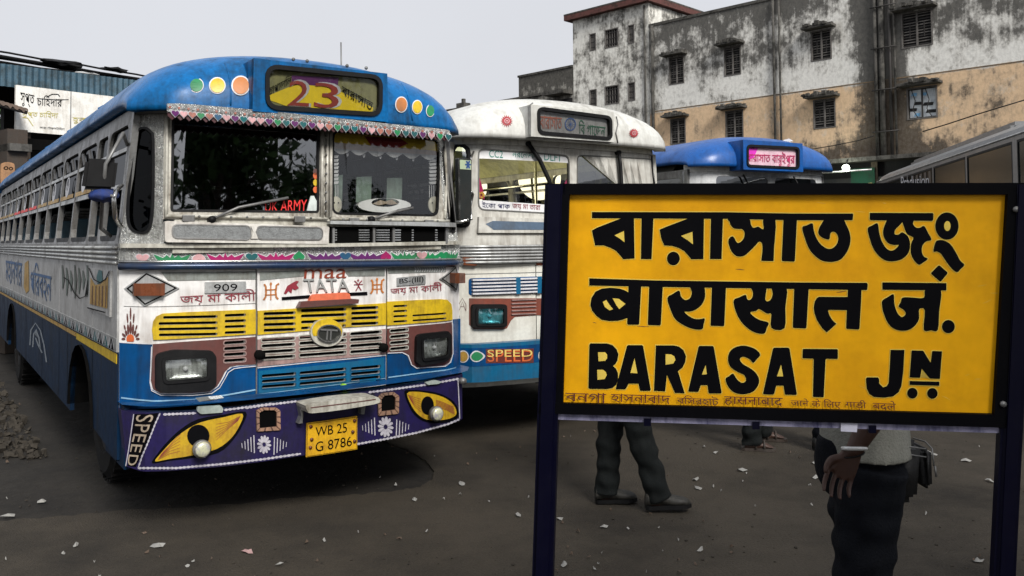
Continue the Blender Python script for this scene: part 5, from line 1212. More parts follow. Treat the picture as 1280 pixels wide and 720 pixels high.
def window(root, S, r, kind='grille', shade=False):
    a0, a1, z0, z1 = r
    w_ = plate('window', S, [([(a0 - .05, z0 - .05), (a1 + .05, z0 - .05), (a1 + .05, z1 + .05), (a0 - .05, z1 + .05)], [[(a0, z0), (a1, z0), (a1, z1), (a0, z1)]])], shut, root, .02, .16, px=False)
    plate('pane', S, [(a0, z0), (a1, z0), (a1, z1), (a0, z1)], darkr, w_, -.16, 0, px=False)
    am = (a0 + a1) / 2; n = max(6, int((z1 - z0) / .11))
    if kind == 'grille':
        plate('mullion', S, [(am - .035, z0), (am + .035, z0), (am + .035, z1), (am - .035, z1)], shut, w_, -.02, .05, px=False)
        for k in range(n):
            z = z0 + (k + .5) * (z1 - z0) / n; plate('bar', S, [(a0, z - .018), (a1, z - .018), (a1, z + .018), (a0, z + .018)], shut if k % 3 else winm, w_, -.05, .03, px=False)
        for x in ((a0 + am) / 2, (a1 + am) / 2): plate('bar', S, [(x - .02, z0 + .25 * (z1 - z0)), (x + .02, z0 + .25 * (z1 - z0)), (x + .02, z0 + .7 * (z1 - z0)), (x - .02, z0 + .7 * (z1 - z0))], winm, w_, -.04, .02, px=False)
    elif kind == 'white':
        pw = M('white_pasted_paper', (.62, .66, .68), .8, 0, .5, (.2, .25, .3), 4)
        plate('papered_pane', S, [(a0 + .04, z0 + .04), (a1 - .04, z0 + .04), (a1 - .04, z1 - .04), (a0 + .04, z1 - .04)], pw, w_, -.10, 0, px=False)
        plate('mullion', S, [(am - .03, z0), (am + .03, z0), (am + .03, z1), (am - .03, z1)], winm, w_, -.02, .05, px=False)
        for k, (fa, fz) in enumerate(((.2, .82), (.35, .5), (.7, .45), (.55, .8), (.15, .3), (.8, .2), (.3, .12))):
            x = a0 + fa * (a1 - a0); z = z0 + fz * (z1 - z0); s = .12 + .05 * (k % 3); plate('dark_hole', S, [(x - s, z - .05), (x + s * .8, z - .07), (x + s, z + .06), (x - s * .7, z + .08)], darkr if k % 3 else _mats['sky_blue_scrap'] if 'sky_blue_scrap' in _mats else M('sky_blue_scrap', (.2, .45, .7), .7, 0, .3), w_, -.09 + .001 * k, 0, px=False)
        for x in (a0 + .25 * (a1 - a0), a0 + .75 * (a1 - a0)): plate('bar', S, strip([(x - .15, z1), (x, z0 + .6 * (z1 - z0)), (x - .1, z0 + .3 * (z1 - z0)), (x + .1, z0)], .03), winm, w_, -.03, .02, px=False)
    else:
        for k in range(5): x = a0 + (k + .5) * (a1 - a0) / 5; plate('bar', S, [(x - .02, z0), (x + .02, z0), (x + .02, z1), (x - .02, z1)], shut, w_, -.05, .03, px=False)
        for k in range(3): z = z0 + (k + .5) * (z1 - z0) / 3; plate('bar', S, [(a0, z - .02), (a1, z - .02), (a1, z + .02), (a0, z + .02)], winm, w_, -.04, .03, px=False)
    if shade:
        bm = bmesh.new(); y0 = S.O.y; vs = boxm(bm, a0 - .28, a1 + .28, y0 - .55, y0 + .02, z1 + .10, z1 + .20)
        sh = from_bm('sunshade', bm, concr, root)
        bm = bmesh.new()
        for k in range(26):      # crumbling moss and rubble lying along the slab
            x = random.uniform(a0 - .26, a1 + .2); h = random.uniform(.04, .16) * (1.4 - abs((x - a0) / (a1 - a0) - .5)); y = random.uniform(-.5, -.1); boxm(bm, x - .09, x + .09, y0 + y - .08, y0 + y + .08, z1 + .19, z1 + .20 + h, Matrix.Translation((0, 0, 0)) @ Matrix.Rotation(random.uniform(-.02, .02), 4, 'Z'))
        for v in bm.verts: v.co += Vector((random.uniform(-.03, .03), random.uniform(-.02, .02), random.uniform(-.03, .01)))
        setp(from_bm('moss_crust', bm, concr, sh), kind='stuff')
rectsA = [(837, 72, 854, 104), (906, 59, 925, 93), (1015, 39, 1038, 74), (1128, 15, 1164, 57), (839, 149, 856, 179), (908, 139, 928, 172), (1018, 125, 1043, 159), (1135, 110, 1170, 147)]
RA = [win_rect(SB1, r) for r in rectsA]
def facade(root, S, x0, x1, z0, z1, rects, mat, name='wall'):
    return plate(name, S, [([(x0, z0), (x1, z0), (x1, z1), (x0, z1)], [[(a - .06, c - .06), (b - .06 + .12, c - .06), (b + .06, d + .06), (a - .06, d + .06)] for a, b, c, d in rects])], mat, root, 0, .25, px=False)
rt = [(0, 5.05), (27, 5.05), (27, 13.05)] + [(27 - k * .9, 13.08 + random.uniform(-.06, .05)) for k in range(1, 30)] + [(0, 13.1)]
plate('wall', SB1, [(rt, [[(a - .06, c - .06), (b + .06, c - .06), (b + .06, d + .06), (a - .06, d + .06)] for a, b, c, d in RA])], wallA, bd, 0, .25, px=False)
for k, r in enumerate(RA): window(bd, SB1, r, 'white' if k == 7 else 'grille', True)
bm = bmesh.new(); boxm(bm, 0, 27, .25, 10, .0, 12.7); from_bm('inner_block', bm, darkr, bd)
bm = bmesh.new(); boxm(bm, 27.0, 27.2, 0, 10, .0, 13.0); from_bm('side_wall', bm, wallA, bd)
bm = bmesh.new(); boxm(bm, -.0, 27, -.05, .27, 13.0, 13.14); 
for x in range(0): pass
from_bm('parapet_coping', bm, concr, bd)
plate('stripe_joint', SB1, [(0.3, 8.42), (27, 8.42), (27, 8.47), (.3, 8.47)], M('dark_joint', (.20, .14, .08), .9, 0, .6), bd, .012, .012, px=False)
# rain pipes
for x, r, m_ in ((.25, .09, concr), (7.2, .06, concr), (7.5, .05, concr), (11.95, .09, concr), (12.2, .12, concr), (12.55, .07, winm), (12.75, .05, concr)):
    tube('rain_pipe', [(x, -.12, 13.0), (x, -.12, 5.2)], r, m_, bd, 8)
for z in (6.2, 8.0, 9.8, 11.6):
    tube('pipe_bracket', [(11.8, -.25, z), (12.9, -.25, z)], .03, winm, bd, 6)
# shop front under the upper floors
bm = bmesh.new(); boxm(bm, 0, 27, -.9, .2, 4.95, 5.12); from_bm('canopy_slab', bm, concr, bd)
shop = M('dark_shutter', (.02, .022, .022), .6, .0, .5)
for k in range(9):
    a = .3 + k * 2.9
    sh = plate('shop_shutter', SB1, [(a, .1), (a + 2.6, .1), (a + 2.6, 4.3), (a, 4.3)], shop, bd, .02, .02, px=False)
    for q in range(12): plate('shutter_rib', SB1, [(a, .3 + q * .33), (a + 2.6, .3 + q * .33), (a + 2.6, .36 + q * .33), (a, .36 + q * .33)], shop, sh, .04, .02, px=False)
for k in range(10): plate('pier', SB1, [(.02 + k * 2.9, 0), (.28 + k * 2.9, 0), (.28 + k * 2.9, 4.95), (.02 + k * 2.9, 4.95)], wallA, bd, .06, .06, px=False)
q = [SB1.px(*p) for p in ((1065, 205), (1086, 205), (1086, 226), (1065, 226))]
setp(plate('banner', SB1, [(q[0][0], 3.6), (q[1][0] + .3, 3.6), (q[1][0] + .3, 4.7), (q[0][0], 4.7)], M('green_banner_cloth', (.005, .09, .045), .8, 0, .4), None, .14, .02, px=False), 'green banner hung above the shutters next to the bright lamp', 'banner').matrix_world = SB1.M
tube('shop_bar', [(6.5, -.95, 4.55), (12, -.95, 4.55)], .04, alu, bd); tube('shop_bar', [(6.5, -.95, 3.95), (12, -.95, 3.95)], .04, M('yellow_tube', (.6, .5, .2), .5, 0, .2), bd)
# lit lamp
la, lz = SB1.px(1050, 213)
la += .75
lt = thing('lamp', 'bright white lamp glowing under the canopy right of the blue roofed bus', 'lamp', tuple(SB1.M @ Vector((la, -1.1, lz))), -45)
bm = bmesh.new(); bmesh.ops.create_icosphere(bm, subdivisions=3, radius=.15); from_bm('bulb', bm, emis('lamp_glow', (.92, 1, .85), 14), lt, True)
tube('lamp_holder', [(0, .05, .14), (0, .15, .35), (0, .4, .45)], .03, blackp, lt)
ld = bpy.data.lights.new('lamp_light', 'POINT'); ld.energy = 45; ld.color = (.92, 1, .85); ld.shadow_soft_size = .2
lo_ = bpy.data.objects.new('lamp_light', ld); COL.objects.link(lo_); lo_.parent = lt; lo_.location = (0, -.35, 0)
# stair block
rectsB = [(738, 43, 744, 62), (757, 37, 772, 58), (786, 32, 792, 53), (738, 113, 745, 132), (757, 108, 773, 129), (786, 104, 793, 125)]
RB = [win_rect(SB2, r) for r in rectsB]
facade(bt, SB2, -.0, 5.33, 0, 14.35, RB, wallB)
for r in RB: window(bt, SB2, r, 'plain')
bm = bmesh.new(); boxm(bm, 0, 5.33, .24, 9, 0, 14.3); from_bm('side_wall', bm, wallB, bt)
bm = bmesh.new(); boxm(bm, -.35, 5.6, -.40, 9.3, 14.33, 14.62); from_bm('coping', bm, redc, bt)
bm = bmesh.new(); boxm(bm, -.36, 5.61, -.41, 9.31, 14.62, 14.70); from_bm('coping_cap', bm, concr, bt)
tube('rain_pipe', [(5.1, -.1, 14.2), (5.1, -.1, 4)], .05, concr, bt, 8)
# lower neighbour and far parapet
bl_ = thing('building', 'low dark stained building left of the tall stair block', 'building', (FO[0] - 10.6 * .7071, FO[1] + 10.6 * .7071, 0), -45)
SB3 = Surf(bl_, (0, -.02, 0), (1, 0, 0), (0, 0, 1), (0, -1, 0))
wallC = plaster('dark_stained_plaster', 3, (.42, .41, .37), (.4, .38, .34), 11.9, None, .75)
a0 = SB3.px(648, 100)[0]; zt_ = SB3.px(648, 97)[1]
bm = bmesh.new(); boxm(bm, a0, 5.2, 0, 9, 0, zt_); from_bm('wall', bm, wallC, bl_)
bm = bmesh.new(); boxm(bm, a0 - .05, 5.2, -.06, .2, zt_, zt_ + .12); from_bm('coping', bm, concr, bl_)
sa, sz = SB3.px(690, 122); bm = bmesh.new(); boxm(bm, sa, 5.2, -.9, 0, sz, sz + .22); from_bm('sunshade', bm, concr, bl_)
w_ = plate('window', SB3, [(sa + .5, sz - 1.6), (sa + 1.6, sz - 1.6), (sa + 1.6, sz - .2), (sa + .5, sz - .2)], darkr, bl_, .03, .03, px=False)
bf = thing('building', 'distant grey parapet peeping over the cream bus roof', 'building', (FO[0] - 20 * .7071, FO[1] + 20 * .7071, 0), -45)
SB4 = Surf(bf, (0, 0, 0), (1, 0, 0), (0, 0, 1), (0, -1, 0)); a1 = SB4.px(552, 140)[0]; a2 = SB4.px(648, 125)[0]; z4 = SB4.px(648, 124)[1]
bm = bmesh.new(); boxm(bm, a1 - 6, a2 + 2, 0, 8, 0, z4); from_bm('wall', bm, wallC, bf)
bm = bmesh.new(); boxm(bm, a1 - 6, a2 + 2, -.1, .2, z4, z4 + .12); from_bm('coping', bm, concr, bf)
pa, pz_ = SB4.px(571, 132); bm = bmesh.new(); boxm(bm, pa - .4, pa + .35, .3, .9, z4 + .1, z4 + .5); boxm(bm, pa - .1, pa + .1, .5, .7, z4 + .5, z4 + .8); from_bm('chimney', bm, concr, bf)
# wires on the facade
def wire(label, P, r=.02, group=None):
    o = tube('cable', P, r, blackp, None, 5); setp(o, label, 'cable', group)
def fpt(x, y, off=.6): a, b = SB1.px(x, y); return SB1.M @ SB1.pt(a, b, off)
wire('thin black cable rising across the orange wall at right', [fpt(1160, 166), fpt(1190, 157), fpt(1230, 144), fpt(1290, 126)], .025)
wire('thin sagging cable crossing the orange wall above the blue bus roof', [fpt(1020, 188), fpt(1050, 183), fpt(1080, 177), fpt(1100, 171)], .02)

# ================================================================ LEFT SHED, SIGN, TREES
sx0 = CAMM @ Vector(((-60 - CX) / F_PX, -(300 - CY) / F_PX, -1)); sx0 = Vector((sx0.x, sx0.y)) * (13.2 / sx0.y)
sh = thing('shed', 'blue corrugated market shed behind the nearest bus on the left', 'shed', (sx0.x, sx0.y, 0), 49.2)
SS = Surf(sh, (0, 0, 0), (1, 0, 0), (0, 0, 1), (0, -1, 0))
def spx(x, y): return SS.px(x, y)
bluec = M('faded_blue_corrugated_sheet', (.045, .10, .14), .6, .2, .7, (.03, .045, .05), 4, .4)
zb_ = spx(17, 107)[1] - .03; zt0 = spx(0, 80)[1]; zt1 = spx(190, 102)[1]
bm = bmesh.new(); prev = None; n = 150; La = 7.5
for k in range(n + 1):
    a = k * La / n; y = -.03 + .03 * (k % 2); z = zt0 + (zt1 - zt0) * a / 4
    v = (bm.verts.new((a, y, zb_)), bm.verts.new((a, y, min(z, zt0 + .3))))
    if prev: bm.faces.new((prev[0], v[0], v[1], prev[1]))
    prev = v
from_bm('corrugated_fascia', bm, bluec, sh)
bm = bmesh.new(); boxm(bm, 0, La, .03, 4, zb_ + .2, zb_ + .3); from_bm('roof_deck', bm, under, sh)
for x in (.15, 1.0 if 0 else .95, 3.8, 7.0): box('post', (x, x + .16, .0, .16, 0, zb_ + .2), M('dark_wood_post', (.05, .035, .025), .9, 0, .6), sh)
zk, zk2 = spx(60, 169)[1], spx(60, 185)[1]
box('beam', (0, La, -.02, .14, zk2 - .05, zk - .08), under, sh)
box('back_wall', (1.9, La, 3.6, 3.8, 0, zb_ + .2), darkr, sh)
box('counter', (0, 1.2, .4, 1.2, 0, 1.1), concr, sh)
br = thing('signboard', 'cream painted signboard with black and yellow handwriting under the blue shed roof', 'signboard', (sh.location.x, sh.location.y, 0), 49.2)
q = [spx(*p) for p in ((17, 107), (146, 123), (83, 171), (13, 163))]
ap, zp1 = q[0]; zbt = (q[2][1] + q[3][1]) / 2
brd = M('cream_board', (.78, .76, .70), .6, 0, .35, (.25, .2, .14), 3, .05)
plate('board', SS, [(ap, zbt), (spx(185, 130)[0], zbt), (spx(185, 130)[0], zp1), (ap, zp1)], brd, br, .10, .05, px=False)
plate('board_seam', SS, [(spx(85, 120)[0], zbt), (spx(85, 120)[0] + .015, zbt), (spx(85, 120)[0] + .015, zp1), (spx(85, 120)[0], zp1)], steel, br, .103, 0, px=False)
NN = crop(0, 90, 1 / 6)
text('board_lettering', SS, 'সুপ্ত', NN([(135, 150), (240, 175), (235, 275), (135, 260)]), inkm, br, .106, 0, .015)
text('board_lettering', SS, 'চািহদার', NN([(258, 175), (448, 190), (445, 270), (258, 262)]), inkm, br, .106, 0, .015)
plate('board_flourish', SS, NN(strip([(330, 195), (370, 172), (415, 172), (430, 190)], 6)), inkm, br, .108); plate('board_flourish', SS, NN(strip([(400, 212), (495, 212)], 4)), inkm, br, .109)
oy = M('olive_yellow_paint', (.50, .44, .12), .6, 0, .3)
text('board_lettering', SS, 'সুপ্ত চািহদা', NN([(150, 290), (420, 300), (410, 365), (145, 345)]), oy, br, .106, 0, .01); plate('board_flourish', SS, NN(strip([(150, 345), (190, 350), (230, 410)], 5)), oy, br, .108)
text('board_lettering', SS, 'লাহা েটকসটাইল', NN([(278, 408), (465, 420), (465, 442), (278, 430)]), inkm, br, .106, 0, .01)
text('board_lettering', SS, 'হুক', NN([(525, 345), (640, 350), (630, 400), (525, 390)]), oy, br, .106, 0, .06)
# old tiled eave and carved wooden board at the far left
bark_ = M('eave_timber', (.07, .05, .035), .9, 0, .6)
ev = thing('eave', 'sagging brown tin eave jutting in at the left edge below the signboard', 'eave', (sh.location.x, sh.location.y, 0), 49.2)
q0, q1 = spx(-60, 118), spx(19, 141); bm = bmesh.new(); n = 28; pv = None
for k in range(n + 1):
    t = k / n; a = q0[0] + (q1[0] - q0[0]) * t; z = q0[1] + (q1[1] - q0[1]) * t + .012 * (k % 2)
    v = [bm.verts.new(p) for p in ((a, -.55, z), (a, .3, z + .14), (a, -.55, z - .035 - .02 * (k % 3)))]
    if pv: bm.faces.new((pv[0], v[0], v[1], pv[1])); bm.faces.new((pv[0], pv[2], v[2], v[0]))
    pv = v
from_bm('tin_sheet', bm, M('brown_tin', (.16, .11, .08), .8, 0, .6), ev); tube('eave_pole', [(q0[0], -.5, q0[1] - .06), (q1[0], -.5, q1[1] - .05)], .03, bark_, ev)
bk = thing('booth', 'dark timber booth with a pale orange arched panel at the left edge', 'booth', (sh.location.x, sh.location.y, 0), 49.2)
qa, qz = spx(-5, 160); box('booth_wall', (qa, spx(20, 160)[0], -.5, -.1, 0, spx(5, 165)[1]), M('dark_wood_post', (0, 0, 0)), bk)
box('booth_ledge', (qa, spx(22, 190)[0], -.6, -.05, spx(5, 192)[1], spx(5, 183)[1]), concr, bk)
S5 = Surf(bk, (0, -.62, 0), (1, 0, 0), (0, 0, 1), (0, -1, 0))
pn = plate('arched_panel', S5, smooth_closed(crop(0, 180, .1944)([(8, 260), (8, 140), (20, 122), (50, 116), (85, 124), (95, 145), (92, 230), (60, 270)]), 2), M('orange_ochre_panel', (.42, .22, .10), .7, 0, .5), bk, .0, .04)
plate('panel_eye', S5, [(crop(0, 180, .1944)(circ(38, 155, 16, 12, 12)), [crop(0, 180, .1944)(circ(38, 155, 9, 7, 12))])], under, pn, .004); plate('panel_eye', S5, [(crop(0, 180, .1944)(circ(70, 158, 14, 11, 12)), [crop(0, 180, .1944)(circ(70, 158, 8, 6, 12))])], under, pn, .004)
# bundle of cables and bamboo along the shed roof
for k in range(15):
    y0 = 62 + k * 1.6 + random.uniform(-2, 2); P = []
    for j in range(9):
        x = -60 + j * 40; a, b = SS.px(x, y0 + (x) * .165 + random.uniform(-1.6, 1.6)); P.append(SS.M @ SS.pt(a, b, -.3 - .12 * (k % 5)))
    wire('one of a loose bundle of cables and canes over the blue shed', P, random.choice((.012, .018, .03, .04)), 'cables and canes bundled over the shed')
clm = M('tarp_scrap_grey', (.45, .46, .46), .8, 0, .5)
for k, (x, y, s, lb) in enumerate(((118, 90, 8, 'pale tarpaulin scrap caught in the cables, left one'), (88, 76, 12, 'dark tangle of cloth caught in the cable bundle'), (152, 84, 9, 'small dark cloth scrap at the right end of the cables'))):
    a, b = SS.px(x, y); bm = bmesh.new(); bmesh.ops.create_icosphere(bm, subdivisions=2, radius=.01 * s)
    for v in bm.verts: v.co = Vector((v.co.x * 2.6, v.co.y, v.co.z * .5)) * random.uniform(.6, 1.3)
    o = from_bm('cloth_scrap', bm, clm if k == 0 else blackp); o.matrix_world = SS.M @ Matrix.Translation(SS.pt(a, b, -.3)); setp(o, lb, 'scrap')

def leafmat(name, col):
    m = bpy.data.materials.new(name); m.use_nodes = True; n = m.node_tree; b = n.nodes['Principled BSDF']; b.inputs['Roughness'].default_value = .6; b.inputs['Specular IOR Level'].default_value = .25
    tc = n.nodes.new('ShaderNodeTexCoord'); nz = n.nodes.new('ShaderNodeTexNoise'); nz.inputs['Scale'].default_value = 1.3; nz.inputs['Detail'].default_value = 5
    rp = n.nodes.new('ShaderNodeValToRGB'); rp.color_ramp.elements[0].position = .35; rp.color_ramp.elements[1].position = .68
    rp.color_ramp.elements[0].color = (col[0] * .5, col[1] * .5, col[2] * .5, 1); rp.color_ramp.elements[1].color = (col[0] * 1.6, col[1] * 1.5, col[2] * 1.3, 1)
    n.links.new(tc.outputs['Object'], nz.inputs['Vector']); n.links.new(nz.outputs[0], rp.inputs[0]); n.links.new(rp.outputs[0], b.inputs['Base Color']); return m
leafA = leafmat('foliage', (.035, .075, .022)); bark = M('bark', (.07, .055, .04), .95, 0, .6, (.02, .02, .02), 8, .8)
def tree(label, x, y, h, r, n=5200, ls=.17, lm=None):
    t = thing('tree', label, 'tree', (x, y, 0)); rnd = random.Random(int(x * 31 + y * 7))
    bm = bmesh.new(); top = Vector((rnd.uniform(-.3, .3), rnd.uniform(-.3, .3), h * .62)); tubem(bm, [(0, 0, 0), (.08, .05, h * .2), (top.x * .6, top.y * .6, h * .42), top], [.24, .18, .14, .07], 10)
    cl = []
    for k in range(12):
        a = k * 2.4 + rnd.uniform(-.4, .4); e = rnd.uniform(.1, 1.2); q = Vector((math.cos(a) * math.cos(e) * r * .72, math.sin(a) * math.cos(e) * r * .72, h * .58 + math.sin(e) * h * .34)); s = Vector((0, 0, h * rnd.uniform(.3, .5)))
        tubem(bm, [s, s.lerp(q, .5) + Vector((0, 0, -.2)), q], [.09, .06, .025], 6); cl.append((q, r * rnd.uniform(.30, .5)))
    from_bm('trunk', bm, bark, t, True)
    vs, fs = [], []
    for i in range(n):
        c, cr_ = rnd.choice(cl); d = Vector((rnd.gauss(0, 1), rnd.gauss(0, 1), rnd.gauss(0, 1))); d.normalize(); p = c + d * cr_ * rnd.random() ** .4 * (1 + .25 * rnd.random()); p.z = max(p.z, h * .28)
        u = Vector((rnd.gauss(0, 1), rnd.gauss(0, 1), rnd.gauss(0, 1))).normalized(); v = u.cross(d).normalized() if u.cross(d).length > .01 else u.orthogonal(); s = ls * rnd.uniform(.5, 1.3); b0 = len(vs)
        vs += [p - u * s, p + v * s * .4, p + u * s, p - v * s * .4]; fs.append((b0, b0 + 1, b0 + 2, b0 + 3))
    me = bpy.data.meshes.new('crown'); me.from_pydata(vs, [], fs); link('crown', me, lm or leafA, t)
tree('leafy green tree seen under the shed beam at far left', -11.5, 20.5, 4.9, 2.3, 4500, .2)
tree('second green tree glimpsed between the shed posts', -8.9, 21.5, 4.8, 2.1, 3500, .2)
# trees and a pole standing across the road, mirrored in the windscreens
tree('dark tree across the yard, mirrored in the left windscreen of the nearest bus', 5.4, -3.4, 7.6, 2.5, 6000, .17)
tree('tall dark tree behind the photographer, right of the first', 11.8, -3.9, 6.3, 2.0, 3800, .15)
tree('tree at the far right side of the yard', 18.0, -2.9, 7.0, 2.3, 4200, .16)
tree('dense tree behind the photographer on the left', -2.0, -8.5, 8.5, 3.6, 6000, .22)
pl_ = thing('utility_pole', 'concrete utility pole behind the photographer carrying wires', 'pole', (17.5, -4.0, 0)); tube('shaft', [(0, 0, 0), (0, 0, 8.5)], .16, concr, pl_); tube('crossarm', [(-.9, 0, 8), (.9, 0, 8)], .06, concr, pl_)
for k in range(4):
    P = [Vector((17.5 - .9 + k * .6, -4, 8.05)).lerp(Vector((-14, -12 + k, 8.3)), t / 10) - Vector((0, 0, .8 * math.sin(math.pi * t / 10))) for t in range(11)]
    wire('overhead wire strung from the utility pole', P, .018, 'overhead wires')
wlx = thing('building', 'low plastered building across the yard behind the photographer', 'building', (8, -16, 0)); SW = Surf(wlx, (0, 0, 0), (1, 0, 0), (0, 0, 1), (0, 1, 0))
RW = [(a, a + 1.4, 1.2, 2.6) for a in (1, 4, 7, 10, 13)]; facade(wlx, SW, 0, 16, 0, 3.6, RW, wallC)
for r in RW: window(wlx, SW, r, 'plain')
bm = bmesh.new(); boxm(bm, 0, 16, -6, -.25, 0, 3.55); from_bm('inner_block', bm, darkr, wlx)

# ================================================================ STATION NAME BOARD
def at_depth(x, y, Y):
    d = CAMM @ Vector(((x - CX) / F_PX, -(y - CY) / F_PX, -1)); return CAMP + d * (Y / d.y)
PA, PB = at_depth(690, 300, 2.50), at_depth(1265, 300, 2.27)
dr = Vector((PB.x - PA.x, PB.y - PA.y)); ang = math.degrees(math.atan2(dr.y, dr.x))
ss = thing('station_sign', 'yellow railway station name board on two blue-black posts', 'sign', (PA.x, PA.y, 0), ang)
ST = Surf(ss, (0, 0, 0), (1, 0, 0), (0, 0, 1), (0, -1, 0))
postm = M('blue_black_gloss', (.0015, .0015, .010), .4, 0, .3, (.004, .004, .012), 6, .05, spec=.12)
blk = M('black_frame_paint', (.0015, .0015, .0025), .6, 0, .2, (.004, .004, .005), 6, .05, spec=.06)
signy = M('signal_yellow_enamel', (.84, .41, .004), .5, 0, .45, (.60, .25, .003), 3.2, .12, fine=9, streak=.2, spec=.15)
halo = M('pale_yellow_edge', (.82, .60, .10), .6, 0, .2, spec=.15)
plate('panel', ST, [(712, 243), (1257, 243), (1240, 517), (704, 503)], signy, ss, .0, .02)
plate('back_board', ST, [(690, 236), (1270, 236), (1250, 524), (684, 506)], blk, ss, -.012, .03)
plate('frame_rail', ST, [(685, 230), (1279, 229), (1276, 243.5), (690, 243.5)], blk, ss, .018, .05)
plate('frame_rail', ST, [(676, 502.5), (704, 502.5), (1240, 516.5), (1262, 517), (1262, 533), (674, 515)], blk, ss, .020, .05)
plate('frame_stile', ST, [(1256.5, 243), (1277, 243), (1262, 518), (1239.5, 518)], blk, ss, .019, .05)
plate('frame_stile', ST, [(690, 243), (712.5, 243), (704.5, 503), (681, 503)], blk, ss, .019, .05)
def post(p0, p1, r, nm='post'):
    a, b = ST.px(*p0), ST.px(*p1); k = (b[1] + .05) / (a[1] - b[1]); e = (b[0] + (b[0] - a[0]) * k, -.05)
    bm = bmesh.new(); vs = []
    for (x, z) in (a, e): vs.append([bm.verts.new((x + dx, dy, z)) for dx, dy in ((-r, -r), (r, -r), (r, r), (-r, r))])
    for i in range(4): bm.faces.new((vs[0][i], vs[0][(i + 1) % 4], vs[1][(i + 1) % 4], vs[1][i]))
    bm.faces.new(vs[0]); bm.faces.new(vs[1]); bmesh.ops.bevel(bm, geom=[e_ for e_ in bm.edges if abs(e_.verts[0].co.z - e_.verts[1].co.z) > .3], offset=.012, segments=3, affect='EDGES')
    return from_bm(nm, bm, postm, ss)
post((695, 231), (679, 719), .030); post((1277, 231), (1253, 719), .027)
lav = M('lavender_worn_rail', (.30, .29, .42), .5, .1, .7, (.03, .03, .10), 9, .2)
plate('lower_rail', ST, [(697, 516.5), (1256, 534), (1256, 541), (697, 524)], lav, ss, .006, .02)
for x in (805, 940, 1085): plate('rail_clip', ST, [(x, 519 + (x - 700) * .031), (x + 9, 519 + (x - 700) * .031), (x + 9, 528 + (x - 700) * .031), (x, 528 + (x - 700) * .031)], postm, ss, .014, .02)
plate('paper_patch', ST, [(1050, 527), (1071, 528), (1070, 539), (1050, 538)], M('pale_paper', (.6, .6, .72), .7, 0, .2), ss, .012, .004)
for x, y in ((1266, 262), (1250, 503), (692, 262), (688, 500)):
    a, b = ST.px(x, y); tube('bolt', [ST.pt(a, b, .018), ST.pt(a, b, .026)], .008, steel, ss, 8)
wear = random.Random(3); fade = M('faded_sign_yellow', (.80, .50, .06), .7, 0, .5, (.60, .30, .01), 14, 0); rustm = M('rust_spot', (.16, .06, .02), .8, 0, .5)
for k in range(26):
    x, y = wear.uniform(718, 1240), wear.uniform(248, 500); l_ = wear.uniform(4, 16); a = wear.uniform(-.5, .5)
    plate('paint_scratch', ST, strip([(x, y), (x + l_ * .5, y + l_ * a * .4), (x + l_, y + l_ * a)], [.3, wear.uniform(.5, 1.2), .3]), fade if k % 3 else rustm, ss, .0003 + k * .00001)
c1 = crop(660, 220, .25); cA = crop(900, 260, 1 / 9); cB = crop(990, 260, 1 / 9); cC = crop(1080, 260, .125); cD = crop(730, 340, 1 / 9); cE = crop(830, 340, 1 / 9); cF = crop(900, 340, 1 / 9); cG = crop(980, 340, 1 / 9); cH = crop(1090, 335, .125)
d1 = crop(730, 420, .125); d2 = crop(860, 420, .125); d3 = crop(950, 420, .125); d4 = crop(1050, 420, .125)
SM = 1; PO = 0
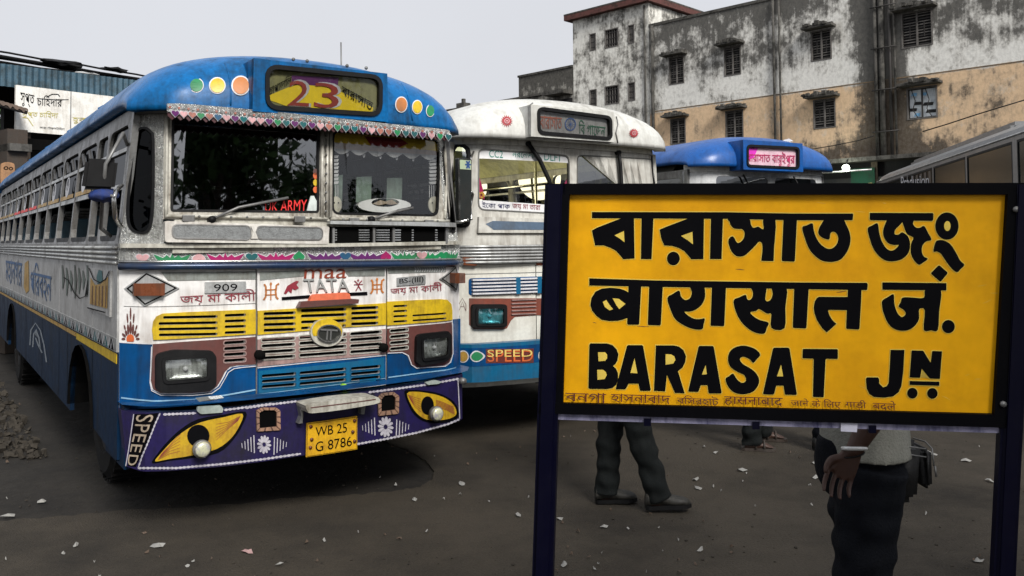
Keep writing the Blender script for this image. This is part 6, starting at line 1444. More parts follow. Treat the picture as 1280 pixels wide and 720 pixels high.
letters = [
 (PO, c1([(320, 180), (1000, 181)]) + cB([(0, 62), (683, 62), (688, 75), (682, 132), (672, 137), (0, 137)]) + c1([(1000, 214), (320, 211)]), []),
 (PO, c1([(530, 205), (533, 412), (477, 416), (462, 398), (440, 374), (415, 360), (380, 347), (336, 347), (330, 320), (320, 272), (345, 258), (475, 208)]), [c1([(437, 297), (478, 278), (481, 328), (462, 312)])]),
 (PO, c1([(568, 205), (628, 205), (618, 415), (565, 415)]), []),
 (PO, c1([(880, 205), (877, 415), (817, 416), (800, 396), (780, 374), (755, 360), (720, 349), (682, 347), (668, 318), (658, 268), (685, 256), (812, 208)]), [c1([(769, 300), (820, 282), (823, 338), (800, 320)])]),
 (PO, c1(circ(727, 412, 32, 34, 24)), []),
 (PO, c1([(915, 205), (975, 205), (968, 415), (910, 415)]), []),
 (SM, cA([(100, 120), (105, 150), (118, 185), (150, 225), (200, 235), (250, 238), (276, 275), (268, 335), (235, 378), (200, 392), (178, 370), (160, 335), (140, 318), (110, 332), (93, 372), (105, 430), (132, 490), (172, 532), (220, 546), (280, 532), (340, 480), (400, 420), (440, 378), (472, 400), (477, 480), (465, 580), (480, 594), (590, 596), (603, 580), (608, 450), (622, 120), (490, 120), (492, 225), (470, 235), (430, 210), (385, 222), (365, 215), (345, 180), (318, 120)]), []),
 (PO, cA([(715, 120), (865, 120), (842, 592), (830, 602), (700, 598), (693, 585)]), []),
 (SM, cB([(115, 220), (165, 195), (228, 172), (242, 240), (262, 310), (300, 380), (350, 432), (410, 460), (460, 448), (505, 402), (520, 340), (500, 285), (460, 266), (430, 290), (420, 350), (380, 348), (330, 325), (298, 290), (300, 240), (330, 180), (385, 120), (560, 120), (610, 190), (645, 270), (657, 350), (642, 440), (600, 520), (540, 582), (440, 606), (340, 592), (260, 540), (190, 455), (145, 340)]), []),
 (PO, cC([(58, 48), (685, 50), (693, 62), (690, 118), (680, 128), (65, 122), (55, 110)]), []),
 (SM, cC([(36, 205), (80, 175), (134, 152), (148, 230), (168, 310), (205, 382), (250, 422), (300, 418), (348, 368), (300, 370), (240, 350), (202, 300), (190, 240), (205, 175), (248, 110), (390, 110), (362, 165), (312, 215), (306, 262), (345, 264), (380, 242), (430, 275), (456, 330), (457, 400), (435, 460), (380, 510), (300, 532), (220, 526), (150, 482), (90, 400), (55, 300)]), []),
 (SM, cC([(385, 110), (492, 110), (488, 160), (520, 196), (560, 196), (600, 180), (640, 250), (672, 318), (618, 335), (582, 380), (577, 440), (598, 485), (636, 508), (590, 545), (545, 566), (492, 512), (466, 440), (472, 350), (492, 295), (432, 262), (400, 190)]), []),
 (SM, cC(circ(828, 180, 116, 136, 16)), [cC(circ(830, 180, 28, 46, 12))]),
 (SM, cC([(712, 345), (740, 322), (800, 325), (865, 365), (920, 450), (960, 525), (1002, 568), (965, 610), (928, 642), (878, 608), (820, 535), (770, 460), (730, 435), (693, 432)]), []),
 (PO, rounded([(1173.5, 331), (1184.8, 341), (1175.5, 352.5), (1163, 341.5)], .12, 2), []),
 (PO, [(736.7, 347.8), (820, 350.5), (1000, 353), (1083, 353.4), (1084.6, 355), (1084, 361.5), (1083, 362.5), (820, 358.4), (736.7, 356.8)], []),
 (PO, cD([(500, 150), (645, 150), (622, 582), (612, 592), (498, 592), (486, 578), (488, 515), (440, 535), (380, 548), (290, 552), (200, 537), (140, 492), (90, 430), (72, 370), (85, 290), (130, 220), (200, 186), (300, 176), (400, 186), (460, 205), (500, 228)]), [cD([(218, 338), (250, 320), (280, 365), (320, 415), (290, 426), (240, 390)]), cD([(330, 300), (390, 305), (460, 358), (398, 410), (365, 365)])]),
 (PO, cD([(735, 150), (888, 150), (865, 588), (855, 600), (728, 596), (718, 584)]), []),
 (SM, cE([(38, 292), (100, 245), (170, 208), (190, 270), (225, 308), (260, 312), (298, 285), (314, 225), (300, 160), (440, 160), (462, 230), (457, 300), (422, 370), (360, 420), (290, 445), (230, 445), (270, 487), (340, 525), (410, 528), (458, 522), (445, 590), (430, 642), (340, 642), (230, 602), (130, 532), (75, 425)]), []),
 (PO, cE([(540, 155), (698, 155), (678, 600), (668, 608), (532, 604), (524, 592)]), []),
 (SM, cF([(155, 316), (215, 285), (287, 255), (305, 303), (335, 313), (364, 282), (371, 225), (355, 165), (510, 165), (514, 250), (510, 312), (540, 329), (576, 300), (592, 240), (592, 165), (748, 165), (735, 400), (725, 632), (578, 628), (577, 475), (545, 468), (515, 460), (440, 415), (405, 438), (340, 452), (380, 500), (450, 540), (545, 568), (525, 630), (500, 690), (400, 682), (300, 622), (220, 532), (170, 420)]), []),
 (PO, cF([(835, 170), (998, 170), (972, 622), (962, 634), (828, 628), (818, 616)]), []),
 (PO, cG([(718, 150), (872, 150), (868, 300), (848, 632), (838, 646), (708, 638), (698, 626), (706, 428), (500, 424), (495, 440), (508, 482), (542, 540), (588, 582), (535, 630), (480, 678), (430, 632), (370, 542), (342, 462), (333, 400), (345, 330), (370, 290), (392, 278), (715, 280)]), []),
 (PO, rounded(cH([(102, 143), (742, 150), (742, 224), (102, 216)]), .06, 2), []),
 (SM, cH([(102, 325), (155, 290), (214, 262), (220, 340), (236, 410), (262, 462), (300, 490), (336, 455), (312, 415), (264, 384), (286, 340), (306, 294), (400, 294), (518, 296), (534, 210), (685, 210), (670, 430), (656, 618), (590, 622), (516, 616), (526, 420), (470, 412), (470, 500), (440, 562), (380, 612), (300, 627), (220, 607), (160, 552), (115, 452), (100, 380)]), []),
 (PO, cH(circ(762, 585, 64, 66, 24)), []),
 (PO, d1([(65, 73), (230, 73), (285, 90), (325, 130), (345, 180), (335, 245), (315, 280), (290, 298), (320, 325), (340, 370), (342, 430), (325, 485), (285, 518), (230, 529), (58, 527), (45, 515), (55, 85)]), [d1([(145, 165), (210, 165), (228, 185), (228, 220), (210, 242), (150, 247)]), d1([(137, 340), (190, 340), (215, 360), (224, 388), (205, 425), (140, 432)])]),
 (PO, d1([(440, 90), (580, 90), (592, 100), (668, 535), (660, 547), (562, 547), (545, 475), (447, 475), (422, 522), (412, 532), (325, 532), (318, 524), (430, 100)]), [d1([(505, 230), (530, 367), (470, 364)])]),
 (PO, d1([(720, 93), (900, 93), (950, 105), (995, 140), (1020, 200), (1012, 260), (985, 315), (940, 350), (1007, 572), (910, 568), (830, 385), (812, 552), (700, 547)]), [d1([(820, 184), (870, 186), (900, 205), (910, 235), (890, 270), (820, 281)])]),
 (PO, d2([(115, 98), (245, 98), (258, 110), (336, 562), (330, 573), (215, 573), (205, 565), (195, 490), (128, 490), (108, 548), (98, 558), (8, 555), (3, 545), (105, 110)]), [d2([(175, 298), (184, 377), (144, 380)])]),
 (SM, d2([(722, 190), (690, 228), (655, 267), (630, 245), (600, 222), (550, 205), (518, 232), (550, 280), (620, 320), (680, 370), (712, 440), (692, 510), (640, 560), (550, 581), (460, 562), (400, 502), (375, 428), (410, 400), (450, 375), (490, 432), (540, 468), (580, 442), (562, 390), (500, 360), (430, 312), (400, 240), (415, 160), (470, 112), (560, 95), (650, 118), (700, 152)]), []),
 (PO, d2([(862, 115), (1002, 115), (1015, 128), (1087, 575), (1080, 588), (975, 585), (967, 575), (955, 495), (882, 495), (862, 572), (852, 584), (758, 582), (750, 572), (850, 125)]), [d2([(928, 293), (946, 398), (894, 398)])]),
 (PO, rounded(d3([(427, 127), (777, 130), (777, 228), (655, 226), (636, 612), (528, 607), (537, 225), (423, 222)]), .1, 2), []),
 (PO, d4([(505, 138), (642, 138), (632, 340), (612, 500), (585, 560), (530, 602), (440, 614), (340, 608), (290, 575), (265, 520), (258, 425), (268, 412), (375, 412), (388, 425), (392, 475), (430, 512), (465, 500), (484, 470), (495, 330)]), []),
 (PO, rounded(d4([(715, 143), (830, 145), (905, 268), (920, 148), (1018, 152), (997, 428), (895, 424), (815, 325), (800, 417), (695, 412)]), .07, 2), []),
 (PO, rounded(d4([(695, 448), (990, 455), (992, 496), (695, 487)]), .08, 2), []),
 (PO, d4(circ(722, 570, 52, 54, 20)), []), (PO, d4(circ(922, 572, 52, 54, 20)), []),
]
for k, (sm, o_, hs_) in enumerate(letters):
    if sm: o_ = smooth_closed(o_, 3); hs_ = [smooth_closed(h, 3) for h in hs_]
    oo = offset_poly(o_, 1.1)
    plate('letter_edge', ST, oo, halo, ss, .0008 + k * .00001)
    for h in hs_: plate('letter_edge', ST, offset_poly(h, .5), halo, ss, .0030 + k * .00001)
    plate('letter', ST, [(o_, [list(h) for h in hs_])], inkm, ss, .0018 + k * .00002, .0004)
dkr = M('oxblood_lettering', (.11, .008, .004), .6, 0, .4)
for tx, x0, x1 in (('বনগা', 707, 758), ('হাসনাবাদ', 764, 838), ('বিসরহাট', 846, 898), ('हासनाबाद', 905, 978), ('जाने के िलए', 988, 1050), ('गाड़ी', 1056, 1082), ('बदले', 1090, 1119)):
    y = lambda x: 489.5 + (x - 707) * .027
    text('small_lettering', ST, tx, [(x0, y(x0)), (x1, y(x1)), (x1, y(x1) + 12.5), (x0, y(x0) + 11)], dkr, ss, .0075, 0, .022)

# ================================================================ PEOPLE
from mathutils import noise
def loftm(bm, rings, n=16, cap=True, wr=0., fr=6.):
    """rings: (centre, rx, ry, [normal]) - ellipses in the horizontal plane unless a direction is given"""
    R_ = []
    for r in rings:
        c = Vector(r[0]); rx, ry = r[1], r[2]; d = Vector(r[3]).normalized() if len(r) > 3 else Vector((0, 0, 1))
        q = Vector((0, 0, 1)).rotation_difference(d); L_ = []
        for k in range(n):
            a = k * 2 * math.pi / n; v = q @ Vector((rx * math.cos(a), ry * math.sin(a), 0)); p = c + v
            if wr: p += v.normalized() * wr * (noise.noise(Vector((p.x * fr, p.y * fr, p.z * fr * 1.8))) * .8 + .5 * noise.noise(Vector((p.x * fr * 2.4 + p.z * 5, p.y * fr * 2.4 - p.z * 4, p.z * fr * 1.1))))
            L_.append(bm.verts.new(p))
        R_.append(L_)
    for a, b in zip(R_, R_[1:]):
        for k in range(n): bm.faces.new((a[k], a[(k + 1) % n], b[(k + 1) % n], b[k]))
    if cap: bm.faces.new(R_[0][::-1]); bm.faces.new(R_[-1])
def dense(pts, m=6):
    """resample (centre, rx, ry) stations smoothly"""
    out = []
    for i in range(len(pts) - 1):
        P = [pts[max(0, min(len(pts) - 1, i + j))] for j in (-1, 0, 1, 2)]
        for s in range(m):
            t = s / m; cr_ = lambda a, b, c, d: .5 * (2 * b + (c - a) * t + (2 * a - 5 * b + 4 * c - d) * t * t + (3 * b - a - 3 * c + d) * t ** 3)
            out.append((Vector([cr_(*[p[0][k] for p in P]) for k in range(3)]), max(.004, cr_(*[p[1] for p in P])), max(.004, cr_(*[p[2] for p in P]))))
    out.append((Vector(pts[-1][0]), pts[-1][1], pts[-1][2])); return out
def limb(bm, pts, m=5, n=14, wr=0., fr=6., cap=True):
    d = dense(pts, m); R_ = []
    for i, (c, a, b) in enumerate(d): t = d[min(i + 1, len(d) - 1)][0] - d[max(i - 1, 0)][0]; R_.append((c, a, b, t))
    loftm(bm, R_, n, cap, wr, fr)
def remesh(name, bm, vox, mat, par):
    bmesh.ops.recalc_face_normals(bm, faces=bm.faces); me = bpy.data.meshes.new(name); bm.to_mesh(me); bm.free(); o = bpy.data.objects.new(name, me); COL.objects.link(o)
    md = o.modifiers.new('r', 'REMESH'); md.mode = 'VOXEL'; md.voxel_size = vox; sm = o.modifiers.new('s', 'SMOOTH'); sm.iterations = 3; sm.factor = .5
    dg = bpy.context.evaluated_depsgraph_get(); dg.update(); m2 = bpy.data.meshes.new_from_object(o.evaluated_get(dg)); bpy.data.objects.remove(o)
    return link(name, m2, mat, par, True)
def skinm(name, c): return M(name, c, .55, 0, .25, (c[0] * .6, c[1] * .55, c[2] * .5), 14, .2)
def shoe(name, toe, heel, mat, par, w=.045, h=.085, solem=None):
    toe, heel = Vector(toe), Vector(heel); d = (toe - heel); L_ = d.length; d.normalize(); s = Vector((-d.y, d.x, 0)).normalized(); up = d.cross(s) * -1
    if up.z < 0: up = -up
    bm = bmesh.new(); R_ = []
    for t, wd, ht in ((0, .6, .55), (.03, .8, .85), (.12, .86, 1.0), (.28, .82, 1.02), (.42, .85, .80), (.58, 1.0, .62), (.75, 1.08, .52), (.88, .95, .44), (.96, .65, .34), (1, .3, .2)):
        L2 = []
        for k in range(14):
            a = k * 2 * math.pi / 14; L2.append(bm.verts.new(heel + d * L_ * t + s * (w * wd * math.cos(a)) + up * (h * ht * (.5 + .5 * math.sin(a)) if math.sin(a) > -.3 else h * ht * .18) + up * .012))
        R_.append(L2)
    for a, b in zip(R_, R_[1:]):
        for k in range(14): bm.faces.new((a[k], a[(k + 1) % 14], b[(k + 1) % 14], b[k]))
    bm.faces.new(R_[0][::-1]); bm.faces.new(R_[-1]); o = from_bm(name, bm, mat, par, True)
    bm = bmesh.new(); ol = []
    for t, wd in ((0, .55), (.06, .9), (.25, .9), (.45, .88), (.65, 1.08), (.8, 1.14), (.92, .9), (1.02, .35)): ol.append((t, wd))
    lp = [heel + d * L_ * t + s * w * wd for t, wd in ol] + [heel + d * L_ * t - s * w * wd for t, wd in ol[::-1]]
    a = [bm.verts.new(p) for p in lp]; b = [bm.verts.new(p + up * .024) for p in lp]
    for k in range(len(lp)): bm.faces.new((a[k], a[(k + 1) % len(lp)], b[(k + 1) % len(lp)], b[k]))
    bm.faces.new(a[::-1]); bm.faces.new(b); from_bm('sole', bm, solem or blackp, o)
    return o
def person(label, loc, rz, skin, trou, shirt, legs, arms, bareL=None, vox=.012, hem=.80, sh_hem=.93, hand=None, footwear='shoe', shoem=None, tw=1.):
    p = thing('person', label, 'person', loc, rz); bm = bmesh.new()
    limb(bm, [((0, 0, .88), .09, .13), ((0, 0, 1.0), .095, .135), ((0, 0, 1.15), .095, .13), ((0, 0, 1.32), .11, .17), ((0, 0, 1.42), .08, .14), ((0, 0, 1.47), .05, .055), ((.01, 0, 1.53), .05, .05)], 4, 18)
    limb(bm, [((.01, 0, 1.50), .04, .04), ((.025, 0, 1.54), .065, .055), ((.022, 0, 1.60), .092, .072), ((.01, 0, 1.66), .092, .072), ((.005, 0, 1.705), .06, .05), ((.005, 0, 1.72), .02, .02)], 4, 16)
    limb(bm, [((.09, 0, 1.62), .012, .010), ((.125, 0, 1.59), .016, .015), ((.105, 0, 1.575), .012, .012)], 3, 8)      # nose
    for s in (-1, 1): limb(bm, [((.0, s * .066, 1.585), .018, .008), ((-.005, s * .084, 1.60), .022, .010), ((-.0, s * .078, 1.635), .014, .008)], 3, 8)   # ears
    for s, (hip, kn, an, toe) in zip((-1, 1), legs):
        limb(bm, [(Vector(hip) * .96, .070, .070), (Vector(hip).lerp(Vector(kn), .5), .066, .066), (kn, .055, .055), (Vector(kn).lerp(Vector(an), .4), .055, .05), (an, .036, .036), (Vector(an) + Vector((0, 0, -.05)), .034, .034)], 4, 12)
        a = Vector(an); t = Vector(toe); f = (t - a); f.z = 0; f.normalize(); hb = a - f * .05; hb.z = max(.035, a.z - .06)
        limb(bm, [(hb, .028, .032), (a + f * .03 + Vector((0, 0, -.045)), .038, .038), (a.lerp(t, .55) + Vector((0, 0, -.01)), .028, .042), (t, .014, .038)], 4, 12)
        if footwear != 'shoe':
            sd_ = Vector((-f.y, f.x, 0))
            for k in range(5): limb(bm, [(t - f * .02 + sd_ * (-.034 + k * .017), .010, .010), (t + f * (.035 - .004 * k) + sd_ * (-.036 + k * .018), .008, .008)], 2, 6)
    for s, (sh_, el_, wr_) in zip((-1, 1), arms):
        sh_, el_, wr_ = Vector(sh_), Vector(el_), Vector(wr_); limb(bm, [(Vector((0, s * .12, 1.40)), .05, .05), (sh_, .055, .055), (sh_.lerp(el_, .5), .045, .045), (el_, .038, .038), (el_.lerp(wr_, .35), .039, .039), (wr_, .026, .022)], 4, 12)
        d = (wr_ - el_).normalized(); fw = Vector((1, 0, 0)); fw = (fw - d * fw.dot(d)).normalized(); nrm = d.cross(fw); hd = hand if (hand and s > 0) else None
        curl = hd or .35
        limb(bm, [(wr_ - d * .01, .024, .022), (wr_ + d * .03, .034, .018), (wr_ + d * .07, .040, .017), (wr_ + d * .092, .036, .015)], 4, 12) if 0 else None
        for k in range(5):   # palm as five blended rays so that it is broad and flat
            o_ = fw * (-.030 + k * .015); limb(bm, [(wr_ + o_ * .5, .016, .015), (wr_ + d * .05 + o_ * .9, .016, .014), (wr_ + d * (.092 - .006 * abs(k - 2)) + o_ * 1.15, .013, .012)], 3, 8)
        inn = nrm * (-s)
        for k, (ln, of) in enumerate(((.066, -.036), (.080, -.012), (.086, .013), (.076, .037))):
            b0 = wr_ + d * (.088 if k else .080) + fw * of * 1.1; c_ = curl * (1.25 - .12 * k); P = [b0]; dd = d.copy()
            for seg in (.42, .33, .25): dd = (dd + inn * c_ * .75).normalized(); P.append(P[-1] + dd * ln * seg)
            limb(bm, [(P[0] - dd * .01, .0094, .0094), (P[0], .0084, .0084), (P[1], .0086, .0086), (P[2], .0076, .0076), (P[3], .0056, .0056)], 3, 8)
        tb = wr_ + d * .028 + fw * .030; limb(bm, [(tb - fw * .012, .014, .014), (tb + fw * .022 + d * .022 + inn * .008, .0125, .0125), (tb + fw * .030 + d * .048 + inn * .018, .0105, .0105), (tb + fw * .026 + d * .070 + inn * .026, .0075, .0075)], 3, 8)
    remesh('body', bm, vox, skin, p)
    bm = bmesh.new(); bmesh.ops.create_uvsphere(bm, u_segments=18, v_segments=12, radius=1)
    for v in bm.verts:
        v.co = Vector((v.co.x * .102 - .008, v.co.y * .084, v.co.z * .085 + 1.655)); 
        if v.co.x > .03 and v.co.z < 1.675: v.co = Vector((.0, v.co.y * .6, 1.68))
        v.co += Vector((noise.noise(v.co * 40), noise.noise(v.co * 43), noise.noise(v.co * 37))) * .006
    from_bm('hair', bm, M('black_hair', (.005, .004, .004), .7, 0, .2, (.008, .007, .006), spec=.12), p, True)
    for s in (-1, 1):
        bm = bmesh.new(); bmesh.ops.create_uvsphere(bm, u_segments=10, v_segments=8, radius=.012); o = from_bm('eye', bm, whitep, p, True); o.location = (.096, s * .030, 1.625)
        bm = bmesh.new(); bmesh.ops.create_uvsphere(bm, u_segments=8, v_segments=6, radius=.007); q = from_bm('iris', bm, inkm, o, True); q.location = (.007, 0, 0)
    box('mouth', (.095, .104, -.022, .022, 1.556, 1.563), maroon, p)
    # trousers
    bm = bmesh.new(); limb(bm, [((0, 0, 1.0), .125, .155), ((0, 0, .93), .135, .165), ((0, 0, .86), .13, .16), ((0, 0, .80), .09, .13)], 5, 24, .008)
    for s, (hip, kn, an, toe) in zip((-1, 1), legs):
        hip, kn, an = Vector(hip), Vector(kn), Vector(an); limb(bm, [(hip + Vector((0, 0, .04)), .11 * tw, .10 * tw), (hip.lerp(kn, .45), .105 * tw, .10 * tw), (kn, .085 * tw, .082 * tw), (kn.lerp(an, .5), .078 * tw, .075 * tw), (an + (kn - an).normalized() * .10, .078 * tw, .074 * tw), (an + (kn - an).normalized() * -.035 + Vector((.012, 0, 0)), .080 * tw, .076 * tw)], 12, 26, .024, 9.)
    remesh('trousers', bm, .010, trou, p)
    # shirt
    bm = bmesh.new(); limb(bm, [((0, 0, sh_hem), .15, .18), ((0, 0, 1.0), .145, .175), ((0, 0, 1.15), .13, .165), ((0, 0, 1.32), .135, .195), ((0, 0, 1.42), .09, .165), ((0, 0, 1.46), .06, .08), ((0, 0, 1.48), .055, .06)], 8, 28, .016, 5.)
    for s, (sh_, el_, wr_) in zip((-1, 1), arms):
        sh_, el_ = Vector(sh_), Vector(el_); limb(bm, [(Vector((0, s * .12, 1.39)), .07, .07), (sh_, .075, .075), (sh_.lerp(el_, .5), .068, .066), (sh_.lerp(el_, .85), .066, .064)], 6, 16, .012, 8.)
    remesh('shirt', bm, .011, shirt, p)
    for s, (hip, kn, an, toe) in zip((-1, 1), legs):
        a, t = Vector(an), Vector(toe); f = (t - a); fl_ = Vector((f.x, f.y, 0)).normalized(); tz = t.z - .03
        he = a - fl_ * .075; he.z = max(0.002, a.z - .095); to = t + fl_ * .045; to.z = max(.002, tz)
        if footwear == 'shoe': shoe('shoe', to, he, shoem, p, .050, .108)
        else:
            bm = bmesh.new(); sdv = Vector((-fl_.y, fl_.x, 0)); lp = []
            for q_, wd in ((0, .6), (.1, .9), (.4, .8), (.7, 1.1), (.9, .95), (1, .5)): lp.append((q_, wd))
            ring = [he + (to - he) * q_ + sdv * .045 * wd for q_, wd in lp] + [he + (to - he) * q_ - sdv * .045 * wd for q_, wd in lp[::-1]]
            A_ = [bm.verts.new((v.x, v.y, .002)) for v in ring]; B_ = [bm.verts.new((v.x, v.y, .024)) for v in ring]
            for k in range(len(ring)): bm.faces.new((A_[k], A_[(k + 1) % len(ring)], B_[(k + 1) % len(ring)], B_[k]))
            bm.faces.new(A_[::-1]); bm.faces.new(B_); sn = from_bm('sandal', bm, shoem, p)
            for q_ in (.42, .66): m_ = he + (to - he) * q_; tube('sandal_strap', [m_ - sdv * .044 + Vector((0, 0, .02)), m_ - sdv * .03 + Vector((0, 0, .065)), m_ + Vector((0, 0, .078)), m_ + sdv * .03 + Vector((0, 0, .065)), m_ + sdv * .044 + Vector((0, 0, .02))], .009, shoem, sn, 6)
    return p
cloth_d = M('charcoal_trouser_cloth', (.009, .011, .011), .85, 0, .4, (.016, .017, .016), 8, .5, fine=160, spec=.15)
cloth_n = M('dark_navy_trouser_cloth', (.004, .005, .008), .8, 0, .4, (.008, .009, .011), 8, .5, fine=160, spec=.12)
brownskin = skinm('brown_skin', (.058, .025, .016)); dksk = skinm('dark_brown_skin', (.06, .03, .02))
shoem = M('dusty_dark_shoe', (.016, .015, .012), .65, 0, .6, (.06, .055, .045), 14, .4)
g_ = ground(800, 634)
person('man in charcoal trousers and dusty shoes striding right under the board', (g_.x, g_.y, 0), 0, brownskin, cloth_d, M('blue_check_shirt', (.10, .16, .26), .8, 0, .3), 
    [((-.07, -.09, .86), (-.01, -.09, .49), (.095, -.09, .115), (.255, -.09, .060)), ((-.10, .09, .86), (-.17, .09, .50), (-.20, .09, .10), (-.055, .09, .045))],
    [((-.04, -.20, 1.38), (-.16, -.24, 1.12), (-.10, -.24, .88)), ((-.06, .20, 1.38), (.02, .24, 1.12), (.14, .23, .90))], shoem=shoem, tw=.98)
shirt2 = M('pale_grey_shirt', (.24, .24, .21), .85, 0, .35, (.16, .16, .14), 7, .6, fine=120, spec=.2)
p2_ = person('man in pale grey shirt and navy trousers with a white bangle', (1.225, 3.02, 0), 180, brownskin, cloth_n, shirt2,
    [((-.01, -.09, .88), (-.035, -.08, .50), (-.09, -.07, .09), (.06, -.07, .035)), ((.0, .09, .88), (.055, .08, .52), (.03, .08, .09), (.19, .08, .035))],
    [((-.0, -.19, 1.38), (.04, -.24, 1.14), (.26, -.14, 1.22)), ((-.0, .19, 1.38), (.04, .235, 1.15), (.125, .225, 1.0))], vox=.0044, sh_hem=.945, hand=.6, shoem=shoem, tw=1.0)
bm = bmesh.new(); tubem(bm, [Vector((.120, .228, 1.015)) + Vector((.036 * math.cos(a), .030 * math.sin(a), .006 * math.sin(a))) for a in [k * math.pi / 10 for k in range(20)]], .0065, 8, closed=True); from_bm('bangle', bm, M('white_bangle', (.75, .76, .75), .25, .2, .2), p2_, True)
bm = bmesh.new(); tubem(bm, [Vector((.124, .226, .995)) + Vector((.034 * math.cos(a), .029 * math.sin(a), -.008 * math.cos(a))) for a in [k * math.pi / 10 for k in range(20)]], .003, 6, closed=True); from_bm('thread', bm, blackp, p2_, True)
# shoulder bag behind his hip
bag = thing('bag', 'small black shoulder bag with zips hanging at the hip of the man at right', 'bag', (1.225 + .118, 3.02 + .0, .020), 180)
bagm = M('black_bag_nylon', (.004, .004, .0045), .6, 0, .4, (.03, .03, .03), 12, .4, fine=150)
bm = bmesh.new(); boxm(bm, -.050, .050, -.11, .11, .775, .985); bmesh.ops.bevel(bm, geom=bm.edges[:], offset=.026, segments=3, affect='EDGES')
for v in bm.verts: v.co.x -= (.99 - v.co.z) * -.10; v.co += v.co * 0 + Vector((noise.noise(v.co * 18), noise.noise(v.co * 17), 0)) * .008
from_bm('bag_body', bm, bagm, bag, True)
bm = bmesh.new(); boxm(bm, -.085, -.05, -.08, .09, .82, .955); bmesh.ops.bevel(bm, geom=bm.edges[:], offset=.014, segments=2, affect='EDGES'); from_bm('front_pocket', bm, bagm, bag, True)
for z in (.962, .935): tube('zip', [(-.05, .112, z), (.0, .114, z + .008), (.045, .108, z + .012)], .0022, steel, bag, 5)
tube('zip', [(-.088, -.06, .958), (-.092, .02, .965), (-.086, .08, .955), (-.084, .094, .90)], .003, steel, bag, 5)
tube('zip_pull', [(-.086, .096, .90), (-.088, .100, .865)], .004, steel, bag, 5)
tube('strap', [(.03, .09, .97), (.10, .12, 1.10), (.16, .17, 1.30), (.175, .16, 1.455), (.16, .10, 1.50)], .010, bagm, bag, 6)
g_ = ground(955, 560)
person('dark skinned man in worn brown sandals standing behind the station board', (g_.x - .05, g_.y, 0), -12, dksk, cloth_d, M('brown_shirt', (.16, .10, .06), .85, 0, .3),
    [((-.02, -.09, .87), (-.02, -.09, .50), (-.06, -.08, .085), (.09, -.08, .032)), ((-.0, .14, .87), (.03, .16, .50), (.06, .28, .085), (.21, .28, .032))],
    [((0, -.19, 1.38), (.02, -.24, 1.12), (.06, -.22, .90)), ((0, .19, 1.38), (.02, .24, 1.12), (.06, .22, .90))], footwear='sandal', shoem=M('brown_sandal_leather', (.045, .03, .022), .6, 0, .5), hem=.2)
g_ = ground(1012, 560)
person('man in black shoes half hidden behind the man with the bangle', (g_.x + .06, g_.y, 0), 0, brownskin, cloth_n, M('olive_shirt', (.10, .11, .06), .85, 0, .3),
    [((.08, -.08, .87), (.08, -.08, .50), (.02, -.07, .10), (.17, -.07, .04)), ((.08, .09, .87), (.12, .09, .50), (.16, .08, .09), (.31, .08, .035))],
    [((.05, -.19, 1.38), (.07, -.24, 1.12), (.12, -.22, .90)), ((.05, .19, 1.38), (.07, .24, 1.12), (.12, .22, .90))], shoem=M('black_shoe', (.012, .012, .012), .5, 0, .4))

# ================================================================ LITTER AND RUBBLE
paper = M('white_paper_scrap', (.27, .265, .25), .8, 0, .3, (.25, .24, .2), 30, .2); pinkp = M('pinkish_paper_scrap', (.42, .26, .25), .8, 0, .3); dust = M('brown_leaf_scrap', (.09, .06, .04), .8, 0, .4)
def scrapm(bm, x, y, s, rnd, asp=.55):
    a0 = rnd.uniform(0, 6.28); n = rnd.randint(5, 8); c = bm.verts.new((x, y, .012 + rnd.random() * .016)); L_ = []
    ax = rnd.uniform(0, 3.14)
    for k in range(n):
        a = a0 + k * 2 * math.pi / n; r = s * rnd.uniform(.6, 1.15); dx, dy = r * math.cos(a), r * asp * math.sin(a)
        L_.append(bm.verts.new((x + dx * math.cos(ax) - dy * math.sin(ax), y + dx * math.sin(ax) + dy * math.cos(ax), .004 + rnd.random() ** 2 * .018)))
    for k in range(n): bm.faces.new((c, L_[k], L_[(k + 1) % n]))
big = [(198, 684, .055, 'white paper scrap lying below the nearest bus, lower left', 0), (309, 691, .05, 'pinkish paper scrap on the asphalt in front of the number plate', 1), (870, 600, .055, 'bright paper scrap on the asphalt right of the walking man, nearer one', 0), (928, 589, .05, 'white scrap right of the walking man, farther one', 0),
    (873, 612, .045, 'pale scrap just above and right of the front shoe', 0), (700, 650, .03, 'small white scrap beside the left post of the station board', 0), (876, 689, .04, 'flat white scrap low in the yard below the board', 0), (754, 629, .02, 'tiny scrap beside the heel of the walking man', 0),
    (705, 708, .035, 'white scrap at the foot of the left sign post', 0), (755, 660, .032, 'white scrap below the walking man', 0), (1207, 577, .05, 'long pale scrap right of the black bag', 0), (1166, 568, .06, 'white paper scrap just right of the black bag', 0), (1018, 580, .05, 'scrap beside the navy trousers, upper one', 0), (1020, 598, .05, 'scrap beside the navy trousers, lower one', 0),
    (1238, 603, .045, 'pale scrap near the right sign post', 0), (1223, 703, .045, 'white scrap at the bottom right near the sign post', 0), (577, 606, .06, 'crumpled string of paper in front of the cream bus', 0), (648, 645, .04, 'white scrap just left of the left sign post', 0), (518, 626, .035, 'scrap on the asphalt between the two front buses, nearest', 0), (895, 567, .035, 'white scrap left of the sandalled feet', 0),
    (52, 628, .05, 'pale stone scrap on dark soil left of the nearest bus', 0), (10, 646, .06, 'pale crumpled scrap at the left edge of the asphalt', 0), (95, 683, .035, 'small pale scrap low at the left edge', 0), (880, 560, .03, 'tiny scrap behind the walking man', 0), (350, 708, .03, 'small scrap at the bottom below the number plate', 0)]
rnd = random.Random(5)
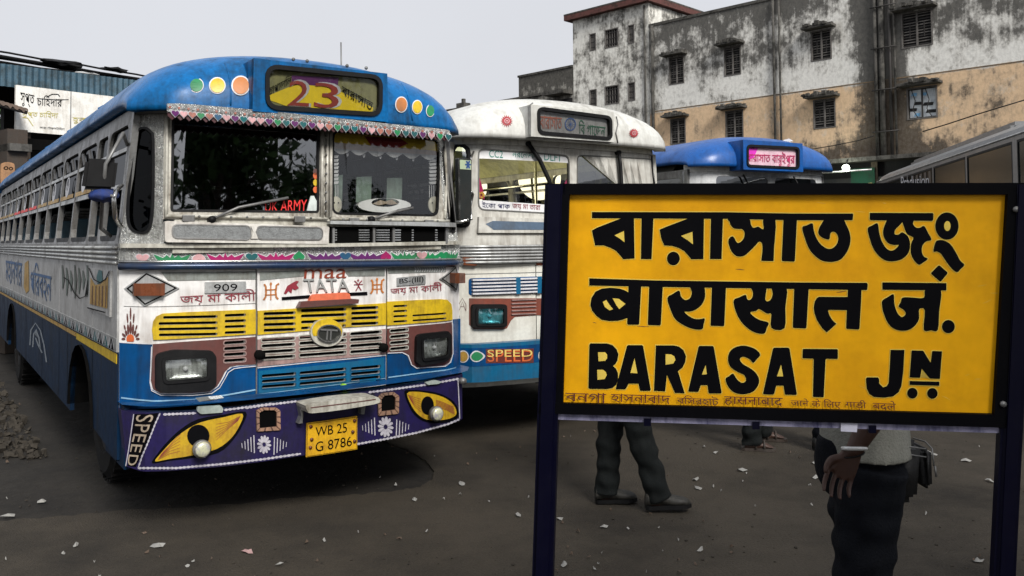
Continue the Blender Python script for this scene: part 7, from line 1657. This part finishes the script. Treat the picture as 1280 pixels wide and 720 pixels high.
for x, y, s, lb, k in big:
    g_ = ground(x, y); bm = bmesh.new(); scrapm(bm, 0, 0, s * .85, rnd); o = from_bm('paper_scrap', bm, pinkp if k else paper); o.location = (g_.x, g_.y, 0); setp(o, lb, 'scrap', 'paper scraps littering the yard')
for mt_, n, sz, nm in ((paper, 200, .010, 'fine_litter'), (dust, 260, .014, 'leaf_litter')):
    bm = bmesh.new()
    for k in range(n):
        g_ = ground(rnd.uniform(-100, 1400), 498 + 230 * rnd.random() ** 1.5)
        if noise.noise(Vector((g_.x * .8, g_.y * .8, 9 if mt_ is paper else 5))) < .05: continue
        scrapm(bm, g_.x, g_.y, sz * rnd.uniform(.5, 1.5), rnd)
    setp(from_bm(nm, bm, mt_), 'small scraps of litter strewn across the yard' if nm == 'fine_litter' else 'small brown leaf scraps strewn across the yard', 'litter', None, 'stuff')
stone = M('rubble_stone', (.050, .043, .034), .95, 0, .6, (.02, .018, .015), 6, .6, fine=40, spec=.2)
bm = bmesh.new()
for k in range(3600):
    g_ = ground(rnd.uniform(-160, 110), 438 + 135 * rnd.random()); s = .006 + .034 * rnd.random() ** 4; m_ = Matrix.Translation((g_.x + rnd.uniform(-.3, .3), g_.y, s * .2)) @ Matrix.Rotation(rnd.uniform(0, 6), 4, Vector((rnd.random(), rnd.random(), rnd.random() + .1)).normalized())
    if (SL.Mi @ m_.translation).x > -.1 and (SL.Mi @ m_.translation).y > 0: continue
    vs = boxm(bm, -s, s, -s * .8, s * .8, -s * .5, s * .5, m_)
    for v in vs: v.co += Vector((rnd.uniform(-.3, .3), rnd.uniform(-.3, .3), rnd.uniform(-.3, .3))) * s
setp(from_bm('rubble', bm, stone), 'loose stones and broken rubble on soil beside the nearest bus', 'rubble', None, 'stuff')
bm = bmesh.new()
for k in range(1500):
    g_ = ground(rnd.uniform(-100, 1400), 480 + 300 * rnd.random() ** 1.3); s = .002 + .006 * rnd.random() ** 2
    if noise.noise(Vector((g_.x * .9, g_.y * .9, 3))) < .02: continue
    vs = boxm(bm, g_.x - s, g_.x + s, g_.y - s, g_.y + s, 0, s)
    for v in vs: v.co += Vector((rnd.uniform(-.4, .4), rnd.uniform(-.4, .4), 0)) * s
setp(from_bm('grit', bm, stone), 'fine grit scattered over the asphalt', 'grit', None, 'stuff')
